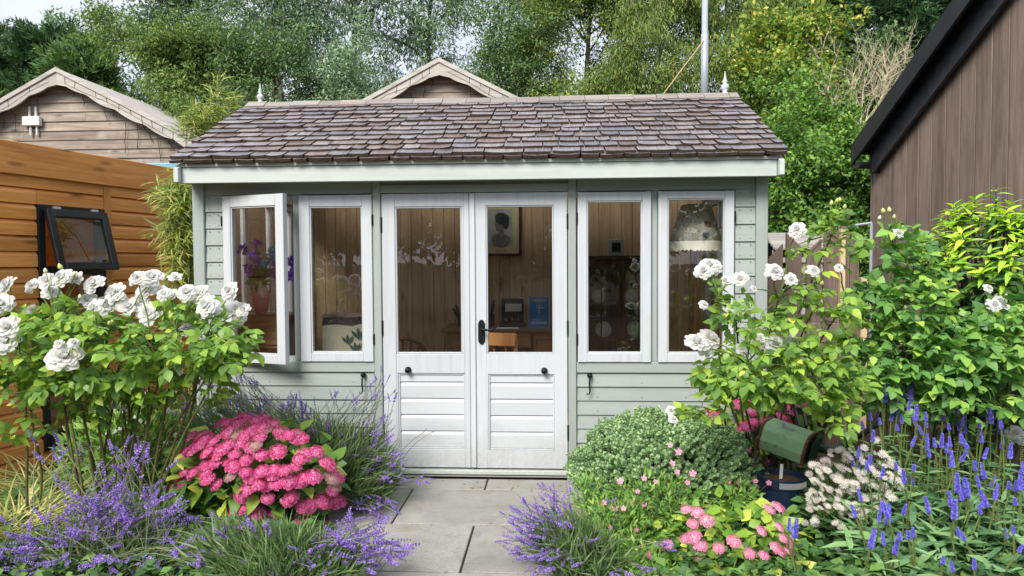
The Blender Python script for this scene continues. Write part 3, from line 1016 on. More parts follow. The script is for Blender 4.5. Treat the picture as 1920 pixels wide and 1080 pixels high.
# desk against the back wall
DX0, DX1, DY0, DY1, DZ = at(826, 620, 6.08).x, 0.30, 6.08, IY - 0.01, at(900, 617, 6.1).z
desk = thing('desk', 'brown wooden pedestal desk seen through the double doors', 'desk', ((DX0 + DX1) / 2, (DY0 + DY1) / 2, FLZ))
MB().box(DX0, DX1, DY0, DY1, DZ - 0.03, DZ).build('desk_top', M['oak'], desk, bevel=0.006)
for (a, b) in ((DX0 + 0.05, DX0 + 0.47), (DX1 - 0.47, DX1 - 0.05)):
    ped = MB().box(a, b, DY0 + 0.04, DY1 - 0.02, FLZ, DZ - 0.031).build('pedestal', M['oak'], desk, bevel=0.004)
    for i in range(4):
        z0 = FLZ + 0.06 + i * 0.155
        dw = MB().box(a + 0.025, b - 0.025, DY0 + 0.022, DY0 + 0.06, z0, z0 + 0.14).build('drawer', M['oak'], ped, bevel=0.006)
        MB().tube([((a + b) / 2 - 0.05, DY0 + 0.02, z0 + 0.08), ((a + b) / 2 - 0.03, DY0 + 0.005, z0 + 0.065), ((a + b) / 2 + 0.03, DY0 + 0.005, z0 + 0.065), ((a + b) / 2 + 0.05, DY0 + 0.02, z0 + 0.08)], 0.006, 6).build('drawer_handle', M['iron'], ped)
MB().box(DX0 + 0.49, DX1 - 0.49, DY0 + 0.03, DY0 + 0.06, DZ - 0.16, DZ - 0.032).build('drawer', M['oak'], desk, bevel=0.005)

def frame_rect(x0, x1, z0, z1, y, fw, mat, parent, depth=0.02, name='frame'):
    f = MB()
    f.box(x0, x0 + fw, y - depth, y, z0, z1)
    f.box(x1 - fw, x1, y - depth, y, z0, z1)
    f.box(x0 + fw, x1 - fw, y - depth, y, z1 - fw, z1)
    f.box(x0 + fw, x1 - fw, y - depth, y, z0, z0 + fw)
    return f.build(name, mat, parent, bevel=0.003)

M['cream'] = plain('cream_card', (0.62, 0.56, 0.36), 0.7, 0.2, 0, 0.06, 8)
M['greyprint'] = plain('grey_print', (0.42, 0.42, 0.40), 0.7, 0.2, 0, 0.25, 14)
M['inkprint'] = plain('dark_print', (0.045, 0.05, 0.06), 0.7, 0.2, 0, 0.5, 20)
M['midprint'] = plain('mid_grey_print', (0.20, 0.20, 0.20), 0.7, 0.2, 0, 0.4, 26)
M['darkwood'] = wood('dark_red_frame', (0.05, 0.018, 0.01), (0.09, 0.03, 0.016), (0.13, 0.05, 0.025), 'X', 0.35)
# framed portrait on the back wall
py_ = IY - 0.006
p0, p1 = at(899, 378, py_), at(978, 480, py_)
pic = thing('picture_frame', 'framed portrait print of a dark haired head turned aside on the pine back wall', 'picture', ((p0.x + p1.x) / 2, py_, p1.z))
frame_rect(p0.x, p1.x, p1.z, p0.z, py_, 0.025, M['darkwood'], pic)
MB().box(p0.x + 0.024, p1.x - 0.024, py_ - 0.010, py_ - 0.004, p1.z + 0.024, p0.z - 0.024).build('mount', M['cream'], pic)
gx0, gx1 = p0.x + 0.085, p1.x - 0.085
gz0, gz1 = p1.z + 0.10, p0.z - 0.075
prt = MB().box(gx0, gx1, py_ - 0.0125, py_ - 0.0105, gz0, gz1).build('print', M['greyprint'], pic)
gw, gh = gx1 - gx0, gz1 - gz0
def blob(cx, cz, rx, rz, y, mat, n=18, wob=0.08, a0=0.0):
    pts = [(gx0 + gw * (cx + rx * (1 + wob * math.sin(3 * a + a0)) * math.cos(a)), y, gz0 + gh * (cz + rz * (1 + wob * math.cos(2 * a + a0)) * math.sin(a))) for a in [2 * math.pi * k / n for k in range(n)]]
    MB().prism(pts, (0, 0.0012, 0)).build('print', mat, prt, recalc=True)
blob(0.50, 0.14, 0.40, 0.20, py_ - 0.0140, M['midprint'], a0=0.6)
blob(0.54, 0.34, 0.11, 0.16, py_ - 0.0142, M['midprint'], a0=1.0)
blob(0.46, 0.58, 0.20, 0.20, py_ - 0.0155, M['midprint'], a0=0.2)
blob(0.56, 0.74, 0.30, 0.17, py_ - 0.0168, M['inkprint'], a0=1.3)
blob(0.72, 0.60, 0.13, 0.16, py_ - 0.0169, M['inkprint'], a0=0.4)
ln = MB()
for i, (u, wd) in enumerate(((0.06, 0.42), (0.94, 0.62))):
    zz = p1.z + 0.024 + (p0.z - p1.z - 0.048) * u
    ln.box((p0.x + p1.x) / 2 - wd * 0.14, (p0.x + p1.x) / 2 + wd * 0.14, py_ - 0.0112, py_ - 0.0098, zz - 0.003, zz + 0.003)
ln.build('caption_line', M['midprint'], pic)

# blue notice standing on the desk
M['blue'] = plain('blue_notice_card', (0.012, 0.14, 0.36), 0.45, 0.4, 0, 0.08, 6, 0.02)
M['paleblue'] = plain('pale_blue_lettering', (0.35, 0.55, 0.72), 0.6, 0.3, 0, 0.05)
M['midblue'] = plain('mid_blue_lettering', (0.06, 0.24, 0.48), 0.6, 0.3, 0, 0.05)
ny_ = 6.20
q0, q1 = at(991, 556, ny_), at(1030.5, 610, ny_)
nt_ = thing('notice_board', 'blue notice card with white lines of print standing on the desk', 'notice', ((q0.x + q1.x) / 2, ny_, DZ))
NW, NH = q1.x - q0.x, q0.z - DZ
lean = Matrix.Translation(((q0.x + q1.x) / 2, ny_, DZ)) @ Matrix.Rotation(rad(-8), 4, 'X')
MB().box(-NW / 2, NW / 2, 0, 0.008, 0.0, NH).build('backing', M['paleblue'], nt_, M=lean)
MB().box(-NW / 2 + 0.005, NW / 2 - 0.005, -0.003, -0.0002, 0.006, NH - 0.005).build('card', M['blue'], nt_, M=lean)
tx = MB()
def tline(u, v, wd, hh, b=tx, mi=0):
    n_ = max(3, int(wd / 0.05))
    x = -NW / 2 + NW * u
    e = x + NW * wd
    while x < e - 0.002:
        w = min(R.uniform(0.006, 0.012), e - x)
        h2 = NH * hh * R.uniform(0.65, 1.0)
        b.box(x, x + w * 0.82, -0.0042, -0.0032, NH * v, NH * v + h2, mi)
        x += w
tline(0.2, 0.86, 0.62, 0.055)
tline(0.32, 0.82, 0.34, 0.018)
tline(0.38, 0.70, 0.26, 0.035)
tline(0.36, 0.615, 0.40, 0.055)
for i in range(6):
    tline(0.22, 0.53 - i * 0.045, 0.38 + 0.08 * (i % 2), 0.02, tx, 1)
tline(0.24, 0.25, 0.42, 0.02)
tx.box(-NW / 2 + NW * 0.13, -NW / 2 + NW * 0.88, -0.0042, -0.0032, NH * 0.13, NH * 0.20, 0)
tx.build('lettering', [M['paleblue'], M['midblue']], nt_, M=lean)
MB().box(-0.004, 0.004, 0.009, 0.09, 0.0, 0.004).box(-0.004, 0.004, 0.010, 0.016, 0.004, NH * 0.7).build('stand', M['paleplastic'], nt_, M=Matrix.Translation(((q0.x + q1.x) / 2, ny_ + 0.004, DZ)))

# dark cash box with a pale card in its lid
M['darkcard'] = plain('dark_leather', (0.028, 0.026, 0.028), 0.5, 0.4, 0, 0.3, 20)
by_ = 6.42
b0, b1 = at(940, 560, by_), at(982, 612, by_)
box_ = thing('writing_box', 'open dark writing box with a pale card in its lid on the desk', 'box', ((b0.x + b1.x) / 2, by_, DZ))
MB().box(b0.x, b1.x, by_, by_ + 0.02, DZ, b0.z).build('lid', M['darkcard'], box_, bevel=0.003)
MB().box(b0.x - 0.01, b1.x + 0.02, by_ - 0.17, by_ - 0.002, DZ, DZ + 0.03).build('tray', M['darkcard'], box_, bevel=0.003)
MB().box(b0.x + 0.035, b1.x - 0.02, by_ - 0.006, by_ - 0.001, b0.z - 0.115, b0.z - 0.045).build('card', M['paleplastic'], box_)
for xx in (b0.x + 0.045, (b0.x + b1.x) / 2, b1.x - 0.045):
    MB().lathe([(0.012, 0), (0.016, 0.02), (0.012, 0.045), (0.006, 0.05), (0.006, 0.062)], (xx, by_ - 0.05, DZ + 0.0302), 10).build('ink_bottle', M['glass_dark'], box_, smooth=True)
pap = MB().box(at(930, 612, 6.15).x, at(972, 612, 6.15).x, 6.11, 6.24, DZ + 0.0005, DZ + 0.003)
tag(pap.build('paper_sheet', M['paleplastic']), 'pale sheets of paper lying on the desk before the dark box', 'paper')

def pen_pot(px, label, leafm):
    c = at(px, 610, 6.35)
    pt = thing('pen_pot', label, 'pot', (c.x, 6.35, DZ), 'dark pots on the desk')
    MB().lathe([(0.04, 0), (0.046, 0.005), (0.048, 0.11), (0.043, 0.11), (0.041, 0.02)], (c.x, 6.35, DZ), 12).build('pot', M['darkcard'], pt, smooth=False)
    for k in range(7):
        a = R.uniform(0, 6.28)
        e = Vector((c.x + 0.09 * math.cos(a), 6.35 + 0.05 * math.sin(a), DZ + R.uniform(0.16, 0.26)))
        MB().tube([(c.x + 0.02 * math.cos(a), 6.35 + 0.02 * math.sin(a), DZ + 0.03), e], [0.007, 0.009], 6).build('pen', leafm[k % len(leafm)], pt)
M['pengreen'] = plain('dark_green_pen', (0.03, 0.06, 0.035), 0.4)
M['pencream'] = plain('cream_pen', (0.4, 0.36, 0.25), 0.4)
pen_pot(868, 'dark pot of pens on the left end of the desk', [M['pengreen'], M['pencream'], M['darkcard']])
pen_pot(917, 'dark pot of pens on the desk behind the orange chair', [M['pengreen'], M['darkcard']])

def wooden_chair(name, label, x, y, mat, rz, wid=0.40, top=0.86, arch=False, seatmat=None):
    c = thing(name, label, 'chair', (x, y, FLZ), 'wooden chairs in the summerhouse')
    B = Matrix.Translation((x, y, FLZ)) @ Matrix.Rotation(rz, 4, 'Z')
    h = wid / 2
    MB().box(-h, h, -h, h, 0.43, 0.455).build('seat', seatmat or mat, c, M=B, bevel=0.012, seg=2)
    for sx in (-1, 1):
        MB().tube([(sx * (h - 0.03), -(h - 0.03), 0), (sx * (h - 0.04), -(h - 0.04), 0.43)], [0.014, 0.02], 8).build('leg', mat, c, M=B)
        if not arch:
            MB().tube([(sx * (h - 0.02), h + 0.03, 0), (sx * (h - 0.03), h - 0.03, 0.45), (sx * (h - 0.01), h + 0.05, top)], [0.016, 0.021, 0.017], 8).build('leg', mat, c, M=B)
        else:
            MB().tube([(sx * (h - 0.02), h + 0.03, 0), (sx * (h - 0.03), h - 0.03, 0.43)], [0.014, 0.02], 8).build('leg', mat, c, M=B)
    if arch:
        pts = [(h * math.cos(a) * 0.95, h - 0.02 + 0.07 * math.sin(a), 0.456 + (top - 0.456) * math.sin(a) ** 0.6) for a in [math.pi * k / 14 for k in range(15)]]
        MB().tube(pts, 0.017, 8).build('backrest', mat, c, M=B)
        for k in range(5):
            u = -0.6 + 0.3 * k
            MB().tube([(u * h * 0.7, h - 0.02, 0.456), (u * h, h + 0.035, 0.456 + (top - 0.47) * (1 - u * u) ** 0.35)], 0.008, 6).build('spindle', mat, c, M=B)
    else:
        pts = [(-h * 0.98 + h * 1.96 * k / 8, h + 0.055 + 0.03 * math.sin(math.pi * k / 8), 0) for k in range(9)]
        r_ = MB()
        for a, b in zip(pts[:-1], pts[1:]):
            r_.hexa([(a[0], a[1] - 0.010, top - 0.085), (b[0], b[1] - 0.010, top - 0.085), (b[0], b[1] + 0.010, top - 0.085), (a[0], a[1] + 0.010, top - 0.085),
                     (a[0], a[1] - 0.010, top + 0.01), (b[0], b[1] - 0.010, top + 0.01), (b[0], b[1] + 0.010, top + 0.01), (a[0], a[1] + 0.010, top + 0.01)])
        r_.build('backrest', mat, c, M=B)
        for k in range(3):
            MB().tube([(-0.1 + 0.1 * k, h - 0.03, 0.45), (-0.1 + 0.1 * k, h + 0.055, top - 0.08)], 0.009, 6).build('spindle', mat, c, M=B)
    return c
cp = at(945, 640, 5.55)
wooden_chair('wooden_chair', 'orange wooden chair with a curved top rail standing at the desk', cp.x + 0.02, 5.62, M['beech'], rad(158), 0.38, at(945, 624, 5.45).z - FLZ)
cp = at(752, 640, 5.35)
wooden_chair('wooden_chair', 'dark bentwood chair with a rounded back low in the left door glass', cp.x - 0.03, 5.5, M['mahogany'], rad(195), 0.40, at(752, 632, 5.35).z - FLZ, True)
cp = at(1336, 650, 5.5)
wooden_chair('wooden_chair', 'brown round backed chair below the floral lampshade', cp.x, 5.6, M['darkwood'], rad(180), 0.36, at(1336, 642, 5.5).z - FLZ, True)

# armchair under a tapestry throw
M['throw'] = leafy('cream_tapestry', [(0, (0.45, 0.42, 0.33)), (1, (0.5, 0.47, 0.38))], 0.0, 0.9, 0.1)
M['throwband'] = plain('purple_patterned_band', (0.16, 0.11, 0.15), 0.9, 0.1, 0, 0.8, 45, dark=(0.06, 0.04, 0.06))
M['pinkedge'] = plain('pink_throw_edge', (0.42, 0.28, 0.25), 0.9, 0.1, 0, 0.2, 30)
M['plush'] = plain('dark_plum_plush', (0.025, 0.012, 0.018), 0.9, 0.1, 0, 0.5, 20)
ay = 5.75
a0, a1 = at(607, 590, ay), at(742, 590, ay)
arm = thing('armchair', 'dark armchair with its back draped in a cream tapestry throw', 'armchair', ((a0.x + a1.x) / 2, ay, FLZ))
aw = a1.x - a0.x
zt = at(650, 590, ay).z
def surf(x0, x1, nx, prof, wob=0.006):
    """a draped sheet: profile (y, z) swept along x"""
    vs, fs = [], []
    m_ = len(prof)
    for i in range(nx + 1):
        u = i / nx
        for j, (y, z) in enumerate(prof):
            k = j / (m_ - 1)
            vs.append((x0 + (x1 - x0) * u + 0.01 * math.sin(9 * k + 5 * u), y + wob * math.sin(14 * u + 2 * k), z + 0.03 * u - 0.015 + wob * math.sin(11 * u)))
    for i in range(nx):
        for j in range(m_ - 1):
            a = i * m_ + j
            fs.append((a, a + m_, a + m_ + 1, a + 1))
    return vs, fs
MB().box(a0.x + 0.02, a1.x - 0.02, ay, ay + 0.16, FLZ + 0.3, zt - 0.02).build('backrest', M['plush'], arm, bevel=0.05, seg=3)
MB().box(a0.x + 0.06, a1.x - 0.06, ay - 0.45, ay - 0.001, FLZ + 0.12, FLZ + 0.42).build('seat', M['plush'], arm, bevel=0.05, seg=3)
for xa in (a0.x - 0.02, a1.x - 0.10):
    MB().box(xa, xa + 0.12, ay - 0.5, ay - 0.004, FLZ + 0.1, FLZ + 0.56).build('armrest', M['plush'], arm, bevel=0.05, seg=3)
for sx in (a0.x + 0.06, a1.x - 0.06):
    for sy in (ay - 0.4, ay + 0.1):
        MB().tube([(sx, sy, FLZ), (sx, sy, FLZ + 0.13)], [0.018, 0.026], 8).build('leg', M['mahogany'], arm)
th_ = MB()
th_.add(*surf(a0.x - 0.01, a1.x, 20, [(ay - 0.012, zt - 0.40), (ay - 0.018, zt - 0.30), (ay - 0.02, zt - 0.2), (ay - 0.018, zt - 0.075)]), mi=0)
th_.add(*surf(a0.x - 0.01, a1.x, 20, [(ay - 0.018, zt - 0.075), (ay - 0.02, zt - 0.012)]), mi=1)
th_.add(*surf(a0.x - 0.01, a1.x, 20, [(ay - 0.02, zt - 0.012), (ay - 0.012, zt + 0.012), (ay + 0.06, zt + 0.02), (ay + 0.17, zt + 0.0)]), mi=2)
thr = th_.build('tapestry_throw', [M['throw'], M['throwband'], M['pinkedge']])
tag(thr, 'cream tapestry throw with a purple flowered band over the armchair back', 'throw')
M['greenprint'] = plain('green_leaf_print', (0.10, 0.17, 0.13), 0.9, 0.1, 0, 0.3, 20)
dec = MB()
for (u, v, r_) in ((0.35, 0.24, 0.05), (0.5, 0.2, 0.06), (0.66, 0.26, 0.045), (0.45, 0.3, 0.05)):
    bx_, bz_ = a0.x + aw * u, zt - v
    for k in range(3):
        an = rad(60 + 35 * k)
        dec.prism([(bx_, ay - 0.033, bz_), (bx_ + r_ * math.cos(an - .25), ay - 0.033, bz_ + r_ * math.sin(an - .25)), (bx_ + 1.7 * r_ * math.cos(an), ay - 0.033, bz_ + 1.7 * r_ * math.sin(an)), (bx_ + r_ * math.cos(an + .25), ay - 0.033, bz_ + r_ * math.sin(an + .25))], (0, 0.001, 0))
dec.build('leaf_print', M['greenprint'], thr, recalc=True)

# writing bureau with a vase of flowers
M['vase'] = None
def vase_mat():
    m, nt, out = new_mat('cream_to_pink_glaze')
    tc = nd(nt, 'TexCoord')
    sp = nd(nt, 'SeparateXYZ', Vector=tc.outputs['Object'])
    f = mathn(nt, 'ADD', sp.outputs['Z'], mathn(nt, 'MULTIPLY', noise(nt, tc.outputs['Object'], 9, 4), 0.06))
    finish(nt, out, ramp(nt, f, [(0.05, (0.34, 0.10, 0.14)), (0.16, (0.50, 0.20, 0.22)), (0.21, (0.60, 0.46, 0.36)), (0.3, (0.58, 0.50, 0.36))]), 0.2, 0.6)
    return m
M['vase'] = vase_mat()
vY = 5.28
vp = at(490, 588, vY)
u0, u1 = XL + 0.06, at(556, 620, 5.3).x
bz = vp.z - 0.004
bur = thing('writing_bureau', 'dark wooden bureau with a sloping lid inside the open left window', 'bureau', ((u0 + u1) / 2, 5.3, FLZ))
MB().prism([(u0, 5.02, FLZ), (u0, 5.5, FLZ), (u0, 5.5, bz), (u0, 5.2, bz), (u0, 5.02, bz - 0.22)], (u1 - u0, 0, 0)).build('carcass', M['mahogany'], bur, recalc=True, bevel=0.004)
sl = math.atan2(0.22, 0.18)
MB().box(-(u1 - u0) / 2 + 0.03, (u1 - u0) / 2 - 0.03, 0.01, 0.26, 0.0, 0.014).build('lid', M['oak'], bur, M=Matrix.Translation(((u0 + u1) / 2, 5.017, bz - 0.217)) @ Matrix.Rotation(sl, 4, 'X'), bevel=0.003)
for i in range(3):
    dw = MB().box(u0 + 0.03, u1 - 0.03, 5.003, 5.019, FLZ + 0.08 + i * 0.17, FLZ + 0.23 + i * 0.17).build('drawer', M['oak'], bur, bevel=0.004)
va = thing('flower_vase', 'cream and pink two handled vase of purple and blue flowers on the bureau', 'vase', (vp.x, vY, bz))
vh = at(490, 526, vY).z - bz
vr = (at(507, 560, vY).x - at(476, 560, vY).x) / 2
prof = [(0.55, 0), (0.62, 0.02), (0.85, 0.2), (1.0, 0.45), (0.98, 0.62), (0.74, 0.76), (0.58, 0.84), (0.62, 0.93), (0.78, 1.0), (0.70, 1.0), (0.5, 0.9)]
MB().lathe([(r_ * vr, z * vh) for r_, z in prof], (vp.x, vY, bz), 20).build('body', M['vase'], va, smooth=True)
for s in (-1, 1):
    MB().tube([(vp.x + s * vr * 0.6, vY, bz + vh * 0.9), (vp.x + s * vr * 1.1, vY, bz + vh * 0.88), (vp.x + s * vr * 1.15, vY, bz + vh * 0.74), (vp.x + s * vr * 0.93, vY, bz + vh * 0.62)], 0.006, 6).build('handle', M['vase'], va, smooth=True)
M['vpurple'] = leafy('purple_petal', [(0, (0.10, 0.035, 0.26)), (0.5, (0.16, 0.06, 0.40)), (1, (0.24, 0.12, 0.5))], 0.25)
M['vblue'] = leafy('turquoise_petal', [(0, (0.05, 0.20, 0.32)), (1, (0.10, 0.36, 0.48))], 0.25)
M['vgreen'] = leafy('cut_flower_leaf', [(0, (0.02, 0.07, 0.03)), (1, (0.05, 0.14, 0.05))], 0.2)
pet_t = (np.array([[0, 0, 0], [0.32, 0.5, 0.12], [0, 1, 0.05], [-0.32, 0.5, 0.12]]), [(0, 1, 2), (0, 2, 3)])
for (px, py, sz, mk) in ((455, 468, 26, 'p'), (482, 456, 22, 'p'), (474, 480, 26, 'p'), (465, 502, 22, 'p'), (472, 512, 26, 'p'), (512, 515, 24, 'p'), (545, 490, 24, 'p'), (550, 515, 28, 'p'), (540, 520, 22, 'p'), (492, 500, 24, 'b'), (505, 484, 26, 'b'), (512, 470, 22, 'b'), (520, 500, 24, 'p'), (484, 490, 18, 'p'), (528, 478, 22, 'b')):
    cc = np.array(at(px, py, vY + R.uniform(-0.08, 0.08)))
    rr = sz / 2 * vY / FPX
    nP = 42
    D = unit(rng.normal(size=(nP, 3)))
    Tm = cc + D * rr * rng.uniform(0.05, 0.55, (nP, 1))
    bulk('flower', pet_t[0], pet_t[1], frames(D + rng.normal(0, .3, (nP, 3)), rng.normal(size=(nP, 3)), np.full(nP, rr * 0.75)), Tm, M['vpurple'] if mk == 'p' else M['vblue'], va, kind=None)
    MB().tube([(vp.x, vY, bz + vh * 0.95), ((vp.x + cc[0]) / 2, vY, (bz + vh + cc[2]) / 2 + 0.01), tuple(cc)], 0.0025, 4).build('stalk', M['vgreen'], va)
D = unit(rng.normal(size=(60, 3)) + np.array([0, 0, 0.8]))
bulk('foliage', pet_t[0], pet_t[1], frames(D, rng.normal(size=(60, 3)), rng.uniform(0.05, 0.10, 60)), np.array([vp.x, vY, bz + vh]) + D * 0.03, M['vgreen'], va)

# standard lamp with a floral shade and fringe
lY = 5.08
l0, l1, lt = at(1256, 470, lY), at(1353, 470, lY), at(1300, 384, lY).z
lc = (l0.x + l1.x) / 2
lr = (l1.x - l0.x) / 2
def shade_mat():
    m, nt, out = new_mat('cream_floral_shade')
    tc = nd(nt, 'TexCoord')
    vo = nd(nt, 'TexVoronoi', Vector=tc.outputs['Object'], Scale=11.0)
    no = noise(nt, tc.outputs['Object'], 5.0, 3)
    n2 = noise(nt, tc.outputs['Object'], 55.0, 2)
    msk = mathn(nt, 'MULTIPLY', mathn(nt, 'LESS_THAN', vo.outputs['Distance'], 0.36), mathn(nt, 'GREATER_THAN', no, 0.49))
    msk2 = mathn(nt, 'MULTIPLY', mathn(nt, 'GREATER_THAN', n2, 0.60), mathn(nt, 'GREATER_THAN', no, 0.44))
    sc = nd(nt, 'SeparateColor', Color=vo.outputs['Color'])
    fl = ramp(nt, sc.outputs[0], [(0.0, (0.5, 0.08, 0.12)), (0.3, (0.10, 0.13, 0.16)), (0.5, (0.20, 0.22, 0.08)), (0.7, (0.55, 0.2, 0.12)), (0.9, (0.12, 0.16, 0.10))], 'CONSTANT')
    c = mixc(nt, mathn(nt, 'MULTIPLY', msk, 0.85), (0.84, 0.82, 0.70), fl)
    c = mixc(nt, mathn(nt, 'MULTIPLY', msk2, 0.6), c, (0.14, 0.17, 0.11))
    pb = finish(nt, out, c, 0.85, 0.1)
    tl = nd(nt, 'BsdfTranslucent', Color=c)
    mx = nd(nt, 'MixShader', Fac=0.45)
    nt.links.new(pb.outputs[0], mx.inputs[1])
    nt.links.new(tl.outputs[0], mx.inputs[2])
    nt.links.new(mx.outputs[0], out.inputs['Surface'])
    return m
lamp = thing('floor_lamp', 'standard lamp with a cream floral fringed shade behind the far right window', 'lamp', (lc, lY, FLZ))
zb = l0.z + 0.06
MB().lathe([(lr, zb), (lr * 0.86, zb + (lt - zb) * 0.35), (lr * 0.70, zb + (lt - zb) * 0.72), (lr * 0.56, lt), (lr * 0.54, lt), (lr * 0.68, zb + (lt - zb) * 0.72), (lr * 0.84, zb + (lt - zb) * 0.35), (lr - 0.005, zb)], (lc, lY, 0), 24).build('shade', shade_mat(), lamp, smooth=True)
fr = MB()
for k in range(150):
    a = 2 * math.pi * k / 150
    x, y = lc + lr * 1.005 * math.cos(a), lY + lr * 1.005 * math.sin(a)
    t_ = 0.005
    dx, dy = -math.sin(a) * t_, math.cos(a) * t_
    z0 = l0.z + R.uniform(-0.006, 0.006)
    fr.hexa([(x - dx, y - dy, z0), (x + dx, y + dy, z0), (x + dx + dy * 0.4, y + dy - dx * 0.4, z0), (x - dx + dy * 0.4, y - dy - dx * 0.4, z0),
             (x - dx, y - dy, zb + 0.004), (x + dx, y + dy, zb + 0.004), (x + dx + dy * 0.4, y + dy - dx * 0.4, zb + 0.004), (x - dx + dy * 0.4, y - dy - dx * 0.4, zb + 0.004)])
fr.build('fringe', plain('cream_fringe', (0.82, 0.80, 0.68), 0.9, 0.1), lamp, kind='stuff')
MB().tube([(lc, lY, FLZ + 0.02), (lc, lY, zb + 0.02)], 0.014, 8).build('pole', M['mahogany'], lamp)
MB().lathe([(0.15, 0), (0.15, 0.02), (0.05, 0.035), (0.02, 0.05)], (lc, lY, FLZ), 18).build('base', M['mahogany'], lamp, smooth=False)

# glazed cabinet with plates
kY = 6.30
k0, k1 = at(1090, 560, kY).x, at(1232, 560, kY).x
kz = at(1150, 486, kY).z
cab = thing('display_cabinet', 'dark mahogany glazed cabinet with plates behind the right hand windows', 'cabinet', ((k0 + k1) / 2, kY, FLZ))
cb = MB()
cb.box(k0, k1, IY - 0.03, IY - 0.01, FLZ, kz)
cb.box(k0, k0 + 0.03, kY + 0.02, IY - 0.03, FLZ, kz)
cb.box(k1 - 0.03, k1, kY + 0.02, IY - 0.03, FLZ, kz)
cb.box(k0 - 0.02, k1 + 0.02, kY - 0.01, IY - 0.009, kz, kz + 0.03)
cb.build('carcass', M['mahogany'], cab)
zsh = [FLZ + 0.02, at(1150, 633, kY + .15).z, at(1150, 569, kY + .15).z]
for zz in zsh:
    MB().box(k0 + 0.031, k1 - 0.031, kY + 0.03, IY - 0.031, zz - 0.018, zz).build('shelf', M['mahogany'], cab)
km = at(1165, 560, kY).x
for (a, b) in ((k0, km), (km, k1)):
    f = MB()
    z0, z1 = FLZ + 0.3, kz - 0.01
    f.box(a, a + 0.04, kY, kY + 0.02, z0, z1)
    f.box(b - 0.04, b, kY, kY + 0.02, z0, z1)
    f.box(a + 0.04, b - 0.04, kY, kY + 0.02, z1 - 0.06, z1)
    f.box(a + 0.04, b - 0.04, kY, kY + 0.02, z0, z0 + 0.05)
    d_ = f.build('cabinet_door', M['mahogany'], cab, bevel=0.003)
    mid = (a + b) / 2
    zc = z1 - 0.06
    for sx in (a + 0.04, b - 0.04):
        MB().tube([(sx, kY + 0.01, zc), (sx + (mid - sx) * 0.55, kY + 0.01, zc - 0.06), (mid, kY + 0.01, zc - 0.17), (mid, kY + 0.01, z0 + 0.05)], 0.006, 5).build('glazing_bar', M['mahogany'], d_)
    MB().box(a + 0.04, b - 0.04, kY + 0.014, kY + 0.017, z0 + 0.05, z1 - 0.06).build('pane', M['glass'], d_)
M['china'] = plain('blue_white_china', (0.62, 0.66, 0.62), 0.2, 0.6, 0, 0.1, 30)
for i, (px, py, d_) in enumerate(((1131, 612, 30), (1190, 612, 30), (1122, 550, 26), (1185, 552, 26))):
    c = at(px, py, kY + 0.2)
    zsup = zsh[1] if py > 580 else zsh[2]
    rr = d_ / 2 * (kY + 0.2) / FPX
    pl = MB().lathe([(rr * 0.5, 0), (rr * 0.55, 0.004), (rr, 0.018), (rr, 0.021), (rr * 0.55, 0.009)], n=20)
    pl.xf(Matrix.Rotation(rad(80), 4, 'X'))
    zmin = min(v[2] for v in pl.v)
    o = pl.build('plate', M['china'], M=Matrix.Translation((c.x, kY + 0.2, zsup - zmin)), smooth=False)
    tag(o, ['white china plate on the middle shelf behind the left cabinet door', 'white china plate on the middle shelf behind the right cabinet door',
            'pale china plate on the top shelf behind the left cabinet door', 'pale china plate on the top shelf behind the right cabinet door'][i], 'plate', 'plates in the display cabinet')
s0, s1 = at(1141, 455, kY + 0.1), at(1169, 485, kY + 0.1)
sp_ = thing('small_frame', 'small square silver framed picture standing on top of the cabinet', 'picture', ((s0.x + s1.x) / 2, kY + 0.1, kz + 0.03))
sh_ = (s0.z - s1.z)
frame_rect(s0.x, s1.x, kz + 0.031, kz + 0.031 + sh_, kY + 0.1, 0.028, M['galv'], sp_)
MB().box(s0.x + 0.02, s1.x - 0.02, kY + 0.088, kY + 0.098, kz + 0.05, kz + 0.012 + sh_).build('print', M['inkprint'], sp_)

# ================================================================== the orange cedar shed on the left
S0, S1 = Vector((-3.74, 4.83, 0)), Vector((-3.39, 6.40, 0))
sdir = (S1 - S0).normalized()
snrm = Vector((sdir.y, -sdir.x, 0))                 # towards the garden
S_A = S0 - sdir * 2.3
S_B = S1 + sdir * 0.02
SLEN = (S_B - S_A).length
ang = math.atan2(sdir.y, sdir.x)
def sw(s, out, z):
    """local wall coordinates (along, outward, up) to place"""
    p = S_A + sdir * s + snrm * out
    return Vector((p.x, p.y, z))
SM = Matrix.Translation(S_A) @ Matrix.Rotation(ang, 4, 'Z')          # local +X along wall, local -Y outward
shed = thing('cedar_shed', 'orange stained timber shed with a black framed top hung window', 'shed', tuple(sw(SLEN / 2, 0, 0)))
ftop = 2.30
fh = 0.225
def wall_s(px, py):
    p = on_plane(px, py, S_A, snrm)
    return (p - S_A).dot(sdir), p.z
wl, wt = wall_s(63, 384)
wr, _ = wall_s(203, 415)
_, wb = wall_s(100, 848)
wb = max(wb, 0.10)
bat_a, _ = wall_s(190, 400)
bat_b, _ = wall_s(203, 400)
wr = min(wr, bat_a - 0.002)
pitch = 0.112
z = ftop - fh + 0.03
k = 0
def shed_board(s0, s1, zb, h=pitch):
    L = s1 - s0
    if L < 0.02:
        return
    b = MB()
    b.prism([(-L / 2, -0.026, 0.0), (-L / 2, 0.01, 0.0), (-L / 2, 0.01, h), (-L / 2, -0.004, h), (-L / 2, -0.026, h * 0.72)], (L, 0, 0))
    b.build('cladding_board', M['cedar'], shed, M=SM @ Matrix.Translation(((s0 + s1) / 2, -0.0, zb)), bevel=0.0015, recalc=True)
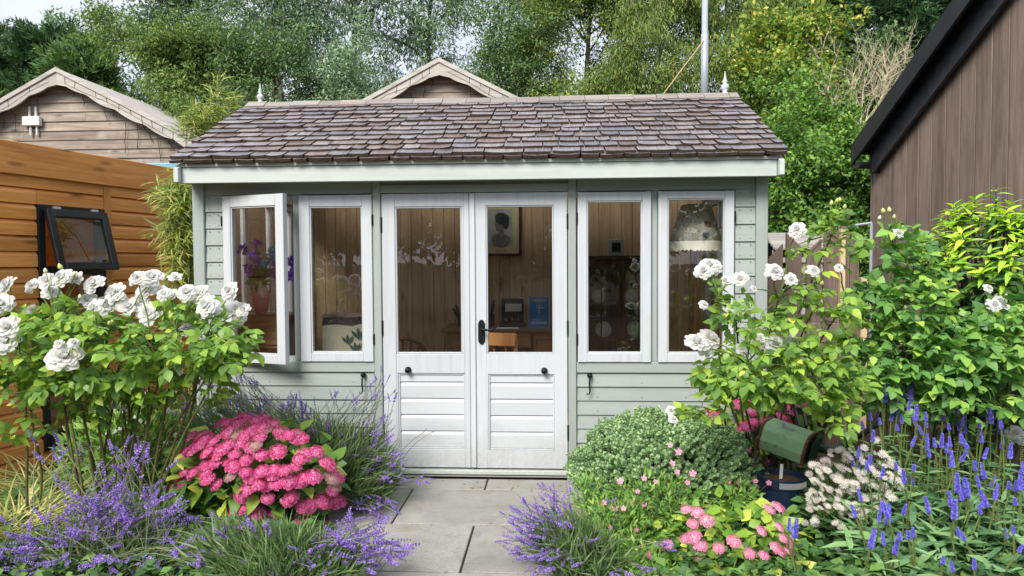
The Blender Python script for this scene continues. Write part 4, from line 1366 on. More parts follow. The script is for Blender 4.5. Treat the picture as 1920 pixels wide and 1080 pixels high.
while z > 0.03:
    zb = z - pitch
    spans = [(0.0, bat_a), (bat_b, SLEN)]
    if zb < wt + 0.02 and zb + pitch > wb:
        spans = [(0.0, wl), (bat_b, SLEN)]
    for (a, b) in spans:
        shed_board(a, b, zb + 0.001, pitch - 0.001)
    if len(spans) == 2 and spans[0][1] == wl and zb + pitch > wt + 0.004:
        shed_board(wl + 0.002, bat_a, max(zb, wt) + 0.002, zb + pitch - max(zb, wt) - 0.002)
    z = zb
MB().box(bat_a, bat_b, -0.032, 0.01, 0.03, ftop - fh + 0.03).build('batten', M['cedar_v'], shed, M=SM, bevel=0.003)
MB().box(-0.05, SLEN + 0.04, -0.062, -0.032, ftop - fh, ftop).build('fascia', M['cedar'], shed, M=SM, bevel=0.004)
MB().box(-0.05, SLEN + 0.04, -0.03, 2.6, ftop - 0.06, ftop - 0.01).build('roof', M['batten'], shed, M=SM)
MB().box(SLEN - 0.03, SLEN, 0.011, 2.5, 0.03, ftop - 0.061).build('end_wall', M['cedar'], shed, M=SM)
MB().box(0, SLEN - 0.031, 2.45, 2.5, 0.03, ftop - 0.061).build('back_wall', M['cedar'], shed, M=SM)
MB().box(0.0, SLEN - 0.031, 0.011, 2.44, 0.02, 0.05).build('floor', M['pine_x'], shed, M=SM)
M['blackframe'] = plain('black_window_frame', (0.014, 0.017, 0.02), 0.35, 0.5, 0, 0.2, 10, 0.02)
# window: black frame, a fixed light below and a top hung sash propped open above
ww = wr - wl
tr_z = wt - 0.47
f = MB()
f.box(wl, wl + 0.055, -0.04, 0.03, wb, wt)
f.box(wr - 0.055, wr, -0.04, 0.03, wb, wt)
f.box(wl + 0.055, wr - 0.055, -0.04, 0.03, wt - 0.055, wt)
f.box(wl + 0.055, wr - 0.055, -0.04, 0.03, wb, wb + 0.12)
f.box(wl + 0.055, wr - 0.055, -0.04, 0.03, tr_z - 0.04, tr_z + 0.03)
win = f.build('window', M['blackframe'], shed, M=SM, bevel=0.003)
MB().box(wl + 0.055, wr - 0.055, -0.005, 0.0, wb + 0.12, tr_z - 0.04).build('pane', M['glass_dark'], win, M=SM)
tilt = rad(14)
hs_ = wt - 0.03 - tr_z + 0.02
SashM = SM @ Matrix.Translation((wl + 0.03, -0.05, wt - 0.03)) @ Matrix.Rotation(-tilt, 4, 'X')
sw_ = ww - 0.05
f = MB()
t = 0.06
f.box(0, t, -0.035, 0.0, -hs_, 0)
f.box(sw_ - t, sw_, -0.035, 0.0, -hs_, 0)
f.box(t, sw_ - t, -0.035, 0.0, -t, -0.0005)
f.box(t, sw_ - t, -0.035, 0.0, -hs_ + 0.0005, -hs_ + t)
f.build('sash', M['blackframe'], win, M=SashM, bevel=0.005)
MB().box(t, sw_ - t, -0.016, -0.011, -hs_ + t, -t).build('pane', M['glass_dark'], win, M=SashM)
for u in (0.2, 0.82):
    MB().box(sw_ * u - 0.03, sw_ * u + 0.03, -0.02, 0.014, -0.006, 0.022).build('hinge', M['galv'], win, M=SashM, bevel=0.003)

# ================================================================== the two weathered barns behind
def barn(label, wires_label, apex, Y, halfL, halfR, slope, boards_to, seed, x_lo=None):
    r = random.Random(seed)
    A = at(apex[0], apex[1], Y - 0.2)
    b = thing('timber_barn', label, 'barn', (A.x, Y, 0), 'weathered timber barns behind the garden')
    sc = Y / FPX
    s_ang = math.atan(slope)
    def roofz(x):
        return A.z - 0.06 - abs(x - A.x) * slope
    # lapped boards cut to the roof slope
    bh = 0.134
    zz = A.z - 0.30
    z = 0.02
    nb = 0
    rows = []
    while z < A.z - 0.25:
        rows.append(z)
        z += bh
    for z in rows:
        top = z + bh
        wmax = min((A.z - 0.10 - z) / slope, 99)
        wtop = max((A.z - 0.10 - top) / slope, 0.0)
        l0, r0 = A.x - min(wmax, halfL), A.x + min(wmax, halfR)
        l1, r1 = A.x - min(wtop, halfL), A.x + min(wtop, halfR)
        cuts = [l0]
        if r.random() < 0.55 and r0 - l0 > 2.0:
            cuts.append(r.uniform(l0 + 0.7, r0 - 0.7))
        cuts.append(r0)
        for q in range(len(cuts) - 1):
            a0, a1 = cuts[q] + (0.002 if q else 0), cuts[q + 1] - 0.002
            b0 = max(a0, l1) if q == 0 else a0
            b1 = min(a1, r1) if q == len(cuts) - 2 else a1
            if a1 - a0 < 0.05:
                continue
            m_ = (a0 + a1) / 2
            mb = MB()
            mb.hexa([(a0 - m_, -0.024, 0), (a1 - m_, -0.024, 0), (a1 - m_, 0.01, 0), (a0 - m_, 0.01, 0),
                     (b0 - m_, -0.006, bh + 0.006), (b1 - m_, -0.006, bh + 0.006), (b1 - m_, 0.01, bh + 0.006), (b0 - m_, 0.01, bh + 0.006)])
            mb.build('cladding_board', M['barn'], b, M=Matrix.Translation((m_, Y + r.uniform(-0.002, 0.002), z)))
    # roof slabs and scalloped bargeboards
    for s, half in ((-1, halfL), (1, halfR)):
        ex = A.x + s * (half + 0.12)
        mb = MB()
        mb.prism([(A.x, Y - 0.16, A.z), (ex, Y - 0.16, A.z - (half + 0.12) * slope), (ex, Y - 0.16, A.z - (half + 0.12) * slope - 0.05), (A.x, Y - 0.16, A.z - 0.05)], (0, 4.2, 0))
        mb.build('roof', M['barge'], b, recalc=True)
        n = 48
        up, lo = [], []
        for i in range(n + 1):
            u = i / n
            x = A.x + s * (half + 0.10) * u
            zt = A.z - 0.002 - (half + 0.10) * u * slope
            ph = (half + 0.10) * u / 0.42
            sc_ = abs(math.sin(math.pi * ph))
            d = 0.155 + 0.035 * sc_ + (0.07 if u < 0.06 else 0) * (1 - u / 0.06)
            up.append((x, zt))
            lo.append((x, zt - d))
        bm_ = MB()
        for i in range(n):
            bm_.hexa([(lo[i][0], Y - 0.195, lo[i][1]), (lo[i + 1][0], Y - 0.195, lo[i + 1][1]), (lo[i + 1][0], Y - 0.164, lo[i + 1][1]), (lo[i][0], Y - 0.164, lo[i][1]),
                      (up[i][0], Y - 0.195, up[i][1]), (up[i + 1][0], Y - 0.195, up[i + 1][1]), (up[i + 1][0], Y - 0.164, up[i + 1][1]), (up[i][0], Y - 0.164, up[i][1])])
        mmm = Matrix.Identity(4)
        bm_.build('bargeboard', M['barge'], b, recalc=True)
        bm2 = MB()
        p0, p1 = up[0], up[-1]
        bm2.prism([(p0[0], Y - 0.215, p0[1] + 0.018), (p1[0], Y - 0.215, p1[1] + 0.018), (p1[0], Y - 0.215, p1[1] - 0.045), (p0[0], Y - 0.215, p0[1] - 0.045)], (0, 0.0195, 0))
        bm2.build('verge_strip', M['barge'], b, recalc=True)
    for s, half in ((-1, halfL), (1, halfR)):
        xw = A.x + s * half
        zt = A.z - half * slope - 0.07
        MB().box(xw - 0.03, xw + 0.03, Y + 0.012, Y + 4.0, 0.02, zt).build('side_wall', M['barn'], b)
    # icicle wires hanging from the verge
    wv = MB()
    for s, half in ((-1, halfL), (1, halfR)):
        pts = []
        n = int((half) / 0.16)
        for i in range(n):
            x = A.x + s * (0.10 + 0.16 * i + r.uniform(-0.03, 0.03))
            zt = A.z - abs(x - A.x) * slope - r.uniform(0.10, 0.17)
            pts.append(Vector((x, Y - 0.20, zt)))
            if r.random() < 0.78:
                L = r.choice((0.12, 0.22, 0.3, 0.38, 0.5)) * r.uniform(0.7, 1.1)
                x0, z0 = x + r.uniform(-0.02, 0.02), zt - 0.08
                dp = [Vector((x0, Y - 0.05, z0))]
                for q in range(6):
                    dp.append(dp[-1] + Vector((r.uniform(-0.022, 0.022), r.uniform(-0.006, 0.006), -L / 6)))
                wv.tube(dp, 0.0045, 3, caps=False)
                wv.tube([Vector((x, Y - 0.20, zt + 0.10)), Vector((x + r.uniform(-.02, .02), Y - 0.202, zt)), Vector((x0, Y - 0.12, z0 + 0.01)), dp[0]], 0.0028, 3, caps=False)
        wv.tube(pts[::2], 0.0022, 3, caps=False)
    w = wv.build('string_lights', M['wire'])
    tag(w, wires_label, 'string lights', 'icicle wires on the barn gables')
    return b
barn('weathered grey brown timber barn gable on the left behind the orange shed', 'dark wires hanging from the gable of the left barn behind the orange shed', (105, 128), 10.0, 2.15, 2.02, 0.515, 9, 3)
barn('weathered barn gable rising above the middle of the shingle roof', 'dark wires hanging from the gable above the shingle roof', (823, 110), 10.4, 2.3, 2.3, 0.515, 3, 4)
jb = at(44, 219, 9.94); jb1 = at(77, 236, 9.94)
jbx = thing('junction_box', 'pale plastic junction box with two conduits on the left barn gable', 'electrical box', ((jb.x + jb1.x) / 2, 9.94, jb1.z))
MB().box(jb.x, jb1.x, 9.90, 9.97, jb1.z, jb.z).build('box', M['paleplastic'], jbx, bevel=0.008)
for px in (55, 67):
    a, b_ = at(px, 200, 9.95), at(px + 1, 254, 9.95)
    MB().tube([(a.x, 9.95, a.z), (a.x, 9.95, jb.z + 0.002)], 0.017, 6).build('conduit', M['paleplastic'], jbx)
    MB().tube([(a.x + 0.01, 9.95, jb1.z - 0.002), (a.x + 0.01, 9.95, b_.z)], 0.017, 6).build('conduit', M['paleplastic'], jbx)
a, b_ = at(286, 308, 8.6), at(345, 320, 8.6)
bs = thing('blue_bin', 'strip of pale blue painted bin top between the orange shed and the summerhouse', 'bin', ((a.x + b_.x) / 2, 8.6, 0))
MB().box(a.x, b_.x, 8.5, 9.1, 0.0, b_.z - 0.06).build('body', M['bluepaint'], bs, bevel=0.02)
MB().box(a.x - 0.02, b_.x + 0.02, 8.47, 9.12, b_.z - 0.058, a.z).build('lid', M['bluepaint'], bs, bevel=0.015)

# ================================================================== the dark brown building on the right
B0 = at(1637, 420, 7.55)
B0 = Vector((B0.x, B0.y, 0))
bdir = Vector((0.235, -1.2, 0)).normalized()
bnrm = Vector((bdir.y, -bdir.x, 0))                 # points to -X, towards the garden
bang = math.atan2(bdir.y, bdir.x)
BM = Matrix.Translation(B0) @ Matrix.Rotation(bang, 4, 'Z')   # local X along the wall towards the camera, local +Y = away from garden?
loc_in = (Matrix.Rotation(bang, 4, 'Z').to_3x3() @ Vector((0, 1, 0))).dot(bnrm)
IN = -1.0 if loc_in > 0 else 1.0                    # sign of local Y that goes into the building
def brown_local(px, py, out=0.0):
    p = on_plane(px, py, B0 + bnrm * out, bnrm)
    return (p - B0).dot(bdir), p.z
brn = thing('timber_building', 'dark brown boarded building with a black bargeboard rising steeply', 'building', tuple(B0 + bdir * 1.5))
e0 = brown_local(1637, 322, 0.10)
e1 = brown_local(1884, 0, 0.10)
bsl = (e1[1] - e0[1]) / (e1[0] - e0[0])
def under(s):
    return e0[1] + (s - e0[0]) * bsl
RIDGE = 3.1
s = 0.0
bw = 0.168
while s < RIDGE + 1.0:
    a, b_ = s + 0.004, s + bw - 0.004
    za, zb_ = under(a) + 0.12, under(b_) + 0.12
    if a > RIDGE:
        za, zb_ = under(2 * RIDGE - a) + 0.12, under(2 * RIDGE - b_) + 0.12
    m_ = (a + b_) / 2
    mb = MB()
    mb.hexa([(a - m_, -0.012 * IN, 0), (b_ - m_, -0.012 * IN, 0), (b_ - m_, 0.012 * IN, 0), (a - m_, 0.012 * IN, 0),
             (a - m_, -0.012 * IN, za), (b_ - m_, -0.012 * IN, zb_), (b_ - m_, 0.012 * IN, zb_), (a - m_, 0.012 * IN, za)])
    mb.build('cladding_board', M['brown'], brn, M=BM @ Matrix.Translation((m_, 0, 0.02)), bevel=0.004, recalc=True)
    s += bw
MB().box(0.0, RIDGE + 1.0, 0.013 * IN if IN > 0 else -0.05, 0.05 if IN > 0 else -0.013, 0.02, under(0) + 0.05).build('wall_backing', M['black'], brn, M=BM)
mb = MB().box(-0.012, 0.012, min(-0.014 * IN, 3.2 * IN), max(-0.014 * IN, 3.2 * IN), 0.02, under(0) + 0.1)
mb.build('side_wall', M['brown'], brn, M=BM @ Matrix.Translation((-0.0145, 0, 0)))
# bargeboard, verge and roof slab following the slope up to the ridge
def slab(name, s0, s1, lo, hi, y0, y1, mat):
    mb = MB()
    ya, yb = min(y0 * IN, y1 * IN), max(y0 * IN, y1 * IN)
    mb.prism([(s0, ya, under(s0) + lo), (s1, ya, under(s1) + lo), (s1, ya, under(s1) + hi), (s0, ya, under(s0) + hi)], (0, yb - ya, 0))
    return mb.build(name, mat, brn, M=BM, recalc=True, bevel=0.004)
M['blackhi'] = plain('satin_black_verge', (0.022, 0.023, 0.028), 0.35, 0.5, 0, 0.5, 14, 0.1)
slab('bargeboard', e0[0] - 0.02, RIDGE, 0.0, 0.30, -0.10, -0.065, M['blackhi'])
slab('soffit', e0[0] - 0.02, RIDGE, 0.125, 0.15, -0.064, 0.0, M['black'])
slab('roof', e0[0] - 0.16, RIDGE, 0.302, 0.40, -0.20, 3.2, M['black'])
slab('verge_trim', e0[0] - 0.17, RIDGE, 0.20, 0.41, -0.235, -0.202, M['black'])
for yy in (0,):
    ga = MB()
    g0 = e0[0] - 0.02
    gz = under(g0) + 0.12
    ya, yb = min(-0.21 * IN, 3.1 * IN), max(-0.21 * IN, 3.1 * IN)
    n = 10
    vs = []
    for y in (ya, yb):
        for k in range(n + 1):
            an = math.pi * k / n
            vs.append((g0 - 0.085 - 0.06 * math.cos(an), y, gz - 0.065 * math.sin(an)))
    ga.add(vs, [(k, k + 1, n + 2 + k, n + 1 + k) for k in range(n)] + [tuple(range(n + 1)), tuple(range(2 * n + 1, n, -1))])
    ga.build('gutter', M['blackhi'], brn, M=BM)
    MB().box(g0 - 0.024, g0 - 0.001, ya + 0.1, yb, gz - 0.12, gz + 0.13).build('fascia', M['black'], brn, M=BM)

# ================================================================== pole with a stay wire behind the roof
pp = at(1321, 150, 8.2)
pole = thing('metal_pole', 'tall pale galvanised metal pole standing behind the shingle roof', 'pole', (pp.x, 8.2, 0))
MB().tube([(pp.x, 8.2, 0.0), (pp.x, 8.2, 3.0)], 0.041, 12).build('lower_tube', M['galv'], pole, smooth=True)
MB().tube([(pp.x, 8.2, 3.0), (pp.x, 8.2, 3.98), (pp.x, 8.2, 3.985), (pp.x + 0.01, 8.2, 6.2)], [0.041, 0.041, 0.034, 0.032], 12).build('upper_tube', M['galv'], pole, smooth=True)
a, b_ = at(1315, 78, 8.2), at(1250, 168, 8.2)
MB().tube([(a.x + 0.02, 8.16, a.z), ((a.x + b_.x) / 2, 8.2, (a.z + b_.z) / 2 - 0.01), (b_.x, 8.2, b_.z), (b_.x - 0.9, 8.2, b_.z - 1.26)], 0.007, 5).build('stay_wire', M['newpost'], pole)

# ================================================================== picket gate, post, slatted shelter, planter, grey metal frame
gY = 5.9
gate = thing('picket_gate', 'grey brown boarded gate with tall slant topped pickets beside the summerhouse', 'gate', (at(1525, 600, gY).x, gY, 0))
def picket(p0, p1, zl, zr, cl=False):
    a, b_ = at(p0, 500, gY).x, at(p1, 500, gY).x
    za, zb_ = at(p0, zl, gY).z, at(p1, zr, gY).z
    m_ = (a + b_) / 2
    poly = [(a - m_, 0, 0.06), (b_ - m_, 0, 0.06), (b_ - m_, 0, zb_)]
    if cl:
        poly += [(b_ - m_ - 0.03, 0, zb_ + 0.04), (a - m_ + 0.03, 0, za + 0.05)]
    poly += [(a - m_, 0, za)]
    MB().prism(poly, (0, 0.022, 0)).build('picket', M['gatewood'], gate, M=Matrix.Translation((m_, gY + R.uniform(-0.004, 0.004), 0)), recalc=True, bevel=0.003)
picket(1440, 1468, 486, 457)
picket(1474, 1504, 436, 464)
picket(1512, 1540, 474, 447)
picket(1545, 1574, 440, 414)
picket(1577, 1593, 418, 438)
picket(1594, 1611, 454, 462, True)
for pz in (520, 612):
    a, b_ = at(1438, pz, gY).x, at(1612, pz, gY).x
    z = at(1525, pz, gY).z
    MB().box(a, b_, gY + 0.028, gY + 0.06, z - 0.045, z + 0.045).build('rail', M['gatewood'], gate, bevel=0.004)
pp = at(1578.5, 430, gY - 0.05)
po = MB().box(pp.x - 0.02, pp.x + 0.02, gY - 0.085, gY - 0.035, 0.0, pp.z).build('fence_post', M['newpost'], bevel=0.004)
tag(po, 'pale new timber post standing against the grey pickets', 'post')
pq = at(1616, 520, gY + .15)
po = MB().box(pq.x - 0.025, pq.x + 0.03, gY + 0.1, gY + 0.16, 0.0, pq.z).build('fence_post', M['newpost'], bevel=0.004)
tag(po, 'short pale timber post right of the gate near the brown building', 'post')
# slatted shelter behind the gate
vY = 7.6
v0, v1 = at(1430, 440, vY).x, at(1548, 440, vY).x
zt, zm, zb_ = at(1490, 437, vY).z, at(1490, 468, vY - 0.4).z, 0.0
sh = thing('bin_store', 'pale grey slatted store with a sloping slat roof behind the picket gate', 'store', ((v0 + v1) / 2, vY, 0))
for i in range(6):
    u = i / 6
    z = zm + (zt - zm) * u
    y = vY - 0.42 + 0.42 * u
    MB().hexa([(v0, y, z), (v1, y, z), (v1, y + 0.08, z + 0.014), (v0, y + 0.08, z + 0.014), (v0, y, z + 0.022), (v1, y, z + 0.022), (v1, y + 0.08, z + 0.034), (v0, y + 0.08, z + 0.034)]).build('roof_slat', M['slat'], sh)
z = 0.06
while z < zm - 0.12:
    MB().box(v0 + 0.02, v1 - 0.02, vY - 0.36, vY - 0.34, z, z + 0.05).build('slat', M['slat'], sh)
    z += 0.105
for k in range(5):
    x = v0 + 0.03 + (v1 - v0 - 0.06) * k / 4
    MB().box(x - 0.022, x + 0.022, vY - 0.338, vY - 0.30, 0.0, zm).build('post', M['slat'], sh)
MB().box(v0 + 0.02, v1 - 0.02, vY - 0.06, vY - 0.03, 0.0, zt - 0.02).build('back_panel', M['black'], sh)
# grey metal frame against the brown wall
mY = 6.9
a, b_, c_ = at(1598, 423, mY), at(1634, 418, mY), at(1634, 560, mY)
mf = thing('metal_barrier', 'thin grey metal barrier standing between the gate and the brown wall', 'barrier', (b_.x, mY, 0))
MB().tube([(a.x, mY, a.z), (b_.x, mY, b_.z)], 0.013, 6).build('rail', M['galv'], mf)
MB().tube([(b_.x, mY, 0.0), (b_.x, mY, b_.z)], 0.013, 6).build('post', M['galv'], mf)
MB().tube([(a.x - 0.12, mY, 0.0), (a.x - 0.12, mY, a.z - 0.02)], 0.013, 6).build('post', M['galv'], mf)
MB().tube([(a.x - 0.12, mY, a.z - 0.02), (a.x, mY, a.z)], 0.013, 6).build('rail', M['galv'], mf)
# raised timber bed under the gate
pY = 5.35
a, b_ = at(1440, 606, pY), at(1528, 640, pY)
pl = thing('raised_bed', 'brown plank raised bed edge below the picket gate', 'raised bed', ((a.x + b_.x) / 2, pY, 0))
for i in range(4):
    z1 = a.z - i * 0.15
    if z1 - 0.145 < 0: break
    MB().box(a.x, b_.x + 0.25, pY, pY + 0.035, z1 - 0.145, z1).build('plank', M['gatewood'], pl, bevel=0.004)
MB().box(a.x, b_.x + 0.25, pY + 0.036, pY + 0.40, a.z - 0.08, a.z - 0.05).build('soil', plain('bed_soil', (0.05, 0.035, 0.024), 0.95, 0.1, 0, 0.4, 20, 0.6), pl)
MB().box(a.x, a.x + 0.035, pY + 0.036, pY + 0.40, 0, a.z - 0.003).box(b_.x + 0.21, b_.x + 0.25, pY + 0.036, pY + 0.40, 0, a.z - 0.003).build('end_plank', M['gatewood'], pl)

# ================================================================== old green mower box, navy pot, plant label, black bars
def rusty_green():
    m, nt, out = new_mat('faded_green_rusty_metal')
    v, base, rnd = obj_coords(nt, (1, 1, 1))
    a = noise(nt, base, 9.0, 7, 0.7)
    b = noise(nt, base, 40.0, 4, 0.6)
    c = ramp(nt, a, [(0.3, (0.27, 0.45, 0.24)), (0.6, (0.37, 0.56, 0.32)), (0.8, (0.46, 0.58, 0.37))])
    f = mathn(nt, 'ADD', mathn(nt, 'MULTIPLY', a, 0.6), mathn(nt, 'MULTIPLY', b, 0.4))
    c = mixc(nt, ramp(nt, f, [(0.54, (0, 0, 0)), (0.64, (0.85, 0.85, 0.85))]), c, (0.16, 0.075, 0.035))
    finish(nt, out, c, 0.6, 0.35, b, 0.15, 0.002)
    return m
M['rustgreen'] = rusty_green()
M['rust'] = plain('rusty_edge', (0.16, 0.075, 0.04), 0.8, 0.2, 0, 0.4, 30, 0.3)
M['darkgreen'] = plain('dark_green_paint', (0.02, 0.075, 0.04), 0.4, 0.4, 0, 0.4, 12, 0.1)
M['navy'] = plain('navy_glaze', (0.012, 0.022, 0.05), 0.3, 0.5, 0, 0.3, 12, 0.05)
M['whiteprint'] = plain('white_print', (0.6, 0.63, 0.62), 0.6, 0.3, 0, 0.05)
M['wornsteel'] = plain('worn_brown_tube', (0.12, 0.085, 0.05), 0.6, 0.3, 0.2, 0.5, 20, 0.2)
hY = 4.0
tl, tr, br, bl = at(1427, 795, hY), at(1512, 815, hY), at(1508, 869, hY), at(1420, 849, hY)
mid = (tl + tr + br + bl) / 4
hop = thing('mower_box', 'faded green rusty metal mower grass box tilted on brown tube legs', 'mower', (mid.x, hY, 0))
axx = ((tr - tl) + (br - bl)).normalized()
W = ((tr - tl).length + (br - bl).length) / 2
H = ((tl - bl).length + (tr - br).length) / 2
HM = Matrix.Translation(mid) @ Matrix.Rotation(rad(-34), 4, 'Z') @ Matrix(((axx.x, 0, -axx.z, 0), (0, 1, 0, 0), (axx.z, 0, axx.x, 0), (0, 0, 0, 1)))
hw, hh = W / 2, H / 2
MB().prism([(-hw, 0.0, -hh * 0.94), (-hw, -0.02, -hh * 0.2), (-hw, -0.012, hh * 0.6), (-hw, 0.03, hh), (-hw, 0.17, hh * 0.98), (-hw, 0.19, -hh * 0.9)], (W, 0, 0)).build('body', M['rustgreen'], hop, M=HM, bevel=0.006, recalc=True)
for u in (-hw, hw - 0.012):
    MB().prism([(u - 0.002, -0.006, -hh * 0.97), (u - 0.002, -0.026, -hh * 0.2), (u - 0.002, -0.018, hh * 0.62), (u - 0.002, 0.028, hh * 1.04), (u - 0.002, 0.172, hh * 1.03), (u - 0.002, 0.196, -hh * 0.96)], (0.014, 0, 0)).build('rim', M['rust'], hop, M=HM, recalc=True)
MB().prism([(hw + 0.013, 0.02, -hh * 0.9), (hw + 0.013, 0.01, hh * 0.5), (hw + 0.013, 0.06, hh * 0.85), (hw + 0.013, 0.2, hh * 0.8), (hw + 0.013, 0.2, -hh * 0.9)], (0.012, 0, 0)).build('side_panel', M['darkgreen'], hop, M=HM, recalc=True, bevel=0.006)
MB().box(-0.03, 0.03, 0.03, 0.05, hh, hh + 0.012).box(-0.036, -0.026, 0.03, 0.05, hh + 0.0125, hh + 0.022).build('catch', M['galv'], hop, M=HM)
p = lambda px, py, Y: tuple(at(px, py, Y))
MB().tube([p(1421, 846, 4.05), p(1404, 884, 3.98), p(1388, 940, 3.95), (at(1388, 940, 3.95).x - 0.03, 3.95, 0)], 0.014, 8).build('leg', M['wornsteel'], hop)
for (q0, q1) in (((1432, 856), (1424, 905)), ((1445, 860), (1452, 905)), ((1470, 866), (1474, 900))):
    a = at(q0[0], q0[1], 4.1)
    b_ = at(q1[0], q1[1], 4.12)
    MB().tube([tuple(a), tuple(b_), (b_.x + (b_.x - a.x) * 2.0, 4.13, 0.0)], 0.009, 6).build('leg', M['wornsteel'], hop)
MB().tube([p(1535, 840, 4.15), p(1560, 845, 4.15), p(1578, 838, 4.15), p(1592, 820, 4.2)], 0.026, 10).build('roller_arm', M['darkgreen'], hop, smooth=True)
for (q0, q1, q2) in (((1476, 725), (1490, 765), (1500, 800)), ((1496, 735), (1506, 765), (1512, 800))):
    MB().tube([p(*q0, 4.45), p(*q1, 4.35), p(*q2, 4.15)], 0.010, 6).build('handle', M['black'], hop)
MB().tube([p(1575, 695, 4.6), p(1610, 698, 4.6), p(1660, 706, 4.55), p(1672, 722, 4.5), p(1640, 800, 4.35), p(1592, 828, 4.2)], 0.017, 8).build('handle', M['black'], hop, smooth=True)

pY = 3.86
c = at(1466, 890, pY)
pot = thing('plant_pot', 'navy blue pot with a white striped rim label below the green metal box', 'pot', (c.x, pY, 0))
pr = 44 * pY / FPX
pz = c.z
MB().lathe([(pr * 0.78, 0.0), (pr * 0.84, 0.02), (pr * 0.96, pz * 0.8), (pr * 0.97, pz * 0.82), (pr, pz * 0.84), (pr, pz), (pr * 0.9, pz), (pr * 0.86, pz * 0.9)], (c.x, pY, 0), 28).build('body', M['navy'], pot, smooth=False)
MB().lathe([(pr * 0.87, 0), (pr * 0.6, 0.008), (0.01, 0.012)], (c.x, pY, pz * 0.91), 20).build('soil', plain('pot_soil', (0.09, 0.055, 0.035), 0.95, 0.1, 0, 0.5, 30, 0.6), pot)
lb = MB()
for k in range(34):
    a = rad(-112 + k * 2.25)
    w = 0.015
    z0, z1 = pz * 0.865, pz * 0.965
    ps = []
    for (an, rr) in ((a, pr + 0.0006), (a + w, pr + 0.0006), (a + w, pr + 0.0016), (a, pr + 0.0016)):
        ps.append((c.x + rr * math.cos(an), pY + rr * math.sin(an)))
    lb.hexa([(x, y, z0) for x, y in ps] + [(x, y, z1) for x, y in ps])
for j in range(4):
    for k in range(7):
        a = rad(-50 + k * 3.4)
        z0 = pz * (0.60 + 0.065 * j)
        ps = []
        rr0 = pr * 0.955 + 0.004
        for (an, rr) in ((a, rr0), (a + rad(3.4), rr0), (a + rad(3.4), rr0 + 0.001), (a, rr0 + 0.001)):
            ps.append((c.x + rr * math.cos(an), pY + rr * math.sin(an)))
        lb.hexa([(x, y, z0) for x, y in ps] + [(x, y, z0 + 0.008) for x, y in ps])
lb.build('label_print', M['whiteprint'], pot)
a = at(1463, 868, pY); b_ = at(1462, 896, pY)
MB_ = MB().box(-0.0085, 0.0085, 0, 0.0015, -0.03, a.z - b_.z)
t_ = MB_.build('plant_label', M['whiteprint'], M=Matrix.Translation((b_.x, pY - 0.02, b_.z)) @ Matrix.Rotation(rad(3), 4, 'Y'), bevel=0.0005)
tag(t_, 'white plastic plant label stuck upright in the navy pot', 'plant label')

# ================================================================== leaf, petal and flower shapes
def leaf_t(w=0.3, fold=0.25, curl=0.2, stations=(0.3, 0.65), serr=0.0, base=0.0):
    """a blade along +Y, folded on its midrib; returns verts, faces"""
    ts = [0.0] + list(stations) + [1.0]
    V, F = [], []
    def zc(t): return -curl * t * t
    mids, ls, rs = [], [], []
    for i, t in enumerate(ts):
        mids.append(len(V)); V.append((0, base + t, zc(t)))
    for i, t in enumerate(ts[1:-1]):
        hw = w * (math.sin(math.pi * t ** 0.8)) * (1 + (serr if i % 2 else -serr))
        ls.append(len(V)); V.append((-hw, base + t - 0.02 * (i % 2), zc(t) + fold * hw))
        rs.append(len(V)); V.append((hw, base + t - 0.02 * (i % 2), zc(t) + fold * hw))
    for S, flip in ((ls, False), (rs, True)):
        ch = [(mids[0], S[0], mids[1])]
        for i in range(len(S) - 1):
            ch.append((mids[i + 1], S[i], S[i + 1], mids[i + 2]))
        ch.append((mids[-2], S[-1], mids[-1]))
        F += [tuple(reversed(c)) if not flip else c for c in ch]
    return np.array(V, float), F

def merge(*tp):
    V, F, b = [], [], 0
    for v, f in tp:
        V.append(np.asarray(v, float)); F += [tuple(i + b for i in q) for q in f]; b += len(v)
    return np.concatenate(V), F

def tmat(v, M):
    return np.array([tuple(M @ Vector(p)) for p in v])

def place(tp, pos, yaw=0.0, pitch=0.0, roll=0.0, s=1.0):
    Mx = Matrix.Translation(pos) @ Matrix.Rotation(yaw, 4, 'Z') @ Matrix.Rotation(pitch, 4, 'X') @ Matrix.Rotation(roll, 4, 'Y') @ Matrix.Scale(s, 4)
    return tmat(tp[0], Mx), tp[1]

def rose_leaf(seed, serr=0.0, n=5):
    r = random.Random(seed)
    lf = leaf_t(0.34, r.uniform(.1, .26), r.uniform(.1, .34), (0.16, 0.38, 0.62, 0.84), serr)
    ps = [([(-0.008, 0, 0), (0.008, 0, 0), (0.006, 0.62, 0.03), (-0.006, 0.62, 0.03)], [(0, 1, 2, 3)])]
    ps.append(place(lf, (0, 0.62, 0.03), r.uniform(-.15, .15), r.uniform(-.35, .05), r.uniform(-.2, .2), 0.42))
    for (y, s) in ((0.56, 0.37), (0.27, 0.31))[: (n - 1) // 2]:
        for sg in (-1, 1):
            ps.append(place(lf, (0, y, 0.02), -sg * r.uniform(0.9, 1.25), r.uniform(-.35, .1), sg * r.uniform(0, .35), s * r.uniform(.9, 1.1)))
    return merge(*ps)

def grid_petal(L, w, cup, curl, nu=4, nv=4, ruffle=0.0, r=None):
    V, F = [], []
    for j in range(nv):
        v = j / (nv - 1)
        wv = w * (0.35 + 0.65 * math.sin(math.pi * min(0.12 + 0.72 * v, 1)))
        for i in range(nu):
            u = 2 * i / (nu - 1) - 1
            z = cup * u * u * wv + curl * v * v
            if r and v > 0.5:
                z += r.uniform(-ruffle, ruffle)
            V.append((u * wv, L * v - 0.10 * L * u * u * v, z))
    for j in range(nv - 1):
        for i in range(nu - 1):
            a = j * nu + i
            F.append((a, a + 1, a + nu + 1, a + nu))
    return V, F

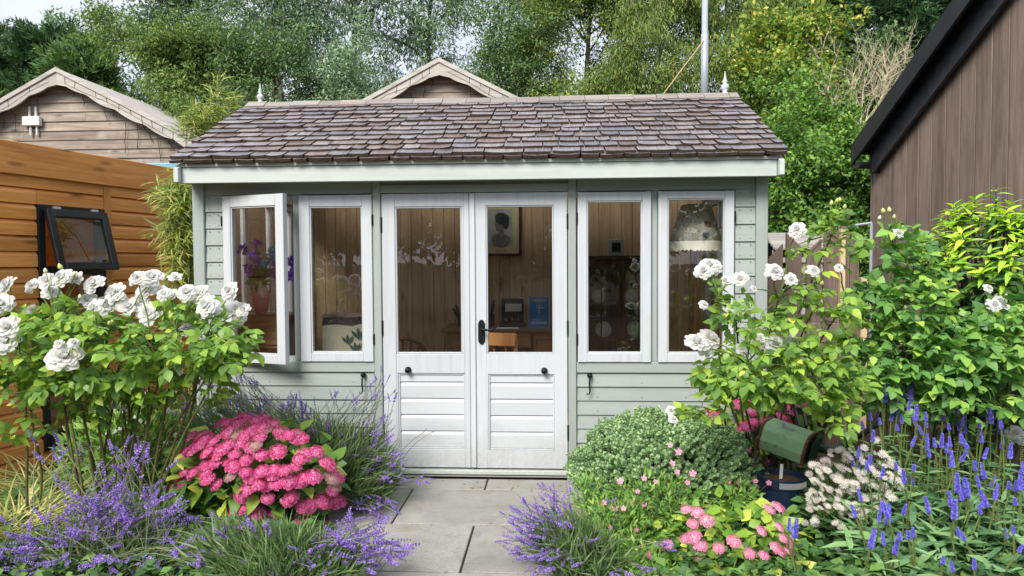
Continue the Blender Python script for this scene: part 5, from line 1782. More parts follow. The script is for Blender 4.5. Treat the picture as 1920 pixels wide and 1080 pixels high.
def rose_bloom(seed, n=44, mx=70):
    """a full rosette facing +Z, outer radius about 1"""
    r = random.Random(seed)
    ps = []
    for i in range(n):
        t = (i + 0.5) / n
        phi = i * 2.39996 + r.uniform(-.3, .3)
        op = rad(8 + mx * t ** 0.9) + r.uniform(-.16, .16)
        L = 0.38 + 0.50 * t
        pet = grid_petal(L, 0.17 + 0.20 * t, 0.5 - 0.3 * t, -0.10 - 0.16 * t if t > .4 else 0.12, ruffle=0.05, r=r)
        d = Vector((math.cos(phi) * math.sin(op), math.sin(phi) * math.sin(op), math.cos(op)))
        nrm = Vector((-math.cos(phi) * math.cos(op), -math.sin(phi) * math.cos(op), math.sin(op)))
        x = d.cross(nrm)
        base = Vector((math.cos(phi), math.sin(phi), 0)) * (0.02 + 0.20 * t) + Vector((0, 0, 0.05 - 0.18 * t))
        Mx = Matrix(((x.x, d.x, nrm.x, base.x), (x.y, d.y, nrm.y, base.y), (x.z, d.z, nrm.z, base.z), (0, 0, 0, 1)))
        ps.append((tmat(pet[0], Mx), pet[1]))
    return merge(*ps)

def bud_t():
    V, F = [], []
    m = MB().lathe([(0.12, 0), (0.34, 0.18), (0.40, 0.45), (0.25, 0.8), (0.04, 1.05)], n=7)
    return np.array(m.v), m.f

def floret(npet, s, w=0.55, cup=0.25):
    ps = []
    for k in range(npet):
        V = [(0, 0.04, 0), (w * 0.5, 0.55, cup * 0.5), (w * 0.32, 0.95, cup), (-w * 0.32, 0.95, cup), (-w * 0.5, 0.55, cup * 0.5)]
        ps.append(place((V, [(0, 1, 2, 3, 4)]), (0, 0, 0), 2 * math.pi * k / npet, 0, 0, s))
    return merge(*ps)

def umbel_head(seed, n=56, flat=0.30, cap=1.28, fs=0.225, npet=4, w=0.85):
    r = random.Random(seed)
    ps = []
    fl = floret(npet, fs, w, 0.15)
    for i in range(n):
        a = i * 2.39996
        th = cap * math.sqrt((i + 0.5) / n) + r.uniform(-.06, .06)
        d = Vector((math.sin(th) * math.cos(a), math.sin(th) * math.sin(a), math.cos(th)))
        pos = Vector((d.x, d.y, d.z * flat)) * r.uniform(0.86, 1.0)
        q = d.to_track_quat('Z', 'Y').to_matrix().to_4x4()
        Mx = Matrix.Translation(pos) @ q @ Matrix.Rotation(r.uniform(0, 6.28), 4, 'Z') @ Matrix.Rotation(r.uniform(-.35, .35), 4, 'X') @ Matrix.Scale(r.uniform(.85, 1.15), 4)
        ps.append((tmat(fl[0], Mx), fl[1]))
    return merge(*ps)

def spike_t(seed, whorls=8, per=7, rad_=0.13, fl=0.12, gap=True, taper=0.5):
    """a flower spike along +Y, length 1"""
    r = random.Random(seed)
    ps = []
    tet = ([(0, 0, 0), (0.5, 0.5, 0.28), (-0.5, 0.5, 0.28), (0, 0.5, -0.45), (0, 1.15, 0.05)], [(0, 2, 1), (0, 1, 3), (0, 3, 2), (1, 2, 4), (2, 3, 4), (3, 1, 4)])
    for k in range(whorls):
        t = k / (whorls - 1)
        if gap and k == 1:
            continue
        rr = rad_ * (1 - taper * max(0, t - 0.25))
        for q in range(per):
            a = 2 * math.pi * (q + 0.5 * (k % 2)) / per + r.uniform(-.2, .2)
            d = Vector((math.cos(a), 0.75 + r.uniform(-.2, .3), math.sin(a))).normalized()
            Mx = Matrix.Translation((math.cos(a) * rr * 0.35, t * 0.93, math.sin(a) * rr * 0.35)) @ d.to_track_quat('Y', 'Z').to_matrix().to_4x4() @ Matrix.Scale(fl * (1 - 0.35 * t) * r.uniform(.8, 1.2), 4)
            ps.append((tmat(tet[0], Mx), tet[1]))
    return merge(*ps)

def star_t(n=13, w=0.2, cone=0.35):
    """astrantia: a ruff of pointed bracts round a small dome of florets"""
    ps = []
    for k in range(n):
        V = [(0, 0, 0), (w * 0.5, 0.6, cone * 0.45), (0, 1.0, cone), (-w * 0.5, 0.6, cone * 0.45)]
        ps.append(place((V, [(0, 1, 2, 3)]), (0, 0, 0), 2 * math.pi * k / n, 0, 0, 1))
    r = random.Random(2)
    for k in range(16):
        a = k * 2.4
        th = 0.95 * math.sqrt(k / 16)
        c = Vector((0.5 * math.sin(th) * math.cos(a), 0.5 * math.sin(th) * math.sin(a), 0.22 + 0.4 * math.cos(th)))
        V = [(c.x, c.y, c.z + .1), (c.x + .08, c.y, c.z), (c.x, c.y + .08, c.z), (c.x - .08, c.y, c.z), (c.x, c.y - .08, c.z)]
        ps.append((V, [(0, 1, 2), (0, 2, 3), (0, 3, 4), (0, 4, 1)]))
    return merge(*ps)

def to_mesh(name, tp, mat, smooth=False):
    me = bpy.data.meshes.new(name)
    me.from_pydata([tuple(v) for v in tp[0]], [], [tuple(f) for f in tp[1]])
    me.materials.append(mat)
    if smooth:
        me.polygons.foreach_set('use_smooth', [True] * len(me.polygons))
    me.update()
    return me

def face_dir(d):
    return Vector(d).normalized().to_track_quat('Z', 'Y').to_matrix().to_4x4()

def curve_pts(a, b, sag=0.0, wob=0.02, n=6, out=None):
    a, b = Vector(a), Vector(b)
    pts = []
    k1, k2 = R.uniform(0, 6), R.uniform(0, 6)
    for i in range(n + 1):
        t = i / n
        p = a.lerp(b, t)
        s_ = math.sin(math.pi * t)
        p += Vector((wob * s_ * math.sin(3 * t + k1), wob * s_ * math.sin(2.6 * t + k2), sag * s_))
        if out is not None:
            p += Vector(out) * s_
        pts.append(p)
    return pts

# ------------------------------------------------------------------ leaf and petal colours
M['rose_leaf'] = leafy('rose_leaf', [(0.0, (0.042, 0.090, 0.020)), (0.4, (0.095, 0.175, 0.026)), (0.85, (0.17, 0.265, 0.034)), (0.97, (0.24, 0.32, 0.042)), (1.0, (0.38, 0.37, 0.06))], 0.4, 0.4, gain=1.95)
M['rose_leaf_b'] = leafy('rose_leaf_blue_green', [(0.0, (0.032, 0.088, 0.026)), (0.5, (0.080, 0.175, 0.038)), (0.9, (0.15, 0.26, 0.045)), (1.0, (0.26, 0.36, 0.06))], 0.34, 0.42, gain=2.0)
M['petal'] = leafy('white_rose_petal', [(0.0, (0.86, 0.86, 0.84)), (0.8, (0.86, 0.86, 0.86)), (0.97, (0.85, 0.81, 0.70)), (1.0, (0.72, 0.58, 0.40))], 0.5, 0.6, 0.2, (0.9, 0.9, 0.88), gain=1.0)
M['bud'] = leafy('rose_bud', [(0, (0.30, 0.36, 0.10)), (0.6, (0.42, 0.42, 0.18)), (1, (0.65, 0.62, 0.42))], 0.2, gain=1.75)
M['pink'] = leafy('hydrangea_pink', [(0.0, (0.62, 0.065, 0.24)), (0.5, (0.78, 0.14, 0.36)), (0.9, (0.83, 0.29, 0.50)), (1.0, (0.80, 0.45, 0.57))], 0.25, 0.6, 0.2, gain=1.0)
M['pinkshaded'] = leafy('hydrangea_shaded_pink', [(0.0, (0.55, 0.07, 0.22)), (0.6, (0.72, 0.14, 0.34)), (1.0, (0.76, 0.30, 0.44))], 0.22, 0.6, 0.2, gain=1.0)  # darker copy of the pink: shade put into the petal colour
M['pinkpale'] = leafy('hydrangea_pale_pink', [(0.0, (0.72, 0.16, 0.36)), (0.5, (0.80, 0.32, 0.48)), (1.0, (0.84, 0.56, 0.64))], 0.25, 0.6, 0.2, gain=1.0)
M['pinkold'] = leafy('hydrangea_fading_pink', [(0.0, (0.45, 0.22, 0.24)), (0.5, (0.55, 0.34, 0.33)), (1.0, (0.5, 0.42, 0.3))], 0.2, 0.6, 0.2, gain=1.0)
M['hyd_leaf'] = leafy('hydrangea_leaf', [(0.0, (0.035, 0.09, 0.018)), (0.5, (0.08, 0.17, 0.024)), (0.85, (0.18, 0.27, 0.035)), (1.0, (0.32, 0.36, 0.05))], 0.32, 0.42)
M['hyd_leaf_y'] = leafy('hydrangea_yellow_leaf', [(0.0, (0.05, 0.13, 0.02)), (0.4, (0.13, 0.25, 0.03)), (0.8, (0.28, 0.38, 0.05)), (1.0, (0.42, 0.46, 0.08))], 0.34, 0.42, gain=1.6)
M['lav'] = leafy('lavender_flower', [(0.0, (0.07, 0.045, 0.15)), (0.3, (0.15, 0.095, 0.32)), (0.7, (0.235, 0.15, 0.45)), (1.0, (0.35, 0.27, 0.52))], 0.2, 0.7, 0.15, gain=1.75)
M['lavdark'] = leafy('lavender_spent', [(0.0, (0.06, 0.05, 0.10)), (0.5, (0.11, 0.085, 0.21)), (1.0, (0.19, 0.15, 0.33))], 0.15, 0.7, 0.15, gain=1.75)
M['lavleaf'] = leafy('lavender_leaf', [(0.0, (0.045, 0.09, 0.028)), (0.5, (0.10, 0.17, 0.05)), (0.9, (0.17, 0.24, 0.10)), (1.0, (0.28, 0.30, 0.16))], 0.3, 0.6, 0.2, gain=1.4)
M['verblue'] = leafy('speedwell_blue', [(0.0, (0.07, 0.06, 0.34)), (0.5, (0.115, 0.10, 0.48)), (1.0, (0.22, 0.20, 0.54))], 0.25, 0.7, 0.15, gain=1.75)
M['verspent'] = leafy('speedwell_seed_spike', [(0.0, (0.09, 0.13, 0.03)), (0.5, (0.15, 0.18, 0.05)), (1.0, (0.22, 0.20, 0.09))], 0.1, 0.7, 0.15, gain=1.2)
M['verleaf'] = leafy('speedwell_leaf', [(0.0, (0.04, 0.10, 0.045)), (0.5, (0.09, 0.18, 0.075)), (1.0, (0.17, 0.28, 0.11))], 0.3, 0.5, 0.3, gain=1.75)
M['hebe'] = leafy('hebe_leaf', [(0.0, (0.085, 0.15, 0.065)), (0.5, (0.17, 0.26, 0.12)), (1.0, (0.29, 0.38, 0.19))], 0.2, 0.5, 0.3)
M['astr'] = leafy('astrantia_bract', [(0.0, (0.70, 0.60, 0.53)), (0.4, (0.84, 0.77, 0.72)), (1.0, (0.86, 0.84, 0.79))], 0.3, 0.7, 0.15, gain=1.0)
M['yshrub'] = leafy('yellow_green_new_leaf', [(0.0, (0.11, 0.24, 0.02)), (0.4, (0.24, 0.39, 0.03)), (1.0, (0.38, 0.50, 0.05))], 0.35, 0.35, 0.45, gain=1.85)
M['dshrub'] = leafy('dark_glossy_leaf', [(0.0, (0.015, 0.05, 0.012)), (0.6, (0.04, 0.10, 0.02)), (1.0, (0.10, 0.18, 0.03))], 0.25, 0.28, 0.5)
M['bamleaf'] = leafy('bamboo_leaf', [(0.0, (0.07, 0.11, 0.022)), (0.45, (0.16, 0.205, 0.04)), (0.85, (0.27, 0.31, 0.06)), (1.0, (0.38, 0.34, 0.14))], 0.38, 0.45, gain=1.6)
M['grassblade'] = leafy('straw_green_blade', [(0.0, (0.10, 0.14, 0.035)), (0.5, (0.22, 0.24, 0.075)), (1.0, (0.42, 0.38, 0.17))], 0.3, 0.6, 0.2)
M['gerleaf'] = leafy('fine_green_leaf', [(0.0, (0.045, 0.11, 0.022)), (0.5, (0.10, 0.20, 0.035)), (1.0, (0.21, 0.30, 0.06))], 0.32, 0.5)
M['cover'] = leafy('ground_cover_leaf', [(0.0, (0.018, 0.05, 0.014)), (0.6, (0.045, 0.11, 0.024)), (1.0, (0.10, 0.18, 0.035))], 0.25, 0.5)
M['gerpink'] = leafy('small_pink_petal', [(0.0, (0.76, 0.25, 0.42)), (1.0, (0.84, 0.45, 0.58))], 0.25, 0.6, 0.2, gain=1.0)

ROSES = [to_mesh('bloom', rose_bloom(s, n_, mx_), M['petal'], True) for s, n_, mx_ in ((1, 66, 80), (2, 60, 72), (3, 68, 76), (4, 54, 66), (5, 62, 70), (6, 34, 48), (7, 44, 58))]
ROSELF = [rose_leaf(s) for s in (1, 2, 3)]
ROSELF_S = [rose_leaf(s, 0.10) for s in (4, 5, 6)]
HEADS = {k: [to_mesh('flower_head', umbel_head(s), M[k]) for s in (1, 2, 3)] for k in ('pink', 'pinkshaded', 'pinkpale', 'pinkold')}
BUD = to_mesh('bud', bud_t(), M['bud'], True)

def wh(px, Y):
    return px * Y / FPX

def rose_bush(label, bx, by, blooms, zones, forks, canes, mat, temps, leaf_size, buds=(), cane_r=0.0075, group='white rose bushes', n_parts=290, keep=(), cout=None):
    b = thing('rose_bush', label, 'rose bush', (bx, by, 0), group)
    base = Vector((bx, by, 0))
    fk = [at(*f) for f in forks]
    for (px, py, Y, top) in canes:
        g_ = at(px, py, Y)
        g_ = Vector((g_.x, Y, 0.0))
        e = fk[top]
        MB().tube(curve_pts(g_, e, 0, 0.035, 7, out=cout), [cane_r * (1.15 - 0.6 * i / 7) for i in range(8)], 7).build('cane', M['cane'], b, smooth=True)
    for (px, py, d, Y) in blooms:
        c = at(px, py, Y)
        rr = wh(d, Y) / 2
        f = min(fk, key=lambda q: (q - c).length + (0.4 if q.z > c.z - 0.03 else 0))
        MB().tube(curve_pts(f, c - Vector((0, -0.02, rr * 0.4)), 0.02, 0.015, 5), [0.005, 0.0045, 0.004, 0.0035, 0.003, 0.003], 5).build('flower_stem', M['greenstem'], b)
        nrm = Vector((R.uniform(-.5, .5), -0.7 + R.uniform(-.5, .25), 0.7 + R.uniform(-.35, .2)))
        link('bloom', R.choice(ROSES), Matrix.Translation(c) @ face_dir(nrm) @ Matrix.Rotation(R.uniform(0, 6), 4, 'Z') @ Matrix.Scale(rr * 1.1, 4), b)
    for (px, py, d, Y) in buds:
        c = at(px, py, Y)
        f = min(fk, key=lambda q: (q - c).length)
        MB().tube(curve_pts(f, c, 0.0, 0.012, 4), 0.0025, 4).build('flower_stem', M['greenstem'], b)
        link('bud', BUD, Matrix.Translation(c) @ face_dir((R.uniform(-.4, .4), -.2, 1)) @ Matrix.Scale(wh(d, Y), 4), b)
    RmA, TA = [], []
    for (px, py, rx, ry, Y, dY, n) in zones:
        c = np.array(at(px, py, Y))
        u = ball(n)
        u = unit(u) * (np.linalg.norm(u, axis=1, keepdims=True) ** 0.6)
        T = c + u * np.array([wh(rx, Y), dY, wh(ry, Y)])
        D = u * np.array([1, 1, 0.35]) + rng.normal(0, 0.45, (n, 3)) + np.array([0, -0.15, -0.05])
        Nn = np.array([0, -0.35, 1.0]) + rng.normal(0, 0.38, (n, 3))
        S = leaf_size * rng.uniform(0.6, 1.15, n)
        T = T - unit(D) * S[:, None] * 0.5
        ok = np.ones(n, bool)
        for q in (T, T + unit(D) * S[:, None]):
            X_, Y_ = proj(q)
            for (a0, b0, a1, b1) in keep:
                ok &= ~((X_ > a0) & (X_ < a1) & (Y_ > b0) & (Y_ < b1))
        X_, Y_ = proj(T + unit(D) * S[:, None] * 0.55)
        for (bx_, by_, bd_, bY_) in blooms:
            ok &= ~((np.hypot(X_ - bx_, Y_ - by_) < bd_ * 0.62) & (T[:, 1] < bY_ + 0.05))
        T, D, Nn, S = T[ok], D[ok], Nn[ok], S[ok]
        n = len(T)
        RmA.append(frames(D, Nn, S)); TA.append(T)
        # fine twigs that carry the leaves
        tw = MB()
        for i in range(0, n, 4):
            p = Vector(T[i])
            f = min(fk, key=lambda q: (q - p).length)
            tw.tube(curve_pts(f, p, 0.0, 0.03, 4), [0.0035, 0.003, 0.0025, 0.002, 0.0018], 3, caps=False)
        tw.build('twig', M['greenstem'], b, kind='stuff')
    scatter(b, 'leaf', temps, mat, np.concatenate(RmA), np.concatenate(TA), n_parts)
    return b

YL = 3.55
def dj(lst, Y, sp=0.12):
    return [(x, y, d, Y + R.uniform(-sp, sp)) for x, y, d in lst]
left_blooms = dj([(13, 533, 36), (2, 569, 42), (15, 613, 46), (12, 640, 46), (60, 535, 30), (87, 527, 32), (116, 520, 38), (95, 547, 32), (144, 522, 27), (175, 531, 40), (215, 549, 42), (164, 562, 32), (178, 578, 36),
                  (196, 574, 40), (240, 576, 44), (280, 589, 48), (284, 520, 40), (256, 521, 32), (273, 544, 44), (302, 545, 30), (121, 669, 60), (111, 645, 20), (138, 643, 21), (266, 564, 26), (60, 582, 24), (328, 521, 26), (350, 548, 36), (372, 551, 40), (323, 555, 30),
                  (387, 573, 42), (400, 585, 32), (430, 545, 36), (441, 580, 34), (456, 581, 28), (449, 597, 24), (307, 551, 26), (348, 617, 26), (232, 765, 16), (58, 722, 18), (214, 760, 13), (340, 700, 12)], YL)
left_blooms = [(x, y, q, 3.2 if (x, y) in ((121, 669), (15, 613), (12, 640), (111, 645), (138, 643)) else Y) for x, y, q, Y in left_blooms]
rose_bush('tall bushy white rose in full bloom beside the orange shed', at(205, 900, 3.75).x, 3.75,
          left_blooms,
          [(80, 645, 110, 80, 3.5, 0.3, 90), (220, 650, 120, 85, 3.5, 0.35, 145), (350, 640, 110, 80, 3.5, 0.3, 120), (420, 650, 50, 50, 3.45, 0.2, 40), (160, 710, 110, 45, 3.5, 0.25, 60), (40, 690, 50, 70, 3.4, 0.2, 32), (100, 765, 40, 40, 3.6, 0.2, 10), (300, 720, 80, 45, 3.6, 0.2, 40), (215, 760, 60, 40, 3.65, 0.2, 22), (25, 760, 40, 70, 3.5, 0.15, 14), (130, 590, 120, 30, 3.55, 0.25, 40), (300, 580, 110, 30, 3.55, 0.25, 40), (400, 720, 40, 40, 3.6, 0.15, 14)],
          [(35, 640, 3.5), (110, 600, 3.55), (170, 640, 3.5), (225, 620, 3.6), (280, 640, 3.5), (330, 620, 3.5), (390, 640, 3.5), (430, 640, 3.45), (60, 740, 3.55), (250, 700, 3.7), (120, 710, 3.45)],
          [(52, 900, 3.6, 0), (168, 980, 3.4, 10), (240, 900, 3.75, 3), (205, 930, 3.7, 1), (225, 910, 3.75, 2), (262, 920, 3.75, 4), (275, 930, 3.65, 5), (280, 900, 3.8, 6), (272, 930, 3.6, 7), (58, 900, 3.65, 8), (250, 920, 3.85, 9), (165, 975, 3.45, 1), (215, 930, 3.8, 4), (190, 930, 3.75, 3), (232, 925, 3.7, 4), (248, 925, 3.7, 5), (258, 925, 3.72, 3), (212, 925, 3.72, 2), (266, 930, 3.7, 6), (222, 930, 3.65, 9), (240, 930, 3.8, 7), (200, 930, 3.7, 1), (180, 940, 3.6, 10)],
          M['rose_leaf'], ROSELF, 0.165,
          buds=[(86, 512, 10, 3.55), (115, 505, 12, 3.55), (140, 517, 9, 3.5), (150, 560, 9, 3.5), (205, 610, 9, 3.5), (212, 606, 8, 3.5), (320, 590, 8, 3.5)])

YR = 3.45
right_blooms = dj([(1329, 498, 34), (1318, 508, 30), (1340, 500, 30), (1387, 524, 30), (1361, 527, 24), (1320, 571, 18), (1306, 642, 44), (1331, 634, 44), (1322, 650, 36), (1413, 541, 13), (1452, 509, 34), (1483, 524, 24), (1453, 645, 40), (1446, 655, 30), (1487, 638, 22), (1425, 633, 18), (1391, 655, 26), (1495, 431, 30), (1525, 507, 24), (1573, 502, 15), (1258, 770, 18), (1262, 786, 18), (1405, 612, 14)], YR, 0.1)
rose_bush('white rose with loose open growth leaning across the right window corner', at(1455, 900, 4.3).x, 4.3,
          right_blooms,
          [(1370, 555, 45, 30, 3.45, 0.12, 12), (1390, 620, 70, 40, 3.45, 0.2, 36), (1420, 690, 100, 55, 3.45, 0.25, 95), (1380, 720, 75, 45, 3.4, 0.2, 46), (1530, 610, 90, 80, 3.6, 0.25, 85), (1500, 720, 110, 80, 3.5, 0.25, 150), (1500, 520, 40, 60, 3.6, 0.15, 14), (1560, 430, 32, 45, 3.6, 0.1, 16), (1540, 800, 55, 45, 3.35, 0.15, 36), (1310, 780, 40, 12, 3.4, 0.1, 8), (1590, 480, 30, 60, 3.65, 0.1, 14)],
          [(1345, 560, 3.45), (1380, 600, 3.45), (1400, 680, 3.45), (1370, 740, 3.45), (1460, 560, 3.55), (1470, 660, 3.5), (1530, 570, 3.6), (1560, 440, 3.6), (1590, 560, 3.6), (1520, 690, 3.5), (1310, 775, 3.4)],
          [(1445, 900, 4.3, 1), (1440, 900, 4.3, 2), (1450, 900, 4.35, 5), (1470, 900, 4.3, 6), (1480, 900, 4.3, 7), (1490, 900, 4.35, 8), (1460, 900, 4.3, 9), (1435, 900, 4.3, 3), (1440, 900, 4.35, 0), (1455, 900, 4.3, 4), (1430, 910, 4.3, 10)],
          M['rose_leaf'], ROSELF, 0.15, keep=((1396, 772, 1530, 980), (1300, 800, 1560, 980), (1250, 500, 1318, 655)), cout=(0, 0.32, 0.05),
          buds=[(1558, 385, 9, 3.6), (1568, 380, 9, 3.6), (1575, 378, 8, 3.6), (1583, 392, 9, 3.6), (1590, 410, 8, 3.6), (1590, 402, 7, 3.6), (1540, 535, 9, 3.55), (1508, 655, 8, 3.5)])
YB = 3.75
rose_bush('white rose with large toothed leaves in front of the dark brown wall', at(1740, 900, 3.95).x, 3.95,
          dj([(1685, 437, 20), (1678, 440, 14), (1872, 568, 26), (1864, 572, 26), (1881, 574, 24), (1853, 540, 17), (1685, 593, 18), (1904, 812, 28), (1912, 822, 24), (1749, 783, 13), (1830, 758, 10)], YB, 0.08),
          [(1680, 470, 55, 45, 3.8, 0.15, 38), (1690, 570, 80, 65, 3.8, 0.25, 115), (1760, 660, 115, 80, 3.7, 0.3, 215), (1870, 650, 95, 65, 3.65, 0.3, 170), (1680, 700, 95, 75, 3.7, 0.25, 145), (1840, 750, 115, 65, 3.6, 0.25, 150), (1890, 590, 60, 35, 3.7, 0.2, 34), (1640, 560, 50, 40, 3.8, 0.15, 24), (1740, 520, 40, 40, 3.85, .15, 22)],
          [(1680, 480, 3.8), (1690, 560, 3.8), (1700, 640, 3.75), (1760, 620, 3.75), (1800, 680, 3.7), (1860, 620, 3.7), (1900, 660, 3.65), (1660, 700, 3.75), (1880, 760, 3.6)],
          [(1700, 900, 3.95, 0), (1710, 900, 3.95, 1), (1720, 900, 3.95, 2), (1750, 900, 3.95, 3), (1780, 900, 3.95, 4), (1800, 900, 3.95, 5), (1820, 900, 3.95, 6), (1690, 900, 3.95, 7), (1830, 900, 3.9, 8)],
          M['rose_leaf_b'], ROSELF_S, 0.155, keep=((1590, 800, 1925, 1000),),
          buds=[(1657, 400, 10, 3.8), (1668, 398, 10, 3.8), (1676, 410, 8, 3.8), (1648, 412, 8, 3.8), (1670, 585, 8, 3.7), (1697, 580, 8, 3.7), (1885, 560, 9, 3.7)])

# ------------------------------------------------------------------ hydrangeas
HYDLF = [leaf_t(0.34, 0.22, 0.28, (0.2, 0.42, 0.64, 0.84), 0.05), leaf_t(0.30, 0.35, 0.4, (0.2, 0.42, 0.64, 0.84), 0.05), leaf_t(0.36, 0.15, 0.15, (0.2, 0.42, 0.64, 0.84), 0.05)]
def hydrangea(label, heads, cx, cy, rx, ry, Yc, dY, mats, leafm, n_leaf, head_px, lsize, group='pink hydrangeas', odd=0.06, leafshell=0.92):
    c = at(cx, cy, Yc)
    b = thing('hydrangea', label, 'hydrangea', (c.x, Yc, 0), group)
    base = Vector((c.x, Yc, 0))
    st = MB()
    for (px, py) in heads:
        u, v = (px - cx) / rx, (py - cy) / ry
        dd = math.sqrt(max(0.0, 1 - min(1, u * u + v * v)))
        Y = Yc - dY * dd + R.uniform(-0.02, 0.02)
        p = at(px, py, Y)
        nrm = Vector((0.7 * u + R.uniform(-.25, .25), -0.6 * dd - 0.1 + R.uniform(-.25, .15), 0.9 - 0.45 * max(v, 0)))
        rr = wh(head_px * R.uniform(0.82, 1.15), Y) / 2
        mk = mats if R.random() > odd else 'pinkold'
        link('flower_head', R.choice(HEADS[mk]), Matrix.Translation(p) @ face_dir(nrm) @ Matrix.Rotation(R.uniform(0, 6), 4, 'Z') @ Matrix.Scale(rr * 1.08, 4), b)
        st.tube(curve_pts(base + Vector((R.uniform(-.06, .06), R.uniform(-.06, .06), 0)), p - nrm.normalized() * 0.02, 0.03, 0.02, 4), [0.006, 0.005, 0.004, 0.0035, 0.003], 4, caps=False)
    st.build('stem', M['greenstem'], b, kind='stuff')
    u = unit(rng.normal(size=(n_leaf, 3)))
    u[:, 1] = -np.abs(u[:, 1]) * np.where(rng.random(n_leaf) < 0.8, 1, -1)
    k = rng.uniform(0.6, leafshell, (n_leaf, 1))
    T = np.array(c) + u * k * np.array([wh(rx, Yc), dY, wh(ry, Yc)])
    D = u * np.array([1, 1, 0.5]) + rng.normal(0, 0.5, (n_leaf, 3)) + np.array([0, 0, 0.1])
    Nn = np.array([0, -0.3, 1.0]) + rng.normal(0, 0.35, (n_leaf, 3)) + 0.3 * u
    S = lsize * rng.uniform(0.6, 1.2, n_leaf)
    keep = T[:, 2] > 0.015
    scatter(b, 'leaf', HYDLF, leafm, frames(D, Nn, S)[keep], (T - unit(D) * S[:, None] * 0.35)[keep], 280)
    return b
hl = [(325, 340), (390, 335), (465, 330), (510, 350), (330, 385), (400, 395), (440, 380), (500, 375), (585, 390), (660, 410), (220, 420), (150, 410), (330, 445), (265, 425), (445, 455), (490, 495), (360, 490), (280, 500), (225, 485), (165, 475), (100, 495), (40, 515), (570, 480), (755, 480), (700, 495), (800, 530), (820, 545), (340, 535), (415, 520), (265, 535), (220, 545), (160, 580), (220, 585), (340, 600), (490, 575), (440, 600), (545, 585), (600, 570), (650, 555), (740, 600), (830, 610), (690, 610), (620, 625), (560, 635), (510, 650), (450, 650), (270, 640), (120, 630), (80, 640), (400, 690), (520, 705), (615, 720), (840, 640), (740, 725), (790, 720), (840, 730), (870, 720), (690, 745), (435, 745), (365, 770), (330, 795), (180, 790), (240, 855), (530, 790), (575, 810), (690, 800), (780, 800), (760, 850), (830, 670), (300, 470), (540, 350), (620, 400), (290, 345), (480, 415), (385, 440), (190, 450)]
for i in range(34):
    q = hl[R.randrange(60)]
    hl.append((q[0] + R.uniform(-38, 38), q[1] + R.uniform(-26, 30)))
hydrangea('rounded hydrangea covered in bright pink flower heads left of the path', [(300 + x / 2.571, 660 + y / 2.571) for x, y in hl], 478, 893, 172, 116, 3.92, 0.42, 'pink', M['hyd_leaf'], 520, 30, 0.105, leafshell=1.02)
hb = [(135, 440), (330, 510), (260, 600), (410, 470), (345, 665), (605, 440), (650, 290), (660, 395), (500, 470), (720, 290), (590, 270), (300, 345), (495, 725), (430, 730), (410, 345), (70, 430), (565, 330), (715, 350), (370, 500), (620, 470), (390, 400), (740, 320)]
hydrangea('shade-darkened pink hydrangea half hidden behind the green metal box', [(1300 + x / 3.6, 660 + y / 3.6) for x, y in hb], 1420, 800, 120, 80, 4.5, 0.22, 'pinkshaded', M['hyd_leaf'], 260, 26, 0.11, odd=0.1)
hf = [(645, 725), (755, 785), (680, 800), (685, 870), (720, 915), (705, 965), (640, 880), (1045, 840), (900, 895), (1140, 820), (1165, 880), (1120, 930), (985, 960), (1060, 970), (1145, 950), (1195, 945), (540, 915), (455, 965), (800, 1050), (1200, 1050), (1135, 715), (1090, 725), (705, 740), (820, 930), (1190, 900)]
hydrangea('low hydrangea with pale pink heads and yellow green leaves at the front right', [(1060 + x / 2.843, 700 + y / 2.843) for x, y in hf], 1365, 1030, 160, 100, 3.5, 0.36, 'pinkpale', M['hyd_leaf_y'], 640, 25, 0.078, odd=0.08, leafshell=1.0)

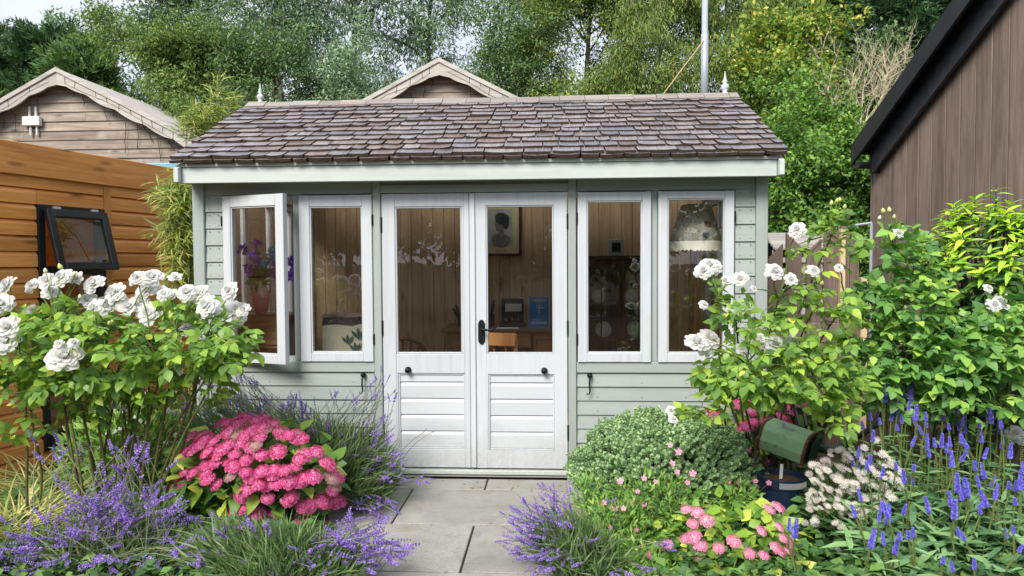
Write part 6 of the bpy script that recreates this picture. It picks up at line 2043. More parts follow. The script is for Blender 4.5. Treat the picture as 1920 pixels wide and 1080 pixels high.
# ------------------------------------------------------------------ lavender
SPIKES = [to_mesh('flower_spike', spike_t(s), M['lav']) for s in (1, 2, 3)]
SPIKES_D = [to_mesh('flower_spike', spike_t(s, whorls=7, per=5, rad_=0.10, fl=0.10), M['lavdark']) for s in (4, 5)]
BLADE = leaf_t(0.032, 0.2, 0.25, (0.5,))
def lavender(label, base_px, Yb, spread, tips, leaf_n, leaf_c, dark=0.2, slen=0.055, group='lavender bushes', leaf_len=0.12, more=1.0):
    """tips: (px, py, rx, ry, Y, dY, n) clouds of flower spikes"""
    bp = at(base_px, 900, Yb)
    b = thing('lavender_bush', label, 'lavender', (bp.x, Yb, 0), group)
    st = MB()
    for (px, py, rx, ry, Y, dY, n) in tips:
        for i in range(int(n * more)):
            while True:
                u, v = R.uniform(-1, 1), R.uniform(-1, 1)
                if u * u + v * v < 1:
                    break
            p = at(px + rx * u, py + ry * v, Y + R.uniform(-dY, dY))
            if p.z < 0.03:
                p.z = 0.03 + R.uniform(0, 0.05)
            a = Vector((bp.x + spread * R.uniform(-1, 1), Yb + 0.5 * spread * R.uniform(-1, 1), 0.03))
            a = a.lerp(Vector((p.x, p.y, 0.03)), 0.35)
            k = R.random()
            d0 = (p - a)
            side = Vector((d0.x, d0.y, 0)) * 0.55 + Vector((R.uniform(-.05, .05), R.uniform(-.05, .05), 0))
            pts = []
            for j in range(7):
                t = j / 6
                q = a.lerp(p, t)
                q.z += 0.12 * d0.length * math.sin(math.pi * t) * (0.3 + 0.9 * k)
                pts.append(q)
            st.tube(pts, [0.0022] * 4 + [0.0018] * 3, 3, caps=False)
            d = (pts[-1] - pts[-2]).normalized() + Vector((R.gauss(0, .3), R.gauss(0, .3), R.uniform(-.15, .35)))
            L = slen * R.uniform(0.45, 1.35)
            me = R.choice(SPIKES_D if R.random() < dark else SPIKES)
            w = R.uniform(0.75, 1.05) * (0.06 / max(L, 0.045)) ** 0.35
            link('flower_spike', me, Matrix.Translation(p - d.normalized() * L * 0.3) @ d.to_track_quat('Y', 'Z').to_matrix().to_4x4() @ Matrix.Rotation(R.uniform(0, 6), 4, 'Y') @ Matrix.Diagonal((L * w, L, L * w, 1)), b)
    st.build('stem', M['lavstem'], b, kind='stuff')
    for (px, py, rx, ry, Y, dY, n) in leaf_c:
        c = np.array(at(px, py, Y))
        u = ball(n)
        T = c + u * np.array([wh(rx, Y), dY, wh(ry, Y)])
        T[:, 2] = np.abs(T[:, 2] - 0.01) + 0.01
        bb = np.array([bp.x, Yb, -0.15])
        D = unit(T - bb) + rng.normal(0, 0.28, (n, 3)) + np.array([0, 0, 0.25])
        S = leaf_len * rng.uniform(0.6, 1.4, n)
        bulk('leaf', BLADE[0], BLADE[1], frames(D, rng.normal(size=(n, 3)) + np.array([0, -0.4, 0.8]), S), T - unit(D) * S[:, None] * 0.4, M['lavleaf'], b)
    return b
lavender('tall lavender growing against the sage boards left of the doors', 600, 4.38, 0.5,
         [(420, 705, 40, 30, 4.3, 0.12, 26), (455, 745, 45, 40, 4.3, 0.12, 44), (520, 775, 60, 30, 4.3, 0.15, 40), (545, 765, 30, 25, 4.3, 0.12, 22), (640, 790, 75, 55, 4.3, 0.15, 42), (715, 765, 28, 75, 4.3, 0.1, 24), (690, 850, 60, 40, 4.2, 0.15, 44), (730, 880, 45, 30, 4.1, 0.12, 34), (700, 950, 50, 25, 3.95, 0.1, 30), (380, 770, 50, 30, 4.3, 0.12, 22), (790, 812, 30, 12, 4.2, 0.05, 2), (770, 900, 40, 12, 4.1, 0.06, 6)],
         0, [(640, 870, 100, 70, 4.25, 0.25, 1500), (690, 900, 60, 50, 4.15, 0.2, 800), (420, 810, 90, 70, 4.35, 0.2, 900), (560, 830, 120, 50, 4.4, 0.2, 900)], 0.28, 0.052, leaf_len=0.13, more=1.45)
lavender('sprawling lavender in flower at the bottom left in front of the rose', 190, 3.25, 0.45,
         [(160, 960, 40, 30, 3.2, 0.1, 26), (215, 955, 45, 45, 3.2, 0.12, 50), (190, 1000, 60, 30, 3.1, 0.12, 36), (60, 1050, 70, 25, 3.0, 0.1, 40), (100, 1010, 60, 30, 3.1, 0.1, 26), (290, 975, 55, 45, 3.2, 0.12, 40), (100, 950, 50, 40, 3.25, 0.1, 14), (270, 890, 70, 45, 3.3, 0.1, 16), (220, 860, 60, 40, 3.35, 0.1, 14), (220, 1060, 80, 20, 3.0, 0.1, 26), (90, 845, 40, 25, 3.5, 0.1, 6), (130, 860, 30, 15, 3.5, 0.05, 8), (320, 1050, 60, 30, 3.0, 0.1, 16), (400, 1040, 60, 35, 3.05, 0.1, 14), (20, 1000, 40, 50, 3.1, 0.1, 12), (150, 905, 60, 30, 3.35, 0.1, 10)],
         0, [(200, 1045, 170, 45, 3.25, 0.3, 2400), (60, 1060, 100, 40, 3.2, 0.25, 1100), (330, 1065, 110, 40, 3.2, 0.25, 1500), (230, 965, 110, 30, 3.5, 0.15, 700)], 0.12, 0.082, leaf_len=0.13, more=0.95)
lavender('lavender leaning over the left edge of the paving below the pink hydrangea', 560, 3.28, 0.35,
         [(470, 1020, 60, 40, 3.15, 0.12, 26), (440, 1000, 40, 25, 3.25, 0.1, 12), (620, 1040, 70, 40, 3.1, 0.12, 46), (690, 1035, 60, 35, 3.1, 0.1, 40), (680, 985, 45, 20, 3.3, 0.1, 18), (560, 1065, 70, 20, 3.0, 0.1, 22), (640, 1010, 40, 20, 3.25, 0.1, 16), (735, 1050, 30, 20, 3.0, 0.06, 6), (390, 990, 40, 30, 3.3, 0.1, 8), (740, 1030, 30, 20, 3.1, 0.05, 4)],
         0, [(520, 1050, 140, 45, 3.1, 0.25, 2300), (430, 1030, 80, 45, 3.15, 0.2, 900), (620, 1075, 70, 30, 3.05, 0.2, 700)], 0.18, 0.08, leaf_len=0.12, more=1.15)
lavender('lavender spilling onto the right edge of the paving in front of the round shrub', 1115, 3.45, 0.25,
         [(1010, 1000, 55, 50, 3.3, 0.12, 54), (1040, 980, 50, 55, 3.35, 0.12, 46), (980, 960, 45, 25, 3.4, 0.08, 14), (975, 1020, 50, 30, 3.25, 0.08, 18), (1030, 1055, 60, 25, 3.1, 0.1, 36), (1070, 1020, 40, 40, 3.3, 0.1, 22), (1045, 925, 40, 20, 3.5, 0.06, 8), (1110, 1040, 40, 35, 3.2, 0.1, 16), (1240, 1025, 20, 15, 3.2, 0.05, 4), (1145, 940, 8, 10, 3.3, 0.02, 2), (1180, 1070, 50, 10, 3.05, 0.05, 8)],
         0, [(1100, 1050, 70, 50, 3.2, 0.2, 1300), (1060, 1020, 60, 50, 3.3, 0.15, 600)], 0.25, 0.06, leaf_len=0.12, more=1.2)

# ------------------------------------------------------------------ hebe dome
hc = at(1245, 885, 4.12)
hebe = thing('hebe_shrub', 'rounded grey green shrub clipped to a dome right of the doors', 'shrub', (hc.x, 4.12, 0))
N = 3400
u = unit(rng.normal(size=(N, 3)))
u[:, 2] = np.where(u[:, 2] < -0.55, -u[:, 2], u[:, 2])
u[:, 1] = np.where((u[:, 1] > 0.2) & (rng.random(N) < 0.6), -u[:, 1], u[:, 1])
lump = 1 + 0.06 * np.sin(u[:, 0] * 7 + 1) * np.sin(u[:, 2] * 8 + 2) + 0.05 * np.sin(u[:, 0] * 15 + 3 * u[:, 1]) * np.sin(u[:, 2] * 17) + rng.normal(0, 0.034, N)
T = np.array([hc.x, 4.12, 0.245]) + u * lump[:, None] * rng.choice([1.0, 1.0, 0.93, 0.86], N)[:, None] * np.array([wh(158, 4.1), 0.42, 0.30])
T[:, 2] = np.maximum(T[:, 2], 0.02)
ps = []
for k in range(6):
    for s in (0, 1):
        V = [(0, 0, 0), (0.22, 0.16, 0.05), (0, 0.36, 0.0), (-0.22, 0.16, 0.05)]
        ps.append(place((np.array(V) * 1.0, [(0, 1, 2, 3)]), (0, 0.16 * k, 0), 0, 0, 0, 1) if False else (tmat(np.array(V), Matrix.Translation((0, 0.15 * k, 0)) @ Matrix.Rotation(math.pi * s + (math.pi / 2) * (k % 2), 4, 'Y') @ Matrix.Rotation(rad(60 - 6 * k), 4, 'X')), [(0, 1, 2, 3)]))
shoot = merge(*ps)
bulk('foliage', shoot[0], shoot[1], frames(u + np.array([0, 0, 0.45]) + rng.normal(0, .25, (N, 3)), rng.normal(size=(N, 3)), rng.uniform(0.036, 0.056, N)), T, M['hebe'], hebe)
tw = MB()
for i in range(40):
    tw.tube(curve_pts((hc.x, 4.12, 0.0), tuple(T[R.randrange(N)]), 0.0, 0.02, 4), [0.009, 0.007, 0.005, 0.004, 0.003], 4, caps=False)
tw.build('twig', M['bark'], hebe, kind='stuff')
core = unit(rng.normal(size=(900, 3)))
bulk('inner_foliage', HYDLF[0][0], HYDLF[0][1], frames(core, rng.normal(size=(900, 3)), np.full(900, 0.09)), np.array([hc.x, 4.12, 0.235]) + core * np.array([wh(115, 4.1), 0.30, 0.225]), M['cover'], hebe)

# ------------------------------------------------------------------ small pink flowered plant
FLO = to_mesh('flower', floret(5, 1.0, 0.75, 0.2), M['gerpink'])
gp = at(1190, 1000, 3.62)
ger = thing('pink_geranium', 'airy plant with small pale pink flowers below the round grey green shrub', 'flowering plant', (gp.x, 3.62, 0))
gl_ = [(293, 575), (480, 578), (385, 630), (605, 420), (560, 385), (650, 583), (680, 535), (420, 560), (265, 718), (205, 690), (75, 735), (75, 785), (240, 825), (110, 880), (250, 955), (355, 990), (600, 1055), (115, 1055), (1015, 575), (1085, 585), (925, 585), (990, 618), (870, 575), (570, 480), (595, 525), (430, 795), (380, 835), (150, 1030), (200, 1030), (300, 1000), (330, 930), (180, 890), (420, 700), (350, 690), (310, 720), (20, 880), (60, 930)]
st = MB()
for (x, y) in gl_:
    px, py = 1060 + x / 2.843, 700 + y / 2.843
    Y = 3.45 + R.uniform(-.08, .12) if px < 1340 else 3.75
    p = at(px, py, Y)
    a = Vector((gp.x + R.uniform(-.2, .2) + (0.45 if px > 1340 else 0), 3.62 + R.uniform(-.12, .12), 0))
    a = a.lerp(Vector((p.x, p.y, 0)), 0.4)
    st.tube(curve_pts(a, p, 0.02, 0.02, 5), 0.0018, 3, caps=False)
    link('flower', FLO, Matrix.Translation(p) @ face_dir((R.uniform(-.4, .4), -.7, .6)) @ Matrix.Scale(wh(6.2, Y) * R.uniform(.7, 1.2), 4), ger)
st.build('stem', M['greenstem'], ger, kind='stuff')
SM3 = leaf_t(0.16, 0.2, 0.2, (0.5,))
for (px, py, rx, ry, Y, dY, n) in ((1150, 1000, 80, 70, 3.55, 0.25, 1700), (1230, 950, 90, 60, 3.65, 0.25, 1700), (1378, 935, 42, 30, 3.72, 0.12, 600), (1110, 950, 40, 60, 3.7, 0.15, 500), (1190, 1060, 110, 40, 3.3, 0.2, 1100)):
    c = np.array(at(px, py, Y)); u = ball(n)
    T = c + u * np.array([wh(rx, Y), dY, wh(ry, Y)])
    T[:, 2] = np.abs(T[:, 2])
    bulk('foliage', SM3[0], SM3[1], frames(u + rng.normal(0, .6, (n, 3)) + np.array([0, 0, .4]), rng.normal(0, .6, (n, 3)) + np.array([0, -.4, 1]), rng.uniform(0.025, 0.05, n)), T, M['gerleaf'], ger)

# ------------------------------------------------------------------ astrantia
AST = to_mesh('flower', star_t(), M['astr'])
ap = at(1590, 950, 3.78)
ast = thing('astrantia', 'clump of pinkish white papery star flowers right of the navy pot', 'flowering plant', (ap.x, 3.78, 0))
st = MB()
for i in range(210):
    if i < 178:
        a_ = R.uniform(0, 6.28); r_ = math.sqrt(R.random())
        px, py = 1590 + 96 * r_ * math.cos(a_), 905 + 66 * r_ * math.sin(a_) + 0.22 * (1590 - 1590)
        px += 12
        if px < 1530 and py < 850: py += 40
        if px < 1515 and py < 945: px += 45
    elif i < 202:
        px, py = R.uniform(1505, 1610), R.uniform(945, 990)
    else:
        px, py = R.choice(((1575, 1020), (1585, 1024), (1572, 1028), (1640, 826), (1490, 940), (1480, 960)))
        px += R.uniform(-4, 4); py += R.uniform(-4, 4)
    Y = 3.42 + R.uniform(-.12, .14) + (py < 880) * 0.1
    p = at(px, py, Y)
    a = Vector((ap.x + R.uniform(-.12, .12), 3.85 + R.uniform(-.1, .1), 0)).lerp(Vector((p.x, p.y + .05, 0)), 0.3)
    st.tube(curve_pts(a, p, 0.02, 0.02, 5), 0.0017, 3, caps=False)
    link('flower', AST, Matrix.Translation(p) @ face_dir((R.uniform(-.5, .5), -.55 + R.uniform(-.3, .3), .8)) @ Matrix.Rotation(R.uniform(0, 6), 4, 'Z') @ Matrix.Scale(wh(8.6, Y) * R.uniform(.75, 1.25), 4), ast)
st.build('stem', M['greenstem'], ast, kind='stuff')
n = 420
c = np.array(at(1580, 985, 3.7)); u = ball(n)
T = c + u * np.array([wh(105, 3.7), 0.22, wh(75, 3.7)])
T[:, 2] = np.abs(T[:, 2])
scatter(ast, 'leaf', HYDLF, M['cover'], frames(u + rng.normal(0, .6, (n, 3)), rng.normal(0, .4, (n, 3)) + np.array([0, -.5, 1]), rng.uniform(0.05, 0.10, n)), T, 150)

# ------------------------------------------------------------------ blue speedwell
VB = [spike_t(s, whorls=12, per=9, rad_=0.19, fl=0.135, gap=False, taper=0.55) for s in (1, 2, 3)]
VS = [spike_t(s, whorls=15, per=6, rad_=0.05, fl=0.05, gap=False, taper=0.3) for s in (4, 5)]
VBm = [to_mesh('flower_spike', v, M['verblue']) for v in VB]
VSm = [to_mesh('seed_spike', v, M['verspent']) for v in VS]
vp_ = at(1790, 1000, 3.4)
vt_extra = 30
ver = thing('speedwell', 'large clump of upright blue flower spikes over narrow leaves at the right', 'flowering plant', (vp_.x, 3.4, 0))
vt = [(1693, 735), (1708, 733), (1660, 737), (1673, 765), (1672, 780), (1690, 785), (1718, 773), (1649, 790), (1682, 802), (1715, 790), (1617, 797), (1816, 747), (1793, 765), (1769, 783), (1806, 788), (1779, 800), (1736, 792), (1855, 773), (1858, 726), (1837, 795), (1838, 815), (1877, 796), (1876, 796), (1738, 828), (1752, 830), (1766, 826), (1775, 840), (1784, 860), (1807, 828), (1810, 805), (1848, 850), (1826, 868), (1843, 882), (1879, 830), (1895, 845), (1917, 876), (1914, 900), (1785, 862), (1714, 876), (1680, 873), (1795, 905), (1810, 915), (1834, 902), (1862, 903), (1868, 922), (1904, 912), (1781, 935), (1790, 955), (1738, 946), (1696, 955), (1649, 967), (1660, 955), (1837, 955), (1843, 940), (1900, 993), (1914, 1028), (1805, 1005), (1712, 998), (1687, 1005), (1680, 1024), (1656, 1010), (1636, 1010), (1768, 1050), (1785, 1062), (1827, 1057), (1610, 848), (1598, 865), (1630, 868), (1625, 872), (1903, 940), (1600, 958), (1610, 870), (1480, 983), (1492, 990), (1612, 928), (1655, 885), (1711, 898), (1886, 1000), (1925, 950), (1930, 880), (1935, 1020)]
for i in range(vt_extra):
    q = vt[R.randrange(60)]
    vt.append((q[0] + R.uniform(-26, 26), q[1] + R.uniform(-22, 34)))
st = MB()
RmA, TA = [], []
VL = leaf_t(0.11, 0.3, 0.35, (0.25, 0.6))
VLs = [VL, leaf_t(0.10, 0.2, 0.5, (0.25, 0.6)), leaf_t(0.12, 0.4, 0.2, (0.25, 0.6))]
for (px, py) in vt:
    Y = 3.70 - 0.80 * max(0, min(1, (py - 720) / 360)) + R.uniform(-.1, .1)
    p = at(px, py, Y)
    d = Vector((R.gauss(0, .2), R.uniform(-.15, .15), 1)).normalized()
    L = R.choice((0.034, 0.044, 0.054, 0.064, 0.085)) * R.uniform(.85, 1.15)
    sp = R.uniform(0.03, 0.14) if R.random() < 0.6 else 0
    base_ = Vector((p.x + R.uniform(-.06, .06), Y + R.uniform(0, .12), 0))
    top = p - d * L * 0.5
    q = R.choice(VBm)
    link('flower_spike', q, Matrix.Translation(top) @ d.to_track_quat('Y', 'Z').to_matrix().to_4x4() @ Matrix.Rotation(R.uniform(0, 6), 4, 'Y') @ Matrix.Diagonal((max(0.050, L * .85), L, max(0.050, L * .85), 1)), ver)
    if sp:
        link('seed_spike', R.choice(VSm), Matrix.Translation(top - d * sp) @ d.to_track_quat('Y', 'Z').to_matrix().to_4x4() @ Matrix.Diagonal((0.12, sp, 0.12, 1)), ver)
    pts = curve_pts(base_, top - d * sp, 0, 0.015, 5)
    st.tube(pts + [top], 0.0032, 4, caps=False)
    h = (top - d * sp).z
    nl = int(max(3, h / 0.05))
    for k in range(nl):
        t = (k + 0.5) / nl
        if t > 0.85: continue
        c = base_.lerp(top - d * sp, t)
        a0 = R.uniform(0, 6.28)
        for s in (0, math.pi):
            dd = Vector((math.cos(a0 + s), math.sin(a0 + s), R.uniform(0.1, 0.6)))
            RmA.append(frames(np.array([dd]), np.array([[0, -.2, 1.0]]) + rng.normal(0, .2, (1, 3)), np.array([R.uniform(0.07, 0.12) * (1.1 - 0.4 * t)]))[0]); TA.append(np.array(c))
for i in range(26):
    px, py = R.uniform(1610, 1925), R.uniform(800, 980)
    Y = 3.75 - 0.75 * (py - 720) / 360 + R.uniform(-.1, .1)
    p = at(px, py, Y)
    L = R.uniform(0.08, 0.18)
    d = Vector((R.uniform(-.1, .1), R.uniform(-.1, .1), 1)).normalized()
    link('seed_spike', R.choice(VSm), Matrix.Translation(p - d * L) @ d.to_track_quat('Y', 'Z').to_matrix().to_4x4() @ Matrix.Diagonal((0.12, L, 0.12, 1)), ver)
    st.tube(curve_pts((p.x + R.uniform(-.05, .05), Y + .05, 0), p - d * L, 0, 0.01, 4), 0.002, 3, caps=False)
st.build('stem', M['greenstem'], ver, kind='stuff')
n = 1150
px = rng.uniform(1590, 1990, n); py = rng.uniform(940, 1150, n)
Yv = 3.92 - 0.75 * np.clip((py - 720) / 360, 0, 1.1) + rng.uniform(-.12, .15, n)
Tx = np.array([tuple(at(a, b, c)) for a, b, c in zip(px, py, Yv)])
Tx[:, 2] = np.maximum(Tx[:, 2], 0.03)
an = rng.uniform(0, 6.28, n)
Dx = np.stack([np.cos(an), np.sin(an) - 0.2, rng.uniform(0.15, 1.3, n)], 1)
RmA = np.concatenate([np.array(RmA), frames(Dx, rng.normal(0, .25, (n, 3)) + np.array([0, -.3, 1]), rng.uniform(0.09, 0.165, n))])
TA = np.concatenate([np.array(TA), Tx])
scatter(ver, 'leaf', VLs, M['verleaf'], RmA, TA, 290)

# ------------------------------------------------------------------ yellow green shrub on the right
yc = at(1860, 500, 4.35)
ysh = thing('bright_shrub', 'yellow green glossy leaved shrub in front of the dark brown boards', 'shrub', (yc.x, 4.35, 0))
LAN = [leaf_t(0.15, 0.3, 0.45, (0.25, 0.55, 0.8)), leaf_t(0.14, 0.35, 0.25, (0.25, 0.55, 0.8)), leaf_t(0.16, 0.2, 0.6, (0.25, 0.55, 0.8))]
RmA, TA, RmD, TD = [], [], [], []
shoots = []
for i in range(150):
    while True:
        v = Vector((R.gauss(0, 1), R.gauss(0, 1), R.gauss(0, 1))).normalized()
        if v.y < 0.35:
            break
    r_ = R.uniform(0.80, 1.0)
    p = yc + Vector((v.x * wh(140, 4.35), v.y * 0.42, v.z * wh(118, 4.35) + 0.02)) * r_
    shoots.append((p, v, 0))
for (px, py) in ((1868, 345), (1868, 362), (1866, 378), (1868, 395), (1862, 408), (1720, 422), (1740, 430), (1715, 440), (1770, 425), (1800, 395), (1810, 410), (1765, 455), (1905, 400), (1915, 420)):
    shoots.append((at(px, py, 4.25 + R.uniform(-.06, .06)), Vector((R.uniform(-.2, .2), -.1, 1)), 1))
st = MB()
for (p, v, top) in shoots:
    ax = (v * 0.6 + Vector((0, 0, 0.9))).normalized()
    st.tube(curve_pts((yc.x + R.uniform(-.12, .12), 4.4, 0.0), p, 0, 0.04, 5), [0.012, 0.010, 0.008, 0.006, 0.004, 0.003], 4, caps=False)
    nl = 11 if not top else 7
    low = v.z < -0.15
    for k in range(nl):
        a = k * 2.4 + R.uniform(-.3, .3)
        b_ = ax.orthogonal().normalized()
        c_ = ax.cross(b_)
        el = 0.15 + 0.07 * k
        d = (b_ * math.cos(a) + c_ * math.sin(a)) * math.cos(el) + ax * math.sin(el)
        q = p - ax * (0.075 - 0.008 * k)
        sz = R.uniform(0.085, 0.135) * (1 - 0.04 * k) * (0.78 if top else 1)
        F_ = frames(np.array([tuple(d)]), np.array([tuple(ax)]) + rng.normal(0, .2, (1, 3)), np.array([sz]))[0]
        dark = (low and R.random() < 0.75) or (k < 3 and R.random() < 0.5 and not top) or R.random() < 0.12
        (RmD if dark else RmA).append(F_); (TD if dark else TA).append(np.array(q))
st.build('stem', M['bark'], ysh, kind='stuff')
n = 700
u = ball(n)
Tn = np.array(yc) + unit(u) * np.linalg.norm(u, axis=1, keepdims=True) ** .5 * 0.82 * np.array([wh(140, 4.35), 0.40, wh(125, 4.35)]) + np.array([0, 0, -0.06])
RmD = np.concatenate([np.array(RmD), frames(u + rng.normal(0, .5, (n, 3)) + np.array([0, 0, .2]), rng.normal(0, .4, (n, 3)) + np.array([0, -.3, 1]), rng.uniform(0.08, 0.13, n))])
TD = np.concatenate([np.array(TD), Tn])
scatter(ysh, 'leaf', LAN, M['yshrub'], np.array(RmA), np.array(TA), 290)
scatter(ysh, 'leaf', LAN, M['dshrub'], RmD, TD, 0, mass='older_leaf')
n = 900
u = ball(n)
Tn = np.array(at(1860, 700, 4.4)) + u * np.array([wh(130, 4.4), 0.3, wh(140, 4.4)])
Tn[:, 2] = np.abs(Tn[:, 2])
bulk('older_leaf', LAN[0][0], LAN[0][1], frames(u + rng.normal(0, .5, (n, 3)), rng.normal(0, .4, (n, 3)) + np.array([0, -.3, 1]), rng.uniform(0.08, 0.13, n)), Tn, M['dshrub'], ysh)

# ------------------------------------------------------------------ bamboo between the shed and the summerhouse
BL = leaf_t(0.050, 0.15, 0.35, (0.3, 0.65))
def bamboo(label, canes, clouds, Y0, n_parts=250):
    c0 = at(canes[0][0], 500, canes[0][3])
    b = thing('bamboo', label, 'bamboo', (c0.x, canes[0][3], 0), 'bamboo clumps beside the summerhouse')
    for (px0, px1, py1, Y) in canes:
        a = at(px0, 500, Y); e = at(px1, py1, Y)
        pts = curve_pts((a.x, Y, 0), e, 0, 0.03, 8)
        MB().tube(pts, [0.009 - 0.0008 * i for i in range(9)], 6).build('cane', M['bamboocane'], b, smooth=True)
    Rm, T_ = [], []
    for (px, py, rx, ry, Y, dY, n) in clouds:
        n = int(n * 1.35)
        c = np.array(at(px, py, Y)); u = ball(n)
        T = c + u * np.array([wh(rx, Y), dY, wh(ry, Y)])
        cl = rng.normal(0, 1, (n, 3))
        D = cl * np.array([.75, .6, .35]) + np.array([0, -0.1, -0.12 if py > 300 else 0.35]) + u * 0.3
        Rm.append(frames(D, rng.normal(0, .4, (n, 3)) + np.array([0, -.5, 1]), rng.uniform(0.07, 0.145, n))); T_.append(T)
    Rm, T_ = np.concatenate(Rm), np.concatenate(T_)
    scatter(b, 'leaf', [BL], M['bamleaf'], Rm, T_, n_parts)
bamboo('bamboo with narrow yellow green leaves squeezed between orange shed and summerhouse',
       [(345, 345, 330, 5.4), (355, 330, 350, 5.3), (335, 310, 380, 5.3), (350, 360, 300, 5.6), (340, 300, 460, 5.2), (362, 350, 400, 5.2)],
       [(345, 400, 32, 60, 5.25, 0.22, 900), (350, 470, 28, 55, 5.2, 0.2, 700), (320, 360, 40, 26, 5.3, 0.15, 170), (318, 440, 34, 30, 5.25, 0.12, 90), (345, 340, 28, 30, 5.4, 0.2, 260), (230, 560, 24, 18, 5.0, 0.08, 16), (295, 620, 60, 40, 5.0, 0.15, 40), (335, 520, 24, 40, 5.2, 0.15, 150)], 5.3)
bamboo('taller bamboo tips showing behind the left end of the shingle roof',
       [(385, 408, 140, 6.9), (390, 430, 215, 6.9), (370, 380, 205, 6.9), (395, 410, 190, 7.0), (380, 395, 170, 6.9), (360, 350, 230, 6.9)],
       [(385, 225, 34, 25, 6.9, 0.25, 420), (425, 200, 30, 26, 6.9, 0.2, 160), (408, 165, 14, 30, 6.9, 0.12, 50), (370, 245, 36, 22, 6.9, 0.25, 360), (345, 240, 16, 20, 6.8, 0.1, 40), (440, 190, 16, 14, 6.9, 0.1, 24)], 6.9, 200)

# ------------------------------------------------------------------ straw green grass at the far left, small white flowers, ground cover
GB = leaf_t(0.012, 0.3, 0.75, (0.25, 0.5, 0.75))
def tuft(label, px, Y, n, L, spread, group=None):
    c = at(px, 900, Y)
    b = thing('ornamental_grass', label, 'grass clump', (c.x, Y, 0), group)
    an = rng.uniform(0, 6.28, n)
    el = rng.uniform(0.25, 1.2, n)
    D = np.stack([np.cos(an) * np.cos(el), np.sin(an) * np.cos(el), np.sin(el)], 1)
    T = np.array([c.x, Y, 0.0]) + rng.normal(0, spread, (n, 3)) * np.array([1, 1, 0])
    bulk('blade', GB[0], GB[1], frames(D, np.tile([[0, 0, 1.0]], (n, 1)), L * rng.uniform(0.55, 1.2, n)), T, M['grassblade'], b)
tuft('arching straw green grass clump at the far left edge', 25, 3.45, 1100, 0.42, 0.09, 'grass clumps')
tuft('thin green grass clump at the foot of the orange shed', 100, 4.15, 700, 0.40, 0.14, 'grass clumps')
fp = at(215, 880, 4.3)
wf = thing('white_flower_plant', 'small white flowered plant behind the stems of the left rose', 'flowering plant', (fp.x, 4.3, 0))
FLW = to_mesh('flower', floret(5, 1.0, 0.8, 0.2), leafy('small_white_petal', [(0, (0.7, 0.7, 0.62)), (1, (0.8, 0.8, 0.76))], 0.2, gain=1.0))
st = MB()
for i in range(40):
    p = at(R.uniform(180, 330), R.uniform(735, 860), 4.2 + R.uniform(-.1, .1))
    st.tube(curve_pts((fp.x + R.uniform(-.15, .15), 4.3, 0), p, 0, 0.02, 4), 0.002, 3, caps=False)
    link('flower', FLW, Matrix.Translation(p) @ face_dir((R.uniform(-.5, .5), -.7, .6)) @ Matrix.Scale(wh(5, 4.2), 4), wf)
st.build('stem', M['greenstem'], wf, kind='stuff')
n = 1800
u = ball(n)
T = np.array(at(250, 850, 4.3)) + u * np.array([wh(150, 4.3), 0.2, wh(90, 4.3)])
T[:, 2] = np.abs(T[:, 2])
bulk('foliage', SM3[0], SM3[1], frames(u + rng.normal(0, .5, (n, 3)) + np.array([0, 0, .5]), rng.normal(0, .5, (n, 3)) + np.array([0, -.4, 1]), rng.uniform(0.05, 0.10, n)), T, M['gerleaf'], wf)

CLF = leaf_t(0.36, 0.2, 0.2, (0.5,))
def cover(name, x0, x1, y0, y1, n, hmax, skip=None):
    x = rng.uniform(x0, x1, n); y = rng.uniform(y0, y1, n); z = rng.random(n) ** 1.5 * hmax + 0.005
    T = np.stack([x, y, z], 1)
    if skip is not None:
        T = T[~skip(T)]
    m = len(T)
    an = rng.uniform(0, 6.28, m)
    D = np.stack([np.cos(an), np.sin(an), rng.uniform(-.1, .8, m)], 1)
    o = bulk(name, CLF[0], CLF[1], frames(D, rng.normal(0, .35, (m, 3)) + np.array([0, -.2, 1]), rng.uniform(0.03, 0.075, m)), T, M['cover'])
    return tag(o, 'low dark green leafy ground cover over the %s bed' % ('left' if x0 < -1.5 else 'right'), 'ground cover')
cover('ground_cover', -3.2, -1.22, 2.8, 4.65, 9000, 0.13, lambda T: (T[:, 0] > -1.2 - 0.12 * np.sin(T[:, 1] * 5)))
cover('ground_cover', 0.45, 3.4, 2.7, 4.66, 11000, 0.16, lambda T: (T[:, 0] < 0.42 + 0.1 * np.sin(T[:, 1] * 6)) | ((np.abs(T[:, 0] - hop.location.x) < .2) & (np.abs(T[:, 1] - 3.9) < .15)))

# fallen leaves and petals on the paving
fl_t = leaf_t(0.3, 0.15, 0.1, (0.4, 0.7))
n = 70
x = rng.uniform(-1.15, 0.3, n); y = np.where(rng.random(n) < .55, rng.uniform(4.45, 4.66, n), rng.uniform(3.2, 4.6, n))
an = rng.uniform(0, 6.28, n)
o = bulk('fallen_leaves', fl_t[0], fl_t[1], frames(np.stack([np.cos(an), np.sin(an), 0 * an], 1), rng.normal(0, .15, (n, 3)) + np.array([0, 0, 1]), rng.uniform(0.008, 0.024, n)), np.stack([x, y, np.full(n, 0.013)], 1), leafy('dry_leaf', [(0, (0.10, 0.06, 0.03)), (0.7, (0.2, 0.13, 0.06)), (1, (0.3, 0.22, 0.12))], 0.1))
tag(o, 'scattered dry leaf fragments on the paving by the doors', 'leaf litter')

